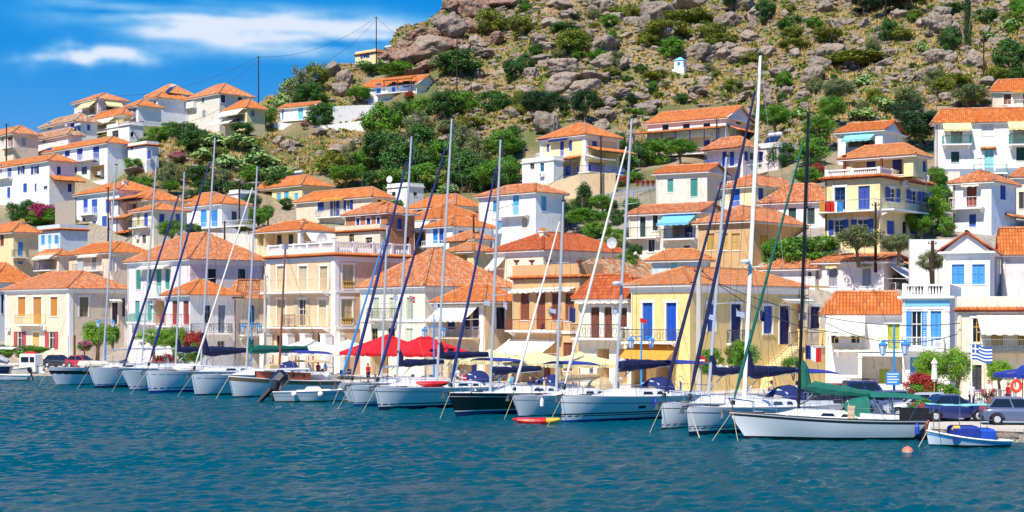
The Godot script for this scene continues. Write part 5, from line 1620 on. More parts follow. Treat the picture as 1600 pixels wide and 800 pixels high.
	for e in [[.26, .6, .75], [.6, .8, .62]]:
		m = MB.new()
		m.bevel(Vector3(e[0] * 3.95, .3, -.62), Vector3(e[1] * 3.95 - .02, e[2] + .28, .66), .12)
		obj("tarpaulin", m, cloth("deepblue" if e[0] < .5 else "royal"), o)
	m = MB.new()
	for q in [[.35, .55], [.35, -.55], [2.7, .6], [2.7, -.6]]: m.tube(Vector3(q[0], .5, q[1]), Vector3(q[0], 2.15, q[1]), .018, -1, 4)
	m.tube(Vector3(1.5, .4, 0), Vector3(1.5, 2.6, 0), .02, -1, 4)
	obj("sheet_pole", m, M.steel, o, "stuff")
	var hh := hull_of({length = 3.95, beam = 1.6, free = .78})
	m = MB.new()
	for s in [0.0, .02]:
		var rows := []
		for i in 6:
			var row := []
			for j in 10: row.append(Vector3(lerpf(-.05, 2.9, j / 9.0), 2.12 - .07 * sin(PI * j / 9.0) - .04 * sin(PI * i / 5.0) - s + .02 * sin(j * 2.2), lerpf(.85, -.85, i / 5.0)))
			rows.append(row)
		if s > 0: rows.reverse()
		m.grid(rows)
	obj("sun_sheet", m, cloth("turquoise"), o)
	m = MB.new()
	m.path([Vector3(-.18, .6, 0), Vector3(-.1, 1.12, 0), Vector3(-.02, 1.3, 0)], [.05, .09, .06], 6)
	obj("stem_post", m, gloss("rust"), o)
	m = MB.new()
	m.path([Vector3(1.0, .85, .5), Vector3(1.1, .92, .5), Vector3(1.35, .92, .5), Vector3(1.45, .85, .5)], [.04, .14, .14, .04], 8)
	obj("net_float", m, paint("sun"), o)
	m = MB.new()
	m.tube(Vector3(-.1, .75, 0), Vector3(-.7, -.1, .5), .02, -1, 4)
	obj("mooring_line", m, M.rope, o)
	# left edge: white caique, navy boat, open boat
	d = {length = 7.2, beam = 2.4, free = 1.25, rake = -.5, counter = .3, transom = .4, full = .5, spring = .9, hull = "whiteblue", antifoul = "darkblue", foul = .12, cove = "darkwood", cove_at = .1, cove_wide = .06}
	o = open_hull("fishing_boat", "white wooden fishing boat with a small white wheelhouse and a flat awning, at the left", "fishing boat", on_water(72, 587.5), deg_to_rad(180 - 14), d)
	m = MB.new()
	m.bevel(Vector3(.9, .5, -.75), Vector3(2.9, 2.5, .75), .12)
	var wh := obj("wheelhouse", m, M.hull_white, o)
	for q in [[1.05, 1.6], [1.75, 2.7]]:
		for side in [-1.0, 1.0]:
			m = MB.new()
			m.box(Vector3(q[0], 1.55, .751 * side), Vector3(q[1], 2.15, .765 * side))
			obj("window", m, M.pane, wh)
	m = MB.new()
	for q in 3: m.bevel(Vector3(1.3 + q * .42, 2.5, -.3), Vector3(1.68 + q * .42, 2.72, .3), .08)
	obj("roof_buoy", m, paint("brightred"), wh)
	canopy(o, "sun_awning", Vector3(3.6, 3.0, 0), Vector3(6.6, 3.0, 0), 1.1, "canvas", hull_of(d))
	o = open_hull("rowing_boat", "small white open boat with a black outboard before the white fishing boat, left edge", "rowing boat", on_water(-16, 594), deg_to_rad(4), {length = 3.9, beam = 1.7, free = .62, rake = .4, transom = .85, antifoul = "black", foul = .07, inside = "white", thwarts = [.4, .7]})
	outboard(o, Vector3(4.2, .8, 0), .35, 1.15)
	o = open_hull("moored_boat", "navy hulled boat with a white cover cut off by the left edge", "boat", on_water(-40, 590), deg_to_rad(6), {length = 3.6, beam = 2.2, free = 1.5, rake = .2, counter = .5, transom = .7, hull = "navy", antifoul = "black", inside = "white"})
	m = MB.new()
	m.path([Vector3(.3, 1.5, 0), Vector3(1.2, 2.0, 0), Vector3(2.6, 2.1, 0), Vector3(3.6, 1.7, 0)], [.2, .8, .9, .5], 8, true, .5)
	obj("boat_cover", m, cloth("lightgrey"), o)
	# red and yellow kayak in the water
	kayak("red and yellow inflatable kayak floating in front of the yachts", on_water(876, 661) + Vector3(0, .0, .3), deg_to_rad(176), 2.95, ["brightred", "sun"])
	kayak("red kayak lashed on the deck of the yacht below the red parasols", on_water(593, 641) + Vector3(0, 1.62, 0) + Vector3(.743, 0, -.669) * 2.9 + Vector3(.3, 0, .35), deg_to_rad(14), 2.4, ["brightred", "brightred"])
	dinghy("upturned white dinghy lying on the foredeck of the big white yacht", on_water(233, 614) + Vector3(.743, 1.82, -.669) * Vector3(2.2, 1, 2.2), deg_to_rad(42), 2.9, "white")
	dinghy("grey tender lying on the foredeck of the third yacht from the left", on_water(204, 610) + Vector3(.743, 1.72, -.669) * Vector3(2.6, 1, 2.6), deg_to_rad(42), 2.6, "lightgrey")
	dinghy("cream inflatable tender lying across the deck of the first yacht at the left", on_water(89, 602.5) + Vector3(.743, 1.72, -.669) * Vector3(2.0, 1, 2.0), deg_to_rad(42), 3.4, "palecream")
	var b := thing("mooring_buoy", "orange and white buoy floating on the empty water at lower right", "buoy", on_water(1418, 707))
	m = MB.new()
	m.lathe([Vector2(.02, -.2), Vector2(.22, -.1), Vector2(.28, .06)], Vector3.ZERO, 12)
	obj("float", m, paint("white"), b)
	m = MB.new()
	m.lathe([Vector2(.28, .06), Vector2(.22, .2), Vector2(.08, .28), Vector2(.01, .3)], Vector3.ZERO, 12)
	obj("float_cap", m, plain("buoy_orange", Color("f08060"), .5), b)

func kayak(label: String, p: Vector3, turn: float, L: float, c: Array) -> void:
	var o := thing("kayak", label, "kayak", p, turn)
	for side in [1.0, -1.0]:
		for half in 2:
			var m := MB.new()
			var pts := []
			var rr := []
			for i in 7:
				var t := lerpf(.3 * half, .3 + .7 * half, i / 6.0)
				var b := sin(PI * t)
				pts.append(Vector3(t * L, .14 + .12 * pow(absf(t * 2 - 1), 3), side * .3 * pow(b, .6)))
				rr.append(.04 + .15 * pow(maxf(b, 0.0), .4))
			m.path(pts, rr, 8)
			obj("side_tube", m, plain("vinyl_" + c[1 - half], PAINT[c[1 - half]], .35), o)
	var f := MB.new()
	f.bevel(Vector3(.35, .02, -.24), Vector3(L - .35, .14, .24), .03)
	obj("floor", f, plain("vinyl_" + c[0], PAINT[c[0]], .35), o)
	f = MB.new()
	f.bevel(Vector3(L * .5, .12, -.2), Vector3(L * .5 + .3, .34, .2), .06)
	obj("seat", f, paint("dark"), o)

func dinghy(label: String, p: Vector3, turn: float, L: float, c: String) -> void:
	var o := thing("dinghy", label, "dinghy", p, turn)
	var m := MB.new()
	var pts := []
	var rr := []
	for i in 13:
		var a := PI * (i / 12.0 - .5)
		pts.append(Vector3(.3 + (1.0 - cos(a)) * L * .8, .28, sin(a) * .62))
		rr.append(.2)
	m.path(pts, rr, 8)
	var mat := plain("vinyl_" + c, PAINT[c], .35)
	obj("side_tube", m, mat, o)
	m = MB.new()
	var rows := []
	for i in 5:
		var row := []
		for j in 9: row.append(Vector3(.25 + L * .82 * j / 8.0, .42 + .2 * sin(PI * i / 4.0), lerpf(.6, -.6, i / 4.0) * (.35 + .65 * smoothstep(0.0, .4, j / 8.0))))
		rows.append(row)
	m.grid(rows)
	obj("bottom", m, mat, o)
# ------------------------------------------------------------------ rocks and plants
var ROCKS := []
var CROWNS := {}
var boxes := []       # pixel boxes of the houses, to keep rocks and bushes off their roofs

func make_rocks() -> void:
	for k in 10:
		rng.seed = 900 + k
		var f := FastNoiseLite.new()
		f.seed = k
		f.frequency = 1.1
		f.fractal_octaves = 3
		var planes := []
		for i in 17:
			var q := Vector3(rng.randfn(), rng.randfn(), rng.randfn()).normalized()
			planes.append([q, rng.randf_range(.6, .95)])
		var m := MB.new()
		var rows := []
		for i in 23:
			var row := []
			for j in 37:
				var th := PI * (i / 22.0)
				var ph := TAU * (j % 36) / 36.0
				var dir := Vector3(sin(th) * cos(ph), -cos(th), sin(th) * -sin(ph))
				var r := 1.3
				for p in planes:
					var c: float = dir.dot(p[0])
					if c > .05: r = minf(r, p[1] / c)
				r *= 1.0 + f.get_noise_3dv(dir * 1.5) * .2 - .16 * maxf(0.0, absf(f.get_noise_3dv(dir * Vector3(1.2, 4.0, 1.2) + Vector3(9, 0, 0))) - .12) + f.get_noise_3dv(dir * 6.0) * .05
				row.append(dir * r)
			rows.append(row)
		m.grid(rows)
		ROCKS.append(m.mesh())

func make_crown(key: String, sd: int, clumps: int, per: int, size: float, shape: String) -> void:
	rng.seed = sd
	var m := MB.new()
	for c in clumps:
		var p := Vector3.ZERO
		var q := Vector3(rng.randfn(), rng.randfn(), rng.randfn()).normalized()
		var reach := rng.randf_range(.5, .86)
		match shape:
			"column": p = Vector3(q.x * .8 * reach, lerpf(-.95, .95, (c + .5) / clumps), q.z * .8 * reach) * Vector3(1.0 - .0, 1, 1)
			"cactus": p = Vector3(q.x * .75, absf(q.y) * .9 - .5, q.z * .75) * rng.randf_range(.3, 1.0)
			_: p = q * reach * Vector3(1, .92, 1)
		if shape == "column":
			var taper := sqrt(maxf(.03, 1.0 - pow(absf(p.y), 2.6)))
			p.x *= taper; p.z *= taper
		var tone := rng.randf_range(.5, 1.35)
		var hue := rng.randf_range(-.12, .12)
		var rr := rng.randf_range(.2, .4)
		for i in per:
			var o := Vector3(rng.randfn(), rng.randfn(), rng.randfn()).normalized() * rr * pow(rng.randf(), .4)
			var at0 := p + o
			var n := (o.normalized() + Vector3(rng.randfn(), rng.randfn() + .4, rng.randfn()) * .55).normalized()
			var u := n.cross(Vector3(rng.randfn(), rng.randfn(), rng.randfn())).normalized()
			var w := n.cross(u)
			var s := size * rng.randf_range(.6, 1.3)
			var l := tone * rng.randf_range(.8, 1.2)
			var col := Color(l * (1.0 + hue), l, l * (1.0 - hue * .5))
			if shape == "cactus":
				var k := 6
				for t in range(1, k - 1):
					m.tri(at0 + u * s, at0 + (u * cos(TAU * t / k) + w * 1.4 * sin(TAU * t / k)) * s, at0 + (u * cos(TAU * (t + 1) / k) + w * 1.4 * sin(TAU * (t + 1) / k)) * s)
				for t in (k - 2) * 3: m.col.append(col)
			else:
				m.quad(at0 - w * s * .5, at0 + u * s * .42, at0 + w * s * .9, at0 - u * s * .42)
				for t in 4: m.col.append(col)
	CROWNS[key] = m.mesh()

func make_plants() -> void:
	for i in 4:
		make_crown("bush%d" % i, 40 + i, 40, 150, .075, "round")
		make_crown("tree%d" % i, 60 + i, 52, 190, .058, "round")
	for i in 2: make_crown("olive%d" % i, 70 + i, 44, 140, .065, "round")
	for i in 3: make_crown("cactus%d" % i, 80 + i, 26, 26, .075, "cactus")
	make_crown("cypress", 90, 70, 110, .07, "column")
	make_crown("tuft", 95, 5, 10, .5, "round")

# kinds: key of the crown, leaf material, word for the label
var KINDS := {
	g = ["bush", "leaf_g", "green bush", "shrub"], d = ["bush", "leaf_d", "dark green bush", "shrub"], o = ["olive", "leaf_o", "grey green bush", "shrub"], y = ["bush", "leaf_y", "yellow green bush", "shrub"],
	c = ["cactus", "leaf_c", "prickly pear clump", "cactus"], t = ["tree", "leaf_g", "round green tree", "tree"], k = ["tree", "leaf_k", "very dark green tree", "tree"], v = ["tree", "leaf_o", "olive tree", "tree"], l = ["tree", "leaf_l", "bright green tree", "tree"],
	p = ["bush", "leaf_p", "pink flowering bush", "shrub"], m = ["bush", "leaf_m", "magenta bougainvillea", "shrub"], r = ["bush", "leaf_r", "red flowering bush", "shrub"], z = ["cypress", "leaf_k", "tall narrow cypress", "tree"]}
var plants := []
var stones := []
var MARKS := [["white chapel", 1063, 105], ["striped hill flag", 1027, 95], ["tall cypress", 1512, 40], ["bare pole on the scree", 714, 110], ["lone ridge house", 582, 92], ["ridge veranda house", 628, 145],
	["white terrace wall", 525, 200], ["cream hill house", 905, 240], ["dark veranda house", 1085, 205], ["teal awning house", 1358, 225], ["apartment house", 1530, 220], ["topmost cream house", 1580, 150],
	["rose brick house", 594, 355], ["tall light-blue shuttered house", 815, 330], ["yellow villa", 1375, 320], ["dark thicket", 1380, 15], ["blue trimmed house", 135, 250], ["green netting", 345, 205], ["skyline poles", 404, 130], ["white cube house", 634, 300], ["white tower house", 1538, 320], ["quay lamp", 1397, 560], ["cream neoclassical house", 100, 500], ["red doored house", 310, 510], ["yellow awning house", 537, 330]]

func blocked(x: float, y: float, pad := 0.0) -> bool:
	for b in boxes:
		if x > b[0] - pad and x < b[2] + pad and y > b[1] - pad and y < b[3] + pad: return true
	return false

func plant(kind: String, px: float, py: float, w: float, hh: float, ground := true, d := 0.0) -> void:
	var p := ground_hit(px, py) if d == 0.0 else at(px, py, d)
	var s := -p.z / FOCAL
	plants.append({kind = kind, p = p, w = w * s, h = hh * s, px = px, py = py - hh / 2, big = w * hh})

func set_labels(list: Array, noun: Callable) -> void:   # tell look-alikes apart by the landmark they stand nearest to
	var sets := {}
	for e in list:
		var best := 1e9
		var mark: Array = MARKS[0]
		for k in MARKS:
			var q := Vector2(k[1] - e.px, (k[2] - e.py) * 1.2).length()
			if q < best: best = q; mark = k
		var dx: float = e.px - mark[1]
		var dy: float = e.py - mark[2]
		var where := "above" if dy < 0 else "below"
		if absf(dx) > absf(dy) * 1.3: where = "right of" if dx > 0 else "left of"
		var key: String = "%s %s the %s" % [(noun as Callable).call(e), where, mark[0]]
		if not sets.has(key): sets[key] = []
		e.far = best
		sets[key].append(e)
	var nth := ["nearest", "second nearest", "third nearest", "fourth nearest", "fifth nearest", "sixth nearest", "seventh nearest", "eighth nearest", "ninth nearest", "tenth nearest", "eleventh nearest", "twelfth nearest", "thirteenth nearest", "fourteenth nearest", "fifteenth nearest", "sixteenth nearest"]
	for key in sets:
		var a: Array = sets[key]
		a.sort_custom(func(x, y): return x.far < y.far)
		for i in a.size(): a[i].label = key if a.size() == 1 else "%s, %s to it" % [key, nth[mini(i, 15)]]

func size_word(big: float) -> String:
	return "large " if big > 2200 else "small " if big < 420 else ""

func grow_all() -> void:
	set_labels(plants, func(e): return size_word(e.big) + KINDS[e.kind][2])
	for e in plants:
		var k: Array = KINDS[e.kind]
		rng.seed = int(e.px * 31 + e.py * 7)
		var trunked: bool = k[3] == "tree" or e.kind == "p"
		var lift: float = e.h * (.34 if trunked and e.kind != "z" else 0.04)
		var called: String = {"shrub": "shrub", "cactus": "prickly_pear", "tree": "tree"}[k[3]]
		var o := thing(called, e.label, k[3], e.p, rng.randf() * TAU, {"shrub": "bushes on the slope and in the town", "cactus": "prickly pears on the slope", "tree": "trees in and above the town"}[k[3]])
		var variants := {"bush": 4, "tree": 4, "olive": 2, "cactus": 3}
		var key: String = k[0] + (str(rng.randi() % int(variants[k[0]])) if variants.has(k[0]) else "")
		var hh: float = e.h - lift
		var c := obj("crown" if trunked else "foliage", CROWNS[key], M[k[1]], o)
		c.position.y = lift + hh * (.46 if k[0] != "cactus" else .4)
		c.scale = Vector3(e.w * .5, hh * .56, e.w * .5 * rng.randf_range(.85, 1.1))
		if e.kind in ["m", "r", "p"]:
			var g := obj("leaves", CROWNS["bush1"], M.leaf_g, o)
			g.position = c.position - Vector3(0, hh * .12, 0)
			g.scale = c.scale * .9
		var t := MB.new()
		var r: float = clampf(e.h * .045, .05, .3)
		if trunked:
			var bend: Vector3 = Vector3(rng.randf_range(-.12, .12), 0, rng.randf_range(-.12, .12)) * e.h
			t.path([Vector3(0, -.6, 0), Vector3(0, lift * .5, 0) + bend * .4, Vector3(0, lift + hh * .3, 0) + bend, Vector3(0, lift + hh * .7, 0) + bend], [r * 1.3, r, r * .8, r * .3], 7)
			for i in 4:
				var a := TAU * (i + rng.randf()) / 4
				t.path([Vector3(0, lift * .8, 0) + bend * .7, Vector3(cos(a) * e.w * .18, lift + hh * .28, sin(a) * e.w * .18), Vector3(cos(a) * e.w * .32, lift + hh * .55, sin(a) * e.w * .32)], [r * .6, r * .45, r * .2], 5)
			obj("trunk", t, M.bark, o)
		elif k[0] != "cactus" and e.big > 900:
			for i in 3:
				var a := TAU * (i + rng.randf()) / 3
				t.path([Vector3(0, -.4, 0), Vector3(cos(a) * e.w * .15, hh * .4, sin(a) * e.w * .15)], [r, r * .5], 5)
			obj("stem", t, M.bark, o)

func rock(px: float, py: float, w: float, hh: float, red := 0, sunk := .35) -> void:   # py: foot
	var p := ground_hit(px, py)
	var s := -p.z / FOCAL
	stones.append({p = p, w = w * s, h = hh * s, px = px, py = py - hh / 2, big = w * hh, red = red, sunk = sunk})

func place_rocks() -> void:
	rng.seed = 4242
	for e in stones:
		e.kind = rng.randi() % 10
		e.tilt = rng.randf_range(-.35, .55)
		e.tone = "reddish brown" if e.red == 1 else ("pale grey" if rng.randf() < .4 else "grey")
	set_labels(stones, func(e): return size_word(e.big) + e.tone + (" slab" if e.w > e.h * 1.9 else " boulder"))
	stones.sort_custom(func(a, b): return a.big > b.big)
	for e in stones:
		var o := obj("boulder", ROCKS[e.kind], M.rock_red if e.tone == "reddish brown" else M.rock_pale if e.tone == "pale grey" else M.rock_grey)
		tag(o, e.label, "boulder", "boulders strewn over the hillside")
		o.position = e.p + Vector3(0, e.h * (.5 - e.sunk * .5), 0)
		o.rotation = Vector3(rng.randf_range(-.25, .25), rng.randf() * TAU, e.tilt * .6)
		o.scale = Vector3(e.w * .52, e.h * .6, e.w * rng.randf_range(.4, .62))

func scatter(called: String, mesh: Mesh, material: Material, count: int, sd: int, size: Vector2, flat: float, zone: Callable, sink := 0.0) -> void:
	rng.seed = sd
	var where := []
	var tries := 0
	while where.size() < count and tries < count * 6:
		tries += 1
		var px := rng.randf_range(-60, 1660)
		var d := rng.randf_range(205, 400)
		var x := (px - 800) / FOCAL * d
		var y := land_at(x, d)
		var q := pixel_of(Vector3(x, y, -d))
		if q.y < -25 or not (zone as Callable).call(q, y) or blocked(q.x, q.y): continue
		var s := rng.randf_range(size.x, size.y)
		var b := Basis.from_euler(Vector3(rng.randf_range(-.2, .2), rng.randf() * TAU, rng.randf_range(-.2, .2))).scaled(Vector3(s, s * flat, s))
		where.append(Transform3D(b, Vector3(x, y - sink * s, -d)))
	var mm := MultiMesh.new()
	mm.transform_format = MultiMesh.TRANSFORM_3D
	mm.mesh = mesh
	mm.instance_count = where.size()
	for i in where.size(): mm.set_instance_transform(i, where[i])
	var o := MultiMeshInstance3D.new()
	o.multimesh = mm
	o.material_override = material
	put(o, called)
	o.set_meta("kind", "stuff")
	tag(o, {"green_scrub": "bright green low scrub in patches over the hillside", "dry_grass": "golden dry grass covering the rocky hillside", "scrub": "low green scrub between the boulders on the hillside", "loose_stones": "loose small grey stones scattered over the hillside"}[called], {"dry_grass": "grass", "green_scrub": "scrub", "scrub": "scrub", "loose_stones": "stones"}[called])

func on_hill(q: Vector2) -> bool:   # the open slope, below the skyline and above the roofs
	var x := q.x
	var low := 300.0
	if x < 200: return false
	if x < 460: low = 300.0
	elif x < 800: low = 300.0
	elif x < 960: low = 205.0
	elif x < 1010: low = 260.0
	elif x < 1180: low = 172.0
	elif x < 1310: low = 255.0
	elif x < 1410: low = 188.0
	elif x < 1465: low = 235.0
	elif x < 1550: low = 166.0
	else: low = 128.0
	return q.y < low

func hillside() -> void:
	make_rocks()
	make_plants()
	# the cliff on the ridge
	for r in [[640, 104, 60, 30], [672, 84, 58, 30], [705, 58, 56, 34], [728, 26, 50, 30], [622, 94, 36, 20], [758, 22, 50, 30], [690, 104, 46, 22], [604, 98, 28, 18], [655, 66, 40, 20], [742, 52, 44, 22], [716, 82, 40, 20], [670, 112, 40, 16], [650, 122, 40, 14], [790, 12, 46, 26], [634, 80, 34, 18], [690, 44, 40, 22], [712, 18, 34, 24], [664, 96, 30, 16], [700, 76, 30, 18], [724, 44, 34, 18], [744, 74, 36, 16], [770, 40, 40, 20], [680, 66, 34, 18], [736, 8, 40, 22], [612, 108, 30, 12], [776, 66, 30, 16], [756, 92, 40, 16]]: rock(r[0], r[1], r[2], r[3], 1 if int(r[0]) % 3 else 0, .2)
	for r in [[540, 132, 34, 26], [532, 148, 40, 20], [520, 118, 34, 22], [480, 150, 24, 40], [500, 214, 34, 14], [448, 236, 26, 18], [458, 242, 18, 12], [436, 228, 20, 18], [560, 226, 30, 10], [535, 236, 40, 12], [395, 296, 24, 12], [225, 262, 34, 20], [210, 272, 40, 14], [640, 182, 34, 20], [648, 194, 40, 18], [700, 240, 44, 18], [690, 228, 30, 14], [735, 222, 34, 18], [728, 240, 40, 12], [746, 232, 30, 14], [626, 222, 26, 14],
		[857, 206, 48, 38], [1038, 235, 10, 8], [1290, 22, 30, 24], [1300, 96, 60, 30], [1268, 130, 44, 30], [1282, 112, 36, 22], [1306, 44, 30, 16], [1408, 32, 32, 16], [1366, 72, 24, 22], [1440, 42, 26, 16], [1466, 48, 46, 30], [1470, 26, 30, 20], [1465, 100, 44, 26], [1486, 100, 30, 20], [1522, 104, 36, 24], [1560, 74, 38, 20], [1540, 58, 22, 18], [1336, 100, 30, 12], [1384, 110, 30, 14], [1440, 124, 30, 18],
		[945, 84, 52, 32], [1043, 62, 48, 36], [1010, 50, 30, 32], [1035, 30, 54, 34], [1075, 10, 54, 26], [880, 112, 42, 26], [876, 140, 62, 32], [908, 146, 50, 24], [945, 108, 40, 26], [920, 130, 50, 20], [1094, 90, 44, 26], [1122, 84, 28, 22], [1105, 100, 24, 14], [1132, 92, 26, 20], [1172, 66, 34, 18], [1160, 88, 32, 18], [1150, 100, 36, 14], [830, 126, 32, 22], [820, 146, 26, 16], [846, 96, 28, 12], [842, 70, 30, 18], [950, 20, 34, 24], [965, 34, 26, 18], [925, 10, 30, 22], [990, 40, 30, 18], [970, 152, 34, 14], [1012, 176, 36, 16], [1025, 168, 24, 14], [940, 202, 30, 16], [948, 190, 40, 20], [1000, 156, 30, 12], [1090, 148, 34, 18], [1172, 140, 28, 14], [1160, 158, 30, 14], [860, 40, 34, 16], [890, 30, 40, 14], [820, 40, 36, 16], [880, 14, 40, 14], [806, 8, 30, 14], [1180, 30, 34, 20], [1196, 20, 30, 16], [1140, 40, 40, 26], [1160, 14, 44, 30], [1222, 180, 40, 16], [1228, 150, 24, 16], [1216, 120, 34, 16], [1256, 176, 26, 14]]: rock(r[0], r[1], r[2], r[3])
	rng.seed = 99
	while stones.size() < 285:
		var x := rng.randf_range(720, 1600)
		var y := rng.randf_range(2, 200)
		if not on_hill(Vector2(x, y - 6)) or y < (760 - x) * .9 or blocked(x, y, 4): continue
		var w := rng.randf_range(11, 26)
		rock(x, y, w, w * rng.randf_range(.5, .85))
	# bushes and trees, as seen
	for p in ["o 468 164 50 62", "y 494 150 44 54", "d 487 166 54 40", "c 440 176 44 44", "c 452 152 40 40", "c 570 112 34 22", "g 626 124 70 26", "t 560 166 40 32", "d 716 118 84 42", "y 764 58 62 44", "d 732 22 30 18", "y 800 50 30 24", "d 590 116 50 16", "c 600 104 24 14",
		"g 598 220 70 62", "d 600 262 84 60", "g 570 270 50 40", "d 630 282 90 70", "d 655 250 60 60", "t 540 296 64 36", "y 520 276 60 40", "o 550 262 40 44", "o 655 216 60 44", "d 695 186 60 44", "g 720 178 64 36", "d 768 176 60 36", "y 735 204 50 24", "g 690 268 60 50", "d 735 300 80 60", "o 745 270 50 60", "t 785 262 60 56", "t 775 306 80 56", "d 800 244 50 50", "o 705 212 50 26", "y 680 300 50 36", "c 765 250 36 30", "c 700 306 40 24", "y 610 240 50 40",  "y 660 270 50 44",   "g 665 300 70 46", "d 590 300 60 36", "g 615 300 60 40", "o 720 250 60 56", "d 755 300 60 50",    "g 790 290 60 50", "d 720 292 60 60", "d 630 190 50 34", "g 660 186 50 36",  "t 384 342 30 30", "g 372 330 36 24", "d 300 320 40 22", "g 226 300 40 24", "d 206 296 34 20", "t 940 340 44 36", "g 985 330 36 20", "y 905 330 34 22", "g 930 372 50 30", "d 952 330 30 20", "y 975 388 50 24", "t 1448 340 70 56", "l 1432 376 60 46", "d 1470 330 50 40", "g 1476 372 40 36", "t 1462 300 40 40", "g 1290 392 44 26", "d 1260 396 40 24", "g 1180 410 40 30", "t 1010 392 30 30", "g 612 330 40 20", "y 560 330 44 24", "d 448 330 30 20", "t 770 352 36 40", "d 884 356 40 40", "g 890 396 30 30", "d 1222 262 50 40", "t 1262 300 44 40", "g 80 352 50 26", "d 104 352 30 26", "t 186 402 24 24", "g 300 392 30 22", "t 402 428 24 24", "d 520 345 24 20", "g 1468 300 30 30",
		"k 838 194 60 54", "k 914 198 60 60", "k 862 190 56 46", "d 800 130 40 40", "d 848 172 60 30", "k 988 172 26 26", "g 905 130 30 16", "y 894 88 76 40", "d 880 56 60 22", "g 952 44 34 20", "y 984 30 30 24", "d 896 30 30 10", "y 1040 62 90 30", "y 1076 40 90 28", "d 1030 50 30 20", "k 1141 24 30 40", "g 1050 94 46 34", "y 1016 76 40 20", "g 935 100 44 22", "o 964 108 30 28", "d 820 116 32 32", "y 1110 66 50 30", "y 1124 76 60 26", "d 1196 40 40 40", "y 1026 128 50 16", "d 1020 148 24 18", "y 957 122 34 16", "d 1064 164 24 18", "y 1146 146 44 22", "o 1156 150 24 26", "y 1176 100 40 20", "d 1000 114 24 14", "y 905 70 40 22", "y 815 60 46 40", "g 820 20 24 14", "d 902 60 30 12", "y 812 170 26 30",
		"k 1350 24 60 44", "k 1382 28 70 50", "k 1416 22 60 44", "d 1236 52 54 30", "y 1232 22 26 16", "y 1292 70 56 26", "y 1405 62 40 20", "d 1388 68 36 40", "o 1364 84 30 30", "d 1486 80 46 40", "c 1440 86 28 30", "g 1226 136 34 26", "o 1272 148 32 30", "v 1310 170 60 50", "y 1336 108 120 26", "c 1350 138 36 30", "o 1420 172 56 38", "c 1384 178 60 34", "c 1350 190 60 28", "z 1512 74 17 84", "d 1540 36 44 24", "d 1580 114 60 56", "y 1556 130 50 26", "v 1514 176 70 44", "y 1490 140 60 26", "c 1545 68 40 24", "c 1580 50 36 30", "g 1600 40 30 40", "y 1244 82 60 24", "y 1470 150 50 24", "o 1460 140 40 34", "d 1590 130 40 24", "y 1240 60 40 20", "g 1256 168 26 16", "d 1490 24 40 20", "g 1590 22 30 24",
		"k 1440 236 90 66", "k 1416 206 60 44", "t 1212 214 64 50", "t 1282 240 70 60", "g 1266 262 70 50", "d 1190 192 40 30", "c 1250 190 50 30", "g 1380 222 40 14", "t 1300 200 50 50",
		"g 268 214 40 24", "d 292 222 56 30", "g 246 222 40 26", "d 306 240 60 36", "o 264 292 50 44", "t 226 254 40 30", "t 208 276 36 30", "p 276 262 30 24", "c 332 232 70 34", "c 376 236 70 36", "c 404 264 80 40", "c 356 270 70 38", "c 430 284 70 34", "c 320 254 60 30", "d 312 290 60 32", "y 340 252 40 24", "t 266 308 34 24", "d 322 306 60 26", "d 372 306 60 24", "t 412 206 46 42", "d 380 214 40 24", "y 460 290 60 24", "d 500 200 50 40", "t 514 192 44 30", "d 436 300 60 30", "o 340 292 50 30", "g 396 288 50 30", "p 476 204 16 14", "r 640 158 20 16", "d 230 240 40 24",
		"m 66 350 50 34", "d 24 350 34 36", "d 44 340 36 28", "g 50 354 40 16", "t 54 422 20 30", "r 1276 286 28 34",
		"z 912 338 40 48", "t 916 366 76 40", "d 964 352 34 30", "g 1026 258 60 44", "t 1064 256 50 40", "d 1000 262 46 44", "g 984 268 40 30", "g 960 380 50 24", "y 948 392 60 20", "r 972 292 24 20", "g 990 286 40 18", "d 968 246 30 40",
		"l 1456 366 70 60", "t 1440 378 40 40"]:
		var a: PackedStringArray = p.split(" ")
		plant(a[0], float(a[1]), float(a[2]), float(a[3]), float(a[4]))
	rng.seed = 555
	var extra := 0
	while extra < 70:
		var x := rng.randf_range(760, 1600)
		var y := rng.randf_range(4, 190)
		if not on_hill(Vector2(x, y)) or y < (760 - x) * .9 or blocked(x, y, 6): continue
		var w := rng.randf_range(12, 30)
		plant(["y", "d", "g", "o", "y"][rng.randi() % 5], x, y, w, w * rng.randf_range(.5, .8))
		extra += 1
	# on the quay and between the houses
	for p in ["l 1452 622 56 76 107", "l 1490 624 60 84 106", "g 1470 632 60 40 104", "r 1440 626 60 46 105", "l 1563 612 50 52 106", "p 1545 630 30 26 100", "g 1445 655 60 34 86", "v 1456 440 50 50 133", "v 1342 408 84 58 140", "v 1404 408 56 44 140", "g 1246 420 96 54 147", "g 1205 424 44 56 147", "d 1292 424 64 36 148", "t 268 384 44 42 224", "d 300 372 36 26 229", "g 404 350 40 30 243", "d 392 326 34 26 247", "t 418 350 26 30 243", "y 382 362 40 18 232", "g 448 368 40 20 228", "d 540 412 30 24 190", "g 700 420 30 30 168", "d 990 408 30 30 158", "g 975 420 40 24 156",
		"l 152 562 52 64 188", "g 176 540 26 36 192", "p 133 556 26 26 186", "l 240 556 56 44 164", "l 272 560 50 50 158", "r 306 562 44 50 154", "g 290 566 44 44 156", "r 258 578 50 26 158", "g 40 560 90 22 188", "d 6 560 40 22 188", "g 1110 588 50 46 112", "g 1160 580 56 50 113", "y 1150 570 40 40 114", "g 1240 586 44 30 110"]:
		var a: PackedStringArray = p.split(" ")
		plant(a[0], float(a[1]), float(a[2]), float(a[3]), float(a[4]), false, float(a[5]))
	grow_all()
	place_rocks()
	var tuft := MB.new()
	rng.seed = 12
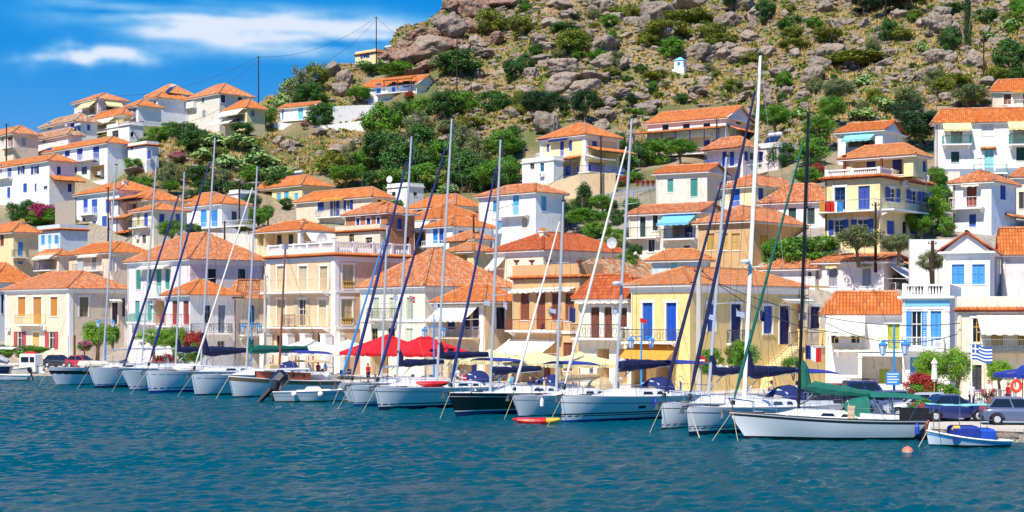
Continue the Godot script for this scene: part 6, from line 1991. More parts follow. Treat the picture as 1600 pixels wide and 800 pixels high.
	for i in 9:
		var a := rng.randf() * TAU
		var b := Vector3(cos(a), 0, sin(a)) * rng.randf_range(.05, .35)
		var tip := b * 2.2 + Vector3(0, rng.randf_range(.5, 1.0), 0)
		var s := Vector3(-sin(a), 0, cos(a)) * .09
		tuft.tri(b - s, b + s, tip)
		for k in 3: tuft.col.append(Color.WHITE * rng.randf_range(.75, 1.15))
	var tm := tuft.mesh()
	scatter("dry_grass", tm, M.leaf_s, 26000, 31, Vector2(.5, 1.2), .8, func(q, y): return y > 22 and on_hill(q))
	scatter("scrub", CROWNS["tuft"], M.leaf_y, 6500, 32, Vector2(.45, 1.25), .75, func(q, y): return y > 18 and on_hill(q) and hill_noise.get_noise_2d(q.x * 1.5, q.y * 3) > -.12)
	scatter("green_scrub", CROWNS["tuft"], M.leaf_g, 2600, 34, Vector2(.4, 1.2), .7, func(q, y): return y > 18 and on_hill(q) and hill_noise.get_noise_2d(q.x * 1.1 + 300, q.y * 2.2) > .08)
	scatter("loose_stones", ROCKS[3], M.rock_grey, 6500, 33, Vector2(.18, 1.0), .7, func(q, y): return y > 26 and on_hill(q) and hill_noise.get_noise_2d(q.x * 1.2, q.y * 2.4) > (-.08 if q.x > 620 else .2))
# ------------------------------------------------------------------ quay, street furniture, cars, people
var QUAY := [[-260, 188], [0, 181], [60, 178], [240, 160], [411, 143], [560, 131], [779, 117], [1061, 104.5], [1262, 94], [1300, 89], [1390, 83], [1440, 81.5], [1600, 79], [1900, 76]]
const QUAY_TOP := .66

func quay() -> void:
	var edge := []
	for q in QUAY: edge.append(Vector3((q[0] - 800.0) / FOCAL * q[1], QUAY_TOP, -q[1]))
	var m := MB.new()
	var rows := [[], []]
	for p in edge:
		rows[0].append(p)
		var k: float = p.x / -p.z
		rows[1].append(Vector3(k * 215.0, QUAY_TOP, -215.0) if k < -.2 else Vector3(k * 160.0, QUAY_TOP, -160.0))
	m.grid(rows)
	obj("promenade", m, M.paving, null, "structure")
	m = MB.new()
	for i in edge.size() - 1:
		m.quad(edge[i] - Vector3(0, 2, 0), edge[i + 1] - Vector3(0, 2, 0), edge[i + 1] - Vector3(0, .0, 0), edge[i])
	var wall := obj("quay_wall", m, stucco("stone"), null, "structure")
	# the blocks of the quay wall that show at the right
	rng.seed = 61
	for i in range(9, 13):
		var a: Vector3 = edge[i]
		var b: Vector3 = edge[i + 1]
		var u := (b - a).normalized()
		var out := Vector3(-u.z, 0, u.x)
		if out.z < 0: out = -out
		for row in 2:
			var s := rng.randf_range(0, .3)
			while s < a.distance_to(b) - .4:
				var w := minf(rng.randf_range(.6, 1.3), a.distance_to(b) - s)
				var y1 := QUAY_TOP - .12 - row * .32 - .02
				var bm := MB.new()
				var g := rng.randf_range(.02, .07)
				var p0 := a + u * s
				var p1 := a + u * (s + w - .03)
				var lo := Vector3(0, y1 - .3 - QUAY_TOP, 0)
				var hi := Vector3(0, y1 - QUAY_TOP, 0)
				bm.hexa([p0 + lo, p1 + lo, p1 + lo + out * g, p0 + lo + out * g, p0 + hi, p1 + hi, p1 + hi + out * g * .8, p0 + hi + out * g * .8])
				obj("stone", bm, [M.rock_pale, M.rock_grey, stucco("stone")][rng.randi() % 3], wall)
				s += w
		var s2 := 0.0
		while s2 < a.distance_to(b) - .2:
			var w := minf(1.6, a.distance_to(b) - s2)
			var cm := MB.new()
			var p0 := a + u * s2 + Vector3(0, -.12, 0)
			var p1 := a + u * (s2 + w - .015) + Vector3(0, -.12, 0)
			cm.hexa([p0 - out * .5, p1 - out * .5, p1 + out * .08, p0 + out * .08, p0 - out * .5 + Vector3(0, .135, 0), p1 - out * .5 + Vector3(0, .135, 0), p1 + out * .07 + Vector3(0, .135, 0), p0 + out * .07 + Vector3(0, .135, 0)])
			obj("coping_stone", cm, M.paving, wall)
			s2 += w

func terrain() -> void:
	var m := MB.new()
	var rows := []
	var cols := 300
	for i in 150:
		var d := lerpf(100.0, 440.0, i / 149.0)
		var row := []
		for j in cols:
			var k := lerpf(-.46, .46, j / float(cols - 1))
			row.append(Vector3(k * d, land_at(k * d, d), -d))
		rows.append(row)
	m.grid(rows)
	for p in m.v:
		var q := pixel_of(p)
		var t := smoothstep(16.0, 28.0, p.y)
		var nz := hill_noise.get_noise_2d(p.x * .8, p.z * .8)
		var wild := Color(.34, .25, .12).lerp(Color(.15, .17, .05), clampf(.55 + nz * 1.6, 0, 1)).lerp(Color(.42, .34, .24), clampf(nz * -1.5, 0, 1))
		m.col.append(Color(.42, .37, .30).lerp(wild, t))
	var mat := textured("hill_ground", Color.WHITE, .95, T.soil, T.rock_h, .09, 14.0)
	mat.vertex_color_use_as_albedo = true
	mat.albedo_color = Color(1, 1, 1)
	mat.albedo_texture = noise_tex(512, .03, 5, [G(.75), G(.93), G(1.0)], [.15, .5, .8], 35)
	obj("hillside_terrain", m, mat, null, "structure")

func sea() -> void:
	var mat := plain("sea_water", Color(.0, .30, .36), .1)
	mat.metallic_specular = .08
	mat.normal_enabled = true
	var f := FastNoiseLite.new()
	f.seed = 15
	f.frequency = .02
	f.fractal_octaves = 4
	var im := f.get_seamless_image(512, 512)
	im.convert(Image.FORMAT_RGBA8)
	im.bump_map_to_normal_map(7.0)
	mat.normal_texture = ImageTexture.create_from_image(im)
	mat.normal_scale = 1.1
	mat.uv1_triplanar = true
	mat.uv1_world_triplanar = true
	mat.uv1_scale = Vector3.ONE * .42
	var wave := FastNoiseLite.new()
	wave.seed = 4
	wave.frequency = .16
	wave.fractal_octaves = 3
	wave.fractal_gain = .55
	var swell := FastNoiseLite.new()
	swell.seed = 9
	swell.frequency = .035
	var m := MB.new()
	var step := .3
	var nx := 500
	var id := PackedInt32Array()
	var nz := 490
	for i in nz:
		var z := -34.0 - i * step
		for j in nx:
			var x := -75.0 + j * step
			var calm := .9 + .6 * swell.get_noise_2d(x * .8, z * 1.6)
			m.v.append(Vector3(x, (wave.get_noise_2d(x * 3.0, z * 4.6) * .1 + wave.get_noise_2d(x * 7.5 + 50, z * 10.0) * .1) * calm + swell.get_noise_2d(x, z) * .05, z))
	for i in nz:
		for j in nx:
			var k := i * nx + j
			var du: Vector3 = m.v[k + (1 if j < nx - 1 else 0)] - m.v[k - (1 if j > 0 else 0)]
			var dv: Vector3 = m.v[k + (nx if i < nz - 1 else 0)] - m.v[k - (nx if i > 0 else 0)]
			m.n.append(du.cross(dv).normalized())
	for i in nz - 1:
		var lim := .37 * (34.0 + i * step) + 6.0
		for j in nx - 1:
			var x := -75.0 + j * step
			if absf(x) > lim: continue
			var a := i * nx + j
			m.idx.append(a); m.idx.append(a + nx + 1); m.idx.append(a + 1)
			m.idx.append(a); m.idx.append(a + nx); m.idx.append(a + nx + 1)
	var s := obj("sea", m, mat, null, "structure")
	var far := MB.new()
	far.quad(Vector3(-4000, -.22, 400), Vector3(4000, -.22, 400), Vector3(4000, -.22, -6000), Vector3(-4000, -.22, -6000))
	obj("open_water", far, mat, s)

func retaining_wall(label: String, pts: Array, kind: String, thick := .5) -> void:   # pixel x, top, foot, distance
	var o := thing("retaining_wall", label, "wall")
	for i in pts.size() - 1:
		var a: Array = pts[i]
		var b: Array = pts[i + 1]
		var m := MB.new()
		var p := [at(a[0], a[2], a[3]), at(b[0], b[2], b[3]), at(a[0], a[1], a[3]), at(b[0], b[1], b[3])]
		var back := Vector3(0, 0, -thick)
		var dn := Vector3(0, -2.0, 0)
		m.hexa([p[0] + back + dn, p[1] + back + dn, p[1] + dn, p[0] + dn, p[2] + back, p[3] + back, p[3], p[2]])
		obj("wall_run", m, stucco(kind), o)

func pole(label: String, px: float, top: float, foot: float, d: float, r := .13, mat: Material = null, arms := 0) -> Vector3:
	var a := at(px, foot, d)
	var o := thing("utility_pole", label, "pole", a)
	var hh := (foot - top) / FOCAL * d
	var m := MB.new()
	m.path([Vector3(0, -1.5, 0), Vector3(0, hh, 0)], [r * 1.15, r * .8], 7)
	obj("shaft", m, mat if mat else M.pole_wood, o)
	m = MB.new()
	for i in 2: m.tube(Vector3(-.3 + i * .6, hh - .25, 0), Vector3(-.3 + i * .6, hh - .08, 0), .05, -1, 5)
	m.tube(Vector3(-.35, hh - .28, 0), Vector3(.35, hh - .28, 0), .03, -1, 4)
	obj("insulator_arm", m, paint("dark"), o)
	return a + Vector3(0, hh - .1, 0)

func cable(label: String, a: Vector3, b: Vector3, sag: float, r := .03) -> void:
	var pts := []
	var rr := []
	for i in 13:
		var t := i / 12.0
		pts.append(a.lerp(b, t) - Vector3(0, sag * 4.0 * t * (1.0 - t), 0))
		rr.append(r)
	var m := MB.new()
	m.path(pts, rr, 4, false)
	tag(obj("overhead_cable", m, plain("cable", Color("33363a"), .7)), label, "cable", "overhead cables")

func lamp_post(label: String, px: float, top: float, foot: float, d: float, arms: float) -> void:
	var a := at(px, foot, d)
	a.y = QUAY_TOP
	var hh := EYE + (HORIZON - top) / FOCAL * d - a.y
	var ay := EYE + (HORIZON - arms) / FOCAL * d - a.y
	var o := thing("street_lamp", label, "street lamp", a, .5, "blue lamp posts along the quay")
	var m := MB.new()
	m.path([Vector3.ZERO, Vector3(0, .25, 0), Vector3(0, .3, 0), Vector3(0, hh * .5, 0), Vector3(0, hh, 0)], [.16, .16, .09, .075, .05], 8)
	var mat := paint("azure")
	obj("post", m, mat, o)
	m = MB.new()
	m.tube(Vector3(-.95, ay, 0), Vector3(.95, ay, 0), .035, -1, 5)
	for s in [-1.0, 1.0]:
		m.path([Vector3(0, ay - .45, 0), Vector3(.35 * s, ay - .35, 0), Vector3(.5 * s, ay, 0)], [.02, .02, .02], 4)
	obj("cross_arm", m, mat, o)
	for s in [-1.0, 1.0]:
		var c := Vector3(.88 * s, ay - .12, 0)
		m = MB.new()
		m.lathe([Vector2(.0, .12), Vector2(.06, .06), Vector2(.3, -.1), Vector2(.3, -.14)], c, 6)
		m.lathe([Vector2(.14, -.7), Vector2(.0, -.82)], c, 6)
		for k in 6: m.tube(c + Vector3(cos(TAU * k / 6) * .26, -.14, sin(TAU * k / 6) * .26), c + Vector3(cos(TAU * k / 6) * .15, -.7, sin(TAU * k / 6) * .15), .018, -1, 4, false)
		var l := obj("lantern", m, mat, o)
		m = MB.new()
		m.lathe([Vector2(.25, -.14), Vector2(.14, -.69)], c, 6)
		obj("lantern_glass", m, plain("milk_glass", Color("d8dde0"), .2), l)

func parasol(label: String, px: float, peak: float, edge: float, d: float, w: float, colour: String, turn: float, group: String) -> void:
	var a := at(px, edge, d)
	var yb := QUAY_TOP
	var o := thing("parasol", label, "parasol", Vector3(a.x, yb, a.z), turn, group)
	var ye := a.y - yb
	var yp := EYE + (HORIZON - peak) / FOCAL * d - yb
	var m := MB.new()
	m.tube(Vector3.ZERO, Vector3(0, yp, 0), .04, -1, 6)
	m.lathe([Vector2(.35, 0), Vector2(.35, .1), Vector2(.06, .14)], Vector3.ZERO, 10)
	obj("pole", m, M.teak, o)
	var can := MB.new()
	for side in 4:
		var b := Basis(Vector3.UP, PI / 2 * side)
		var rows := []
		for i in 7:
			var t := i / 6.0
			var row := []
			for j in 9:
				var u := j / 8.0 * 2.0 - 1.0
				var r := lerpf(w / 2, w * .07, t)
				row.append(b * Vector3(u * r, lerpf(ye, yp - .25, t) - .12 * sin(PI * t) * (1 - absf(u)) - .06 * sin(PI * absf(u)) * (1 - t), r))
			rows.append(row)
		can.grid(rows)
	var c := obj("canopy", can, cloth(colour), o)
	m = MB.new()
	for side in 4:
		var b := Basis(Vector3.UP, PI / 2 * side)
		m.grid([[b * Vector3(-w * .1, yp - .3, w * .1), b * Vector3(w * .1, yp - .3, w * .1)], [b * Vector3(-.02, yp, .02), b * Vector3(.02, yp, .02)]])
	obj("vent_cap", m, cloth(colour), c)
	m = MB.new()
	for side in 4:
		var b := Basis(Vector3.UP, PI / 2 * side)
		var up := []
		var dn := []
		for j in 33:
			var u := j / 32.0 * 2.0 - 1.0
			up.append(b * Vector3(u * w / 2, ye - .06 * sin(PI * absf(u)), w / 2 + .004))
			dn.append(b * Vector3(u * w / 2, ye - .24 - .08 * absf(sin(u * PI * 3.0)), w / 2 + .01 + .03 * sin(u * 14.0)))
		m.grid([dn, up])
	obj("valance", m, cloth(colour), c)
	m = MB.new()
	for k in 8:
		var q := Basis(Vector3.UP, TAU * k / 8) * Vector3(0, 0, w / 2 * (1.35 if k % 2 else .98))
		m.tube(Vector3(q.x, ye - .05, q.z), Vector3(0, yp - .35, 0), .015, -1, 4, false)
	obj("rib_frame", m, M.teak, o)

func flag_image(kind: String) -> ImageTexture:
	if T.has("flag_" + kind): return T["flag_" + kind]
	var im := Image.create_empty(108, 72, false, Image.FORMAT_RGB8)
	for y in 72:
		for x in 108:
			var c := Color.WHITE
			match kind:
				"greek":
					var bl := Color("1f5fb8")
					if y < 40 and x < 40: c = Color.WHITE if absi(x - 20) < 4 or absi(y - 20) < 4 else bl
					else: c = bl if (y / 8) % 2 == 0 else Color.WHITE
				"french": c = Color("1b2f7a") if x < 36 else Color.WHITE if x < 72 else Color("e0222c")
				"norse":
					c = Color("d4282f")
					if absi(x - 38) < 12 or absi(y - 36) < 11: c = Color.WHITE
					if absi(x - 38) < 6 or absi(y - 36) < 6: c = Color("1b2f6a")
				"red": c = Color("d81e28") if y > 8 else Color("c01820")
				"blue": c = Color("22356e")
				"danish":
					c = Color("d8282c")
					if absi(x - 40) < 7 or absi(y - 36) < 7: c = Color.WHITE
			im.set_pixel(x, y, c)
	T["flag_" + kind] = ImageTexture.create_from_image(im)
	return T["flag_" + kind]

func flag(label: String, px: float, py: float, d: float, w: float, hh: float, kind: String, droop := .0, staff := 0.0) -> void:   # px, py: upper hoist corner
	var a := at(px, py, d)
	var o := thing("flag", label, "flag", a)
	var m := MB.new()
	var rows := []
	for i in 7:
		var row := []
		for j in 13:
			var u := j / 12.0
			var v := i / 6.0
			row.append(Vector3(u * w * (1.0 - droop * .5), -hh * (1.0 - v) - droop * u * w * .6 + sin(u * 7.0) * hh * .05, sin(u * 8.0 + v) * w * .09 * u))
		rows.append(row)
	m.grid(rows, true)
	for i in m.uv.size(): m.uv[i] = Vector2(m.uv[i].x, 1.0 - m.uv[i].y)
	var mat := plain("flag_" + kind, Color.WHITE, .8)
	mat.albedo_texture = flag_image(kind)
	mat.backlight_enabled = true
	mat.backlight = Color(.5, .5, .5)
	obj("cloth", m, mat, o)
	m = MB.new()
	m.tube(Vector3(0, .1, 0), Vector3(0, -hh - staff, 0), .02 if staff < 3 else .04, -1, 5)
	obj("staff", m, paint("white") if staff > 0 else M.rope, o)

func car(label: String, px: float, foot: float, d: float, turn: float, colour: String, kind := "hatch", y := QUAY_TOP) -> void:   # x runs to the nose
	var a := at(px, foot, d)
	a.y = y
	var o := thing("parked_car", label, "car", a, turn, "")
	var L := 4.0
	var top := 1.46 if kind != "suv" else 1.72
	var paintwork := plain("car_" + colour, PAINT[colour], .25, .25)
	paintwork.clearcoat_enabled = true
	# body sections along the length: x, sill, belt, half width
	var sec := [[-2.0, .42, .78, .62], [-1.93, .3, .88, .76], [-1.5, .22, .93, .82], [-.6, .2, .93, .84], [.5, .2, .92, .84], [1.0, .21, .9, .82], [1.6, .24, .82, .78], [1.92, .32, .68, .7], [2.0, .42, .58, .56]]
	if kind == "sedan": sec[0] = [-2.15, .42, .8, .62]; sec[1] = [-2.05, .3, .86, .76]
	var m := MB.new()
	var rows := []
	for s in sec:
		var w: float = s[3]
		rows.append([Vector3(s[0], s[1], w * .9), Vector3(s[0], lerpf(s[1], s[2], .3), w * 1.0), Vector3(s[0], lerpf(s[1], s[2], .7), w * 1.01), Vector3(s[0], s[2], w * .93), Vector3(s[0], s[2] + .03, w * .5), Vector3(s[0], s[2] + .04, 0), Vector3(s[0], s[2] + .03, -w * .5), Vector3(s[0], s[2], -w * .93), Vector3(s[0], lerpf(s[1], s[2], .7), -w * 1.01), Vector3(s[0], lerpf(s[1], s[2], .3), -w), Vector3(s[0], s[1], -w * .9)])
	var tr := []
	for j in 11:
		var row := []
		for i in sec.size(): row.append(rows[i][j])
		tr.append(row)
	m.grid(tr)
	for e in [rows[0], rows[-1]]:
		for j in range(1, 10):
			if e == rows[0]: m.tri(e[0], e[j], e[j + 1])
			else: m.tri(e[0], e[j + 1], e[j])
	var body := obj("body", m, paintwork, o)
	# greenhouse
	var gx := [-1.85, -1.35, .1, .95] if kind != "sedan" else [-1.55, -.85, .15, 1.0]
	if kind == "suv": gx = [-1.9, -1.7, .1, .8]
	m = MB.new()
	var lo := .76
	var hi := .6
	var b := [Vector3(gx[0], .9, lo), Vector3(gx[3], .9, lo), Vector3(gx[3], .9, -lo), Vector3(gx[0], .9, -lo)]
	var t := [Vector3(gx[1], top, hi), Vector3(gx[2], top, hi), Vector3(gx[2], top, -hi), Vector3(gx[1], top, -hi)]
	m.quad(b[0], b[1], t[1], t[0]); m.quad(b[2], b[3], t[3], t[2]); m.quad(b[1], b[2], t[2], t[1]); m.quad(b[3], b[0], t[0], t[3])
	m.grid([[t[0], t[1]], [t[0].lerp(t[3], .5) + Vector3(0, .05, 0), t[1].lerp(t[2], .5) + Vector3(0, .05, 0)], [t[3], t[2]]])
	var cabin := obj("roof", m, paintwork, o)
	var panes := [[b[0], b[1], t[1], t[0], .06, .5], [b[0], b[1], t[1], t[0], .54, .93], [b[2], b[3], t[3], t[2], .07, .46], [b[2], b[3], t[3], t[2], .5, .94], [b[1], b[2], t[2], t[1], .06, .94], [b[3], b[0], t[0], t[3], .08, .92]]
	for q in panes:
		m = MB.new()
		var p00: Vector3 = q[0].lerp(q[1], q[4])
		var p10: Vector3 = q[0].lerp(q[1], q[5])
		var p01: Vector3 = q[3].lerp(q[2], q[4])
		var p11: Vector3 = q[3].lerp(q[2], q[5])
		var nn := (p10 - p00).cross(p01 - p00).normalized() * .012
		m.quad(p00.lerp(p01, .1) + nn, p10.lerp(p11, .1) + nn, p10.lerp(p11, .88) + nn, p00.lerp(p01, .88) + nn)
		obj("window", m, M.pane, cabin)
	for q in [[-1.25, .74], [1.22, .74], [-1.25, -.74], [1.22, -.74]]:
		m = MB.new()
		var s: float = signf(q[1])
		m.path([Vector3(q[0], .31, q[1] - .1 * s), Vector3(q[0], .31, q[1] + .1 * s), Vector3(q[0], .31, q[1] + .115 * s)], [.31, .31, .25], 14)
		var wl := obj("wheel", m, M.rubber, o)
		m = MB.new()
		m.path([Vector3(q[0], .31, q[1] + .1 * s), Vector3(q[0], .31, q[1] + .122 * s)], [.2, .17], 10)
		obj("rim", m, M.alloy, wl)
		m = MB.new()
		var ring := []
		var rr := []
		for i in 9:
			ring.append(Vector3(q[0] + cos(PI * i / 8) * .37, .3 + sin(PI * i / 8) * .37, .8 * s))
			rr.append(.06)
		m.path(ring, rr, 4)
		obj("wheel_arch", m, paint("black"), body)
	for s in [-1.0, 1.0]:
		m = MB.new()
		m.box(Vector3(1.86, .58, .42 * s), Vector3(1.97, .7, .66 * s))
		obj("headlight", m, plain("lamp_glass", Color("dfe6ea"), .1), o)
		m = MB.new()
		m.box(Vector3(-2.0 if kind != "sedan" else -2.12, .72, .5 * s), Vector3(-1.86, .98, .72 * s))
		obj("tail_light", m, gloss("red"), o)
		m = MB.new()
		m.bevel(Vector3(.62, .92, .78 * s), Vector3(.8, 1.06, .95 * s), .03)
		obj("wing_mirror", m, paintwork, o)
	m = MB.new()
	m.box(Vector3(-2.02, .3, -.72), Vector3(-1.9, .5, .72))
	m.box(Vector3(1.9, .28, -.68), Vector3(2.03, .46, .68))
	obj("bumper", m, paint("dark"), o)
	if kind == "suv":
		m = MB.new()
		for z in [.5, -.5]: m.tube(Vector3(-1.5, top + .12, z), Vector3(.1, top + .12, z), .025, -1, 5)
		for x in [-1.2, -.2]: m.tube(Vector3(x, top + .12, .55), Vector3(x, top + .12, -.55), .025, -1, 5)
		obj("roof_rack", m, paint("black"), o)

func nets(bones: Array, cell: float, blend := .03) -> MB:   # one skin over tapered capsules
	var lo := Vector3.ONE * 1e9
	var hi := -lo
	for b in bones:
		for k in 2:
			lo = lo.min(b[k] - Vector3.ONE * (b[2 + k] + .05)); hi = hi.max(b[k] + Vector3.ONE * (b[2 + k] + .05))
	var n := Vector3i(((hi - lo) / cell).ceil()) + Vector3i.ONE
	var f := PackedFloat32Array()
	f.resize(n.x * n.y * n.z)
	for z in n.z:
		for y in n.y:
			for x in n.x:
				var p := lo + Vector3(x, y, z) * cell
				var dd := 1.0
				for b in bones:
					var ab: Vector3 = b[1] - b[0]
					var t := clampf((p - b[0]).dot(ab) / maxf(ab.length_squared(), 1e-9), 0, 1)
					var e := p.distance_to(b[0] + ab * t) - lerpf(b[2], b[3], t)
					var h := clampf(.5 + .5 * (dd - e) / blend, 0, 1)
					dd = lerpf(dd, e, h) - blend * h * (1.0 - h)
				f[(z * n.y + y) * n.x + x] = dd
	var m := MB.new()
	var id := {}
	var step := [1, n.x, n.x * n.y]
	for z in n.z - 1:
		for y in n.y - 1:
			for x in n.x - 1:
				var k := (z * n.y + y) * n.x + x
				var inside := 0
				var sum := Vector3.ZERO
				var cnt := 0
				for c in 8:
					if f[k + (c & 1) + ((c >> 1) & 1) * n.x + (c >> 2) * n.x * n.y] < 0: inside += 1
				if inside == 0 or inside == 8: continue
				for c in 8:
					for ax in 3:
						if c & (1 << ax): continue
						var c2 := c | (1 << ax)
						var f0 := f[k + (c & 1) + ((c >> 1) & 1) * n.x + (c >> 2) * n.x * n.y]
						var f1 := f[k + (c2 & 1) + ((c2 >> 1) & 1) * n.x + (c2 >> 2) * n.x * n.y]
						if (f0 < 0) != (f1 < 0):
							var v := Vector3(c & 1, (c >> 1) & 1, c >> 2)
							v[ax] += f0 / (f0 - f1)
							sum += v
							cnt += 1
				id[k] = m.v.size()
				m.v.append(lo + (Vector3(x, y, z) + sum / cnt) * cell)
				var g := Vector3(f[k + 1] - f[k], f[k + n.x] - f[k], f[k + n.x * n.y] - f[k])
				m.n.append(g.normalized() if g.length_squared() > 1e-12 else Vector3.UP)
	for z in range(1, n.z - 1):
		for y in range(1, n.y - 1):
			for x in range(1, n.x - 1):
				var k := (z * n.y + y) * n.x + x
				for ax in 3:
					var f0 := f[k]
					var f1 := f[k + step[ax]]
					if (f0 < 0) == (f1 < 0): continue
					var u: int = step[(ax + 1) % 3]
					var w: int = step[(ax + 2) % 3]
					var q := [k - u - w, k - w, k, k - u]
					if not (id.has(q[0]) and id.has(q[1]) and id.has(q[2]) and id.has(q[3])): continue
					var a: int = id[q[0]]
					var b2: int = id[q[1]]
					var c: int = id[q[2]]
					var e: int = id[q[3]]
					var order := [a, c, b2, a, e, c] if f0 < 0 else [a, b2, c, a, c, e]
					for i in order: m.idx.append(i)
	return m

func person(label: String, at_p: Vector3, turn: float, shirt: String, lower: String, hair: String, seated := false) -> void:
	var o := thing("person", label, "person", at_p, turn)
	var hip := .9 if not seated else .5
	var sh := hip + .5
	var B := []
	var legs := []
	for s in [-1.0, 1.0]:
		var hj := Vector3(.09 * s, hip, 0)
		var kn := Vector3(.1 * s, hip - .43, .03) if not seated else Vector3(.11 * s, hip + .02, .42)
		var an := Vector3(.1 * s, .08, -.02 + .08 * s) if not seated else Vector3(.11 * s, .08, .44)
		legs.append([hj, kn, .09, .062])
		B.append([hj, kn, .08, .055]); B.append([kn, an, .052, .036]); B.append([an, an + Vector3(0, -.04, .15), .035, .03])
		var sj := Vector3(.17 * s, sh, 0)
		var el := Vector3(.23 * s, sh - .27, .03)
		var wr := Vector3(.2 * s, sh - .46, .16)
		B.append([sj, el, .05, .038]); B.append([el, wr, .036, .025])
		for i in 4: B.append([wr, wr + Vector3(.012 * (i - 1.5), -.06 - .008 * (i % 3), .09), .018, .009])
		B.append([wr, wr + Vector3(-.04 * s, -.02, .06), .014, .01])
	B.append([Vector3(0, hip, 0), Vector3(0, sh - .05, 0), .12, .13]); B.append([Vector3(-.14, sh, 0), Vector3(.14, sh, 0), .06, .06])
	B.append([Vector3(0, sh, 0), Vector3(0, sh + .14, .01), .055, .05]); B.append([Vector3(0, sh + .22, .02), Vector3(0, sh + .29, .0), .085, .09]); B.append([Vector3(0, sh + .2, .1), Vector3(0, sh + .23, .11), .018, .014])
	obj("body", nets(B, .028), plain("skin", Color("c98f6c"), .6), o)
	var S := [[Vector3(0, hip - .02, 0), Vector3(0, sh - .06, 0), .15, .155], [Vector3(-.15, sh, 0), Vector3(.15, sh, 0), .075, .075]]
	for s in [-1.0, 1.0]: S.append([Vector3(.17 * s, sh, 0), Vector3(.21 * s, sh - .18, .02), .07, .06])
	obj("shirt", nets(S, .03), cloth(shirt), o)
	var P := [[Vector3(-.07, hip, 0), Vector3(.07, hip, 0), .15, .15]]
	for l in legs: P.append([l[0], l[1], .105, .085])
	obj("trousers", nets(P, .03), cloth(lower), o)
	obj("hair", nets([[Vector3(0, sh + .29, -.03), Vector3(0, sh + .32, -.01), .098, .09], [Vector3(0, sh + .22, -.07), Vector3(0, sh + .28, -.05), .06, .08]], .025), paint(hair), o)

func bicycle(label: String, p: Vector3, turn: float, colour: String) -> void:
	var o := thing("bicycle", label, "bicycle", p, turn)
	for x in [-.52, .52]:
		var m := MB.new()
		var pts := []
		var rr := []
		for i in 17:
			pts.append(Vector3(x + cos(TAU * i / 16) * .33, .34 + sin(TAU * i / 16) * .33, 0))
			rr.append(.022)
		m.path(pts, rr, 5, false)
		var w := obj("wheel", m, M.rubber, o)
		m = MB.new()
		for i in 8: m.tube(Vector3(x, .34, 0), pts[i * 2], .005, -1, 3, false)
		obj("spoke", m, M.steel, w, "stuff")
	var f := MB.new()
	var bb := Vector3(-.05, .3, 0)
	var seat := Vector3(-.2, .82, 0)
	var head := Vector3(.36, .8, 0)
	for e in [[bb, seat], [bb, head], [seat, head], [bb, Vector3(-.52, .34, 0)], [seat, Vector3(-.52, .34, 0)], [head, Vector3(.52, .34, 0)], [head, Vector3(.32, 1.0, 0)]]: f.tube(e[0], e[1], .02, -1, 5)
	obj("frame", f, gloss(colour), o)
	f = MB.new()
	f.tube(Vector3(.28, 1.0, -.28), Vector3(.28, 1.0, .28), .016, -1, 5)
	obj("handlebar", f, paint("dark"), o)
	f = MB.new()
	f.bevel(seat + Vector3(-.16, .06, -.08), seat + Vector3(.12, .13, .08), .03)
	obj("saddle", f, paint("black"), o)

func table_set(label: String, px: float, d: float, colour: String, turn: float) -> void:
	var a := at(px, 560, d)
	a.y = QUAY_TOP
	var o := thing("cafe_table", "white cafe table " + label, "table", a, turn, "cafe tables on the quay")
	var m := MB.new()
	m.bevel(Vector3(-.4, .7, -.4), Vector3(.4, .75, .4), .015)
	obj("tabletop", m, paint("white"), o)
	m = MB.new()
	m.tube(Vector3.ZERO, Vector3(0, .7, 0), .04, -1, 6)
	m.lathe([Vector2(.25, 0), Vector2(.22, .05), Vector2(.04, .07)], Vector3.ZERO, 8)
	obj("pedestal", m, paint("dark"), o)
	for k in 2:
		var s := 1.0 if k else -1.0
		var c := thing("cafe_chair", "%s cafe chair %s of the table %s" % [colour, "right" if k else "left", label], "chair", a + Basis(Vector3.UP, turn) * Vector3(.75 * s, 0, 0), turn + (PI if k else 0.0), "cafe chairs on the quay")
		m = MB.new()
		m.bevel(Vector3(-.22, .43, -.22), Vector3(.22, .48, .22), .015)
		obj("seat", m, paint(colour), c)
		m = MB.new()
		m.box(Vector3(-.24, .5, -.21), Vector3(-.2, .92, .21))
		obj("backrest", m, paint(colour), c)
		for q in [[-.2, -.2], [-.2, .2], [.2, -.2], [.2, .2]]:
			m = MB.new()
			m.tube(Vector3(q[0], 0, q[1]), Vector3(q[0], .43, q[1]), .018, -1, 4)
			obj("leg", m, paint(colour), c)

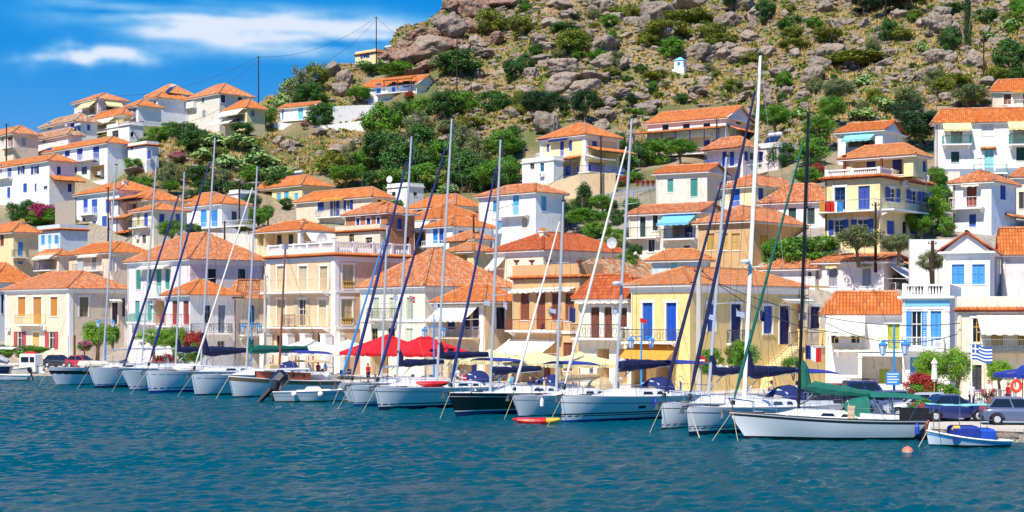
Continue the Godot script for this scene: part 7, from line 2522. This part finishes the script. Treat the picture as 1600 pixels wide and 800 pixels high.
func street() -> void:
	parasol("large cream parasol nearest to the green sail cover, below the peach building", 482, 528, 550, 150, 6.6, "canvas", .35, "cream parasols")
	parasol("second large cream parasol, right of the first, below the white pilaster corner", 544, 530, 551, 147, 5.6, "canvas", .4, "cream parasols")
	parasol("left red parasol with a vent cap, before the cream house", 606, 522, 550, 134, 6.6, "signalred", .45, "red parasols")
	parasol("right red parasol touching the blue lamp post", 664, 523, 551, 132, 6.2, "signalred", .45, "red parasols")
	parasol("left pale yellow parasol, right of the red parasols", 766, 545, 562, 122, 5.8, "canvasyellow", .3, "pale yellow parasols")
	parasol("middle pale yellow parasol in front of the cream awning", 838, 547, 565, 118, 5.6, "canvasyellow", .3, "pale yellow parasols")
	parasol("right pale yellow parasol beside the tall plumb bowed yacht's mast", 906, 549, 567, 114, 5.6, "canvasyellow", .3, "pale yellow parasols")
	parasol("navy and white parasol cut off by the right edge", 1598, 570, 583, 98, 2.6, "deepblue", .2, "")
	# closed parasol
	var o := thing("closed_parasol", "folded white parasol standing in the lemon tree at the right", "parasol", at(1460, 618, 103) * Vector3(1, 0, 1) + Vector3(0, QUAY_TOP, 0))
	var m := MB.new()
	m.path([Vector3(0, 1.5, 0), Vector3(0, 1.7, 0), Vector3(0, 2.6, 0), Vector3(0, 2.75, 0), Vector3(0, 3.1, 0)], [.1, .22, .16, .24, .02], 8)
	obj("canopy", m, cloth("canvas"), o)
	m = MB.new()
	m.tube(Vector3.ZERO, Vector3(0, 1.6, 0), .035, -1, 6)
	obj("pole", m, M.teak, o)
	lamp_post("blue twin lantern lamp post with a blue notice board, before the white and blue house", 1397, 506, 620, 92, 532)
	lamp_post("blue twin lantern lamp post before the yellow corner house", 1002, 497, 606, 112, 526)
	lamp_post("blue twin lantern lamp post between the red parasol and the white awning", 678, 490, 600, 129, 511)
	lamp_post("blue twin lantern lamp post in front of the narrow cream house", 393, 478, 574, 158, 506)
	lamp_post("blue twin lantern lamp post beside the tree at the cream neoclassical house", 165, 480, 566, 184, 500)
	o = thing("notice_board", "small blue and white notice board on the right hand lamp post", "sign", at(1395, 592, 91.6))
	m = MB.new()
	m.box(Vector3(-.42, -.36, 0), Vector3(.42, .42, .05))
	obj("board", m, paint("azure"), o)
	m = MB.new()
	for i in 4: m.box(Vector3(-.34, .26 - i * .16, .05), Vector3(.34 - .1 * (i % 2), .32 - i * .16, .056))
	obj("text_line", m, paint("white"), o, "stuff")
	o = thing("no_entry_sign", "round red road sign between the blue headsails and the yellow house", "sign", at(1096, 563, 110))
	m = MB.new()
	m.path([Vector3(0, 0, -.01), Vector3(0, 0, .02)], [.34, .34], 16)
	obj("disc", m, gloss("red"), o)
	m = MB.new()
	m.box(Vector3(-.22, -.05, .021), Vector3(.22, .05, .03))
	obj("bar", m, paint("white"), o)
	m = MB.new()
	m.tube(Vector3(0, -2.6, -.04), Vector3(0, .3, -.04), .03, -1, 6)
	obj("post", m, M.steel, o)
	# flags
	flag("large Greek flag on a tall white staff, right of the lemon tree", 1518, 538, 90, 1.35, .9, "greek", .25, 3.6)
	flag("French tricolour flying at the stern rigging of the green covered cutter", 1259, 540, 82, .95, .72, "french", .3)
	flag("tall striped Greek flag hanging on the rocky hill beside the chapel", 1025, 79, 318, 1.0, 3.6, "greek", .6, 1.2)
	flag("small Greek courtesy flag at the spreader above the left red parasol", 615, 459, 108, .38, .4, "greek", .3)
	flag("small red, white and navy cross flag hanging before the cream house", 640, 462, 106, .45, .42, "norse", .3)
	flag("small Greek courtesy flag beside the large white awning", 678, 474, 105, .32, .38, "greek", .3)
	flag("small Greek courtesy flag before the small beige house", 757, 468, 100, .4, .38, "greek", .3)
	flag("drooping Greek courtesy flag near the tan house's left corner", 787, 469, 100, .35, .5, "greek", .8)
	flag("small Greek courtesy flag beside the brown shutters", 859, 481, 95, .45, .3, "greek", .3)
	flag("white banner with blue disc motifs hanging before the tan house", 889, 481, 97, .42, .9, "blue", .05)
	flag("small Greek courtesy flag below the plumb bowed yacht's spreader", 956, 482, 93, .35, .34, "greek", .3)
	flag("red pennant on the lamp post before the yellow house", 1000, 497, 111, .55, .3, "red", .3)
	flag("small Greek courtesy flag among the navy headsails", 1106, 490, 86, .36, .34, "greek", .2)
	flag("small Greek courtesy flag beside the tallest white mast", 1151, 485, 83, .5, .34, "greek", .3)
	flag("dark blue star shaped burgee beside the green furled sail", 1187, 486, 82, .3, .5, "blue", .3)
	flag("red and white cross flag at the stern below the blue spray hood", 718, 585, 100, .5, .35, "danish", .2)
	# cars
	car("dark blue car behind the shrub on the quay, right of the green covered cutter", 1487, 662, 86, 0.12, "darkblue", "sedan")
	car("slate blue hatchback seen from behind and the side, at the right edge", 1592, 668, 83, -.15, "slateblue")
	car("dark roof racked estate car half hidden by the green sail", 1361, 612, 99, .1, "darkblue", "suv")
	car("red car behind the green sail cover", 1318, 612, 101, .15, "red")
	car("pale blue car showing its windows over the cutter's stern", 1376, 640, 91, PI + .2, "slateblue")
	car("dark car behind the navy sail covers, middle right", 1290, 640, 96, .3, "dark")
	car("dark grey car parked below the cream neoclassical house", 94, 566, 183, -.4, "dark")
	car("red hatchback parked beside the dark grey car at the left", 129, 566, 181, -.4, "red")
	car("silver car whose bonnet pokes out behind the shrub on the quay", 1436, 650, 88, PI - .15, "lightgrey")
	# people, bicycles, life ring
	person("person in a white shirt and navy trousers standing beside the flag staff", at(1518, 630, 96) * Vector3(1, 0, 1) + Vector3(0, QUAY_TOP, 0), .4, "white", "navy", "sandcloth")
	person("person in a pink shirt sitting in the cockpit behind the green sail cover", on_water(305, 618) + Vector3(9.3, 1.25, -7.6), 2.6, "pinkred", "navy", "darkwood", true)
	person("person in a dark blue shirt standing on the quay behind the sand covered yacht", at(829, 600, 106) * Vector3(1, 0, 1) + Vector3(0, QUAY_TOP, 0), -.6, "navy", "khaki", "darkwood")
	person("person in a yellow shirt standing near the sand coloured sail cover", at(853, 600, 105.5) * Vector3(1, 0, 1) + Vector3(0, QUAY_TOP, 0), .9, "sun", "navy", "black")
	var folk := [[452, 146, "white", "navy"], [508, 146, "azure", "khaki"], [575, 138, "brightred", "navy"], [716, 126, "canvas", "dark"], [800, 112, "lightblue", "white"], [925, 110, "white", "khaki"], [1206, 98, "tan", "navy"], [1245, 97, "white", "azure"], [1575, 96, "brightred", "navy"], [1545, 99, "canvas", "dark"]]
	var whom := ["strolling below the peach building", "between the two cream parasols", "left of the red parasols", "right of the red parasols", "behind the black hulled yacht", "behind the plumb bowed yacht", "behind the tallest white mast", "left of the black mast", "beside the life ring", "behind the bicycles"]
	for i in folk.size(): person("person in a %s top %s" % [folk[i][2], whom[i]], at(folk[i][0], 600, folk[i][1]) * Vector3(1, 0, 1) + Vector3(0, QUAY_TOP, 0), i * 1.3, folk[i][2], folk[i][3], ["darkwood", "black", "khaki"][i % 3])
	bicycle("white bicycle leaning by the bushes near the flag staff", at(1536, 645, 92) * Vector3(1, 0, 1) + Vector3(0, QUAY_TOP, 0), .2, "white")
	bicycle("red bicycle next to the white bicycle at the right", at(1556, 640, 93) * Vector3(1, 0, 1) + Vector3(0, QUAY_TOP, 0), -.5, "red")
	o = thing("life_ring", "orange life ring on its white post under the blue parasol, right edge", "life ring", at(1588, 603, 92))
	m = MB.new()
	var pts := []
	var rr := []
	for i in 17:
		pts.append(Vector3(cos(TAU * i / 16) * .27, sin(TAU * i / 16) * .33, 0))
		rr.append(.1)
	m.path(pts, rr, 8, false)
	obj("ring", m, plain("life_orange", Color("e8421c"), .5), o)
	m = MB.new()
	m.tube(Vector3(0, -1.8, -.16), Vector3(0, .5, -.16), .05, -1, 6)
	obj("post", m, paint("white"), o)
	# slatted railing at the right
	o = thing("quay_railing", "blue grey slatted railing on the promenade, right of the flag staff", "railing", at(1522, 625, 101) * Vector3(1, 0, 1) + Vector3(0, QUAY_TOP, 0))
	for i in 18:
		m = MB.new()
		m.box(Vector3(i * .16, .1, 0), Vector3(i * .16 + .07, 1.0, .03))
		obj("slat", m, paint("slate"), o)
	m = MB.new()
	m.box(Vector3(-.05, .98, -.03), Vector3(2.9, 1.06, .06))
	obj("top_rail", m, paint("slate"), o)
	o = thing("trolley", "red hand trolley standing by the bicycles", "trolley", at(1551, 640, 95) * Vector3(1, 0, 1) + Vector3(0, QUAY_TOP, 0), .3)
	for x in [-.25, .25]:
		m = MB.new()
		m.tube(Vector3(x, .1, 0), Vector3(x, 1.4, 0), .03, -1, 5)
		obj("upright", m, gloss("redbrown"), o)
	for y in [.3, .6, .9, 1.2]:
		m = MB.new()
		m.tube(Vector3(-.25, y, 0), Vector3(.25, y, 0), .025, -1, 5)
		obj("rung", m, gloss("redbrown"), o)
	var spots := [["under the first cream parasol", 470, 150], ["right of the first cream parasol", 492, 149], ["under the second cream parasol", 540, 146], ["under the left red parasol", 604, 134], ["between the red parasols", 632, 133], ["under the right red parasol", 668, 131], ["under the left yellow parasol", 760, 122], ["under the middle yellow parasol", 822, 118], ["under the right yellow parasol", 893, 114], ["beside the low sand sail cover", 912, 112]]
	for i in spots.size(): table_set(spots[i][0], spots[i][1], spots[i][2], "white" if i > 7 else "blue", .3 + .5 * (i % 3))
	# walls between the houses
	retaining_wall("white terrace wall on the upper hillside below the small white house", [[478, 198, 213, 305], [520, 194, 206, 305], [570, 188, 200, 305]], "white")
	retaining_wall("stepped white wall below the long white ridge house", [[520, 166, 190, 312], [570, 164, 186, 314], [640, 166, 184, 316]], "white")
	retaining_wall("white plinth wall below the small white house on the upper left", [[428, 190, 208, 306], [478, 196, 212, 305]], "whiteblue")
	retaining_wall("grey rubble wall beside the magenta bougainvillea", [[86, 316, 352, 252], [118, 312, 350, 250]], "stone")
	retaining_wall("tall ochre retaining wall beneath the cream hill house's terrace", [[850, 288, 312, 219], [905, 272, 312, 214], [962, 270, 312, 215]], "sand")
	retaining_wall("rubble wall below the path with the blue handrail", [[920, 318, 345, 208], [975, 316, 340, 206], [1024, 300, 336, 204]], "stone")
	retaining_wall("broad white retaining wall under the washing line at the right", [[1422, 374, 412, 138], [1492, 374, 410, 138]], "white")
	retaining_wall("white wall below the blue band of the apartment house", [[1458, 268, 292, 181], [1500, 268, 292, 180]], "oldwhite")
	retaining_wall("long pale terrace wall below the blue doored house on the left", [[296, 362, 386, 231], [400, 366, 388, 229], [470, 362, 386, 227]], "oldwhite")
	retaining_wall("cream garden wall between the hipped white house and the yellow awning house", [[446, 352, 378, 236], [480, 352, 378, 235]], "white")
	# chapel
	var c := ground_hit(1063, 114)
	o = thing("shrine", "tiny white hillside chapel with a blue roof and one blue window", "chapel", c, -.5)
	m = MB.new()
	m.box(Vector3(-.95, -.8, -.8), Vector3(.95, 2.0, .8))
	m.box(Vector3(-1.25, -1.0, -1.1), Vector3(1.25, .35, 1.1))
	obj("wall", m, stucco("white"), o)
	m = MB.new()
	m.hexa([Vector3(-1.1, 2.0, -.95), Vector3(1.1, 2.0, -.95), Vector3(1.1, 2.0, .95), Vector3(-1.1, 2.0, .95), Vector3(-.1, 2.7, -.1), Vector3(.1, 2.7, -.1), Vector3(.1, 2.7, .1), Vector3(-.1, 2.7, .1)])
	obj("roof", m, paint("skyblue"), o)
	m = MB.new()
	m.box(Vector3(-.3, 1.0, .79), Vector3(.3, 1.65, .83))
	obj("window", m, paint("azure"), o)
	# poles and cables
	var p1 := pole("leaning wooden pole on the ridge beside the lone cream house", 588, 26, 112, 348)
	var p2 := pole("wooden pole on the ridge above the left skyline trees", 404, 88, 152, 322)
	var p3 := pole("tall pale wooden pole on the rocky slope", 714, 50, 168, 304)
	var p4 := pole("wooden pole at the far left skyline house", 10, 193, 262, 280)
	var p5 := pole("wooden pole before the cream hill house's terrace", 939, 212, 318, 214)
	pole("dark wooden pole in front of the low house with the huge awning", 740, 335, 402, 180)
	var p7 := pole("concrete pole at the corner of the yellow quay house", 1092, 418, 606, 113, .22, paint("concrete"))
	pole("brown pole beside the blossom bush below the washing line", 1457, 376, 441, 131, .18)
	var p8 := pole("wooden pole in the trees behind the apartment house", 1418, 164, 232, 206)
	pole("slim pole on the scree beside the tall cypress", 1537, 50, 128, 244)
	pole("wooden pole beside the dark veranda house", 1120, 185, 250, 226)
	pole("brown pole before the bright blue shuttered houses at the left", 169, 292, 380, 240)
	pole("brown pole beside the hipped white hillside house", 374, 285, 350, 232)
	pole("thin pole at the concrete terrace of the blue doored house", 351, 345, 366, 224)
	pole("grey concrete pole at the left of the peach building", 414, 429, 574, 160, .16, paint("concrete"))
	pole("short pole on the pale yellow villa's lower terrace", 1368, 316, 400, 140)
	cable("upper cable between the ridge pole and the skyline pole", p1, p2, 2.5)
	cable("lower cable between the ridge pole and the skyline pole", p1 - Vector3(0, .5, 0), at(505, 98, 330), 1.0)
	cable("cable from the ridge pole down to the rocky cliff", p1, at(640, 66, 350), .5)
	cable("cable from the skyline pole out of the left of the town", p2, at(180, 150, 318), 2.0)
	cable("second cable from the skyline pole to the left houses", p2 - Vector3(0, .6, 0), at(260, 165, 312), 2.0)
	cable("long cable from the terrace pole down to the tall white house", p5, at(760, 330, 190), 2.0)
	cable("cable from the concrete pole over the yellow house", p7, at(1310, 520, 112), 1.0)
	cable("second cable from the concrete pole toward the white and blue house", p7 - Vector3(0, .4, 0), at(1500, 505, 110), 1.4)
	cable("cable crossing before the low white house with the awning", at(1292, 505, 116), at(1496, 522, 108), 1.0)
	cable("cable from the tree pole across the scree", p8, at(1330, 70, 280), 4.0)
	cable("cable from the far left pole along the skyline", p4, at(200, 215, 285), 2.5)
	cable("cable crossing the left hillside from the windowless house", at(220, 190, 290), at(345, 170, 288), 1.5)
	# blue handrail of the path and washing
	o = thing("handrail", "blue handrail along the path below the cream hill house", "railing")
	var hp := [at(920, 318, 207), at(955, 312, 206), at(990, 306, 205), at(1020, 300, 204)]
	for i in 4:
		m = MB.new()
		m.tube(hp[i] - Vector3(0, .3, 0), hp[i] + Vector3(0, .9, 0), .05, -1, 5)
		obj("post", m, paint("azure"), o)
		if i < 3:
			m = MB.new()
			for y in [.45, .9]: m.tube(hp[i] + Vector3(0, y, 0), hp[i + 1] + Vector3(0, y, 0), .04, -1, 5)
			obj("rail", m, paint("azure"), o)
	var wash := ["orange", "red", "brightred", "azure", "whiteblue"]
	for i in 5:
		var w := thing("laundry", "%s laundry hung over the yellow villa's balcony rail" % ["orange", "dark red", "bright red", "blue", "white"][i], "laundry", at([1284, 1292, 1298, 1312, 1303][i], 315, 143.2), -.66)
		m = MB.new()
		for s in [0.0, -.03]:
			var g := []
			for a in 4:
				var row := []
				for b in 5: row.append(Vector3(-.25 + b * .14, -.95 + a * .32 + .03 * sin(b * 2.0 + i), .04 * sin(b * 3.0) + s))
				g.append(row)
			if s < 0: g.reverse()
			m.grid(g)
		obj("cloth", m, cloth(wash[i]), w)
	# small fittings seen on roofs and terraces
	for e in [["white satellite dish on the roof of the white cube house", 609, 281, 240, .55], ["grey satellite dish on the terrace behind the peach building's balustrade", 505, 376, 168, .75], ["grey satellite dish on the bank right of the biggest orange roof", 957, 381, 160, .6]]:
		o = thing("satellite_dish", e[0], "satellite dish", at(e[1], e[2], e[3]), -.5, "")
		m = MB.new()
		var rows := []
		for i in 5:
			var row := []
			for j in 13:
				var r: float = e[4] * i / 4.0
				row.append(Vector3(cos(-TAU * j / 12) * r, sin(-TAU * j / 12) * r + .1, r * r * .35))
			rows.append(row)
		m.grid(rows)
		obj("dish", m, paint("white" if e[4] < .6 else "lightgrey"), o)
		m = MB.new()
		m.tube(Vector3(0, .1, -.02), Vector3(0, -1.4, -.2), .05, -1, 5)
		m.tube(Vector3(0, .1, 0), Vector3(0, -.1, .5), .02, -1, 4)
		obj("mount", m, M.steel, o)
	o = thing("barrel", "turquoise water barrel by the ochre porch roof, centre of the town", "barrel", at(728, 399, 172))
	m = MB.new()
	m.lathe([Vector2(.02, 0), Vector2(.3, .02), Vector2(.33, .4), Vector2(.33, .6), Vector2(.3, .95), Vector2(.02, .97)], Vector3(0, 0, .2), 12)
	obj("drum", m, paint("lightblue"), o)
	var urns := [[807, "leftmost"], [831, "second"], [858, "third"], [905, "rightmost"]]
	for i in 4:
		o = thing("urn", "%s terracotta urn on the tan house's parapet" % urns[i][1], "urn", at(urns[i][0], 413, 133.4 + i * .1), 0, "terracotta urns on the parapet")
		m = MB.new()
		m.lathe([Vector2(.01, -.05), Vector2(.12, -.05), Vector2(.06, .1), Vector2(.22, .22), Vector2(.3, .36), Vector2(.26, .38), Vector2(.01, .3)], Vector3.ZERO, 10)
		obj("bowl", m, plain("terracotta", Color("9a5038"), .8), o)
	var pots := [[996, "beside the blue path rail"], [1004, "second along the blue path rail"], [1012, "third along the blue path rail"], [1020, "nearest the whitewashed house"]]
	for e in pots:
		o = thing("flower_pot", "red flower pot " + e[1], "flower pot", at(e[0], 291, 206), 0, "flower pots on the path wall")
		m = MB.new()
		m.lathe([Vector2(.01, 0), Vector2(.18, 0), Vector2(.26, .4), Vector2(.2, .4)], Vector3.ZERO, 8)
		obj("pot", m, plain("terracotta", Color("9a5038"), .8), o)
		var leafy := obj("flowers", CROWNS["bush0"], M.leaf_r, o)
		leafy.position.y = .6
		leafy.scale = Vector3.ONE * .32
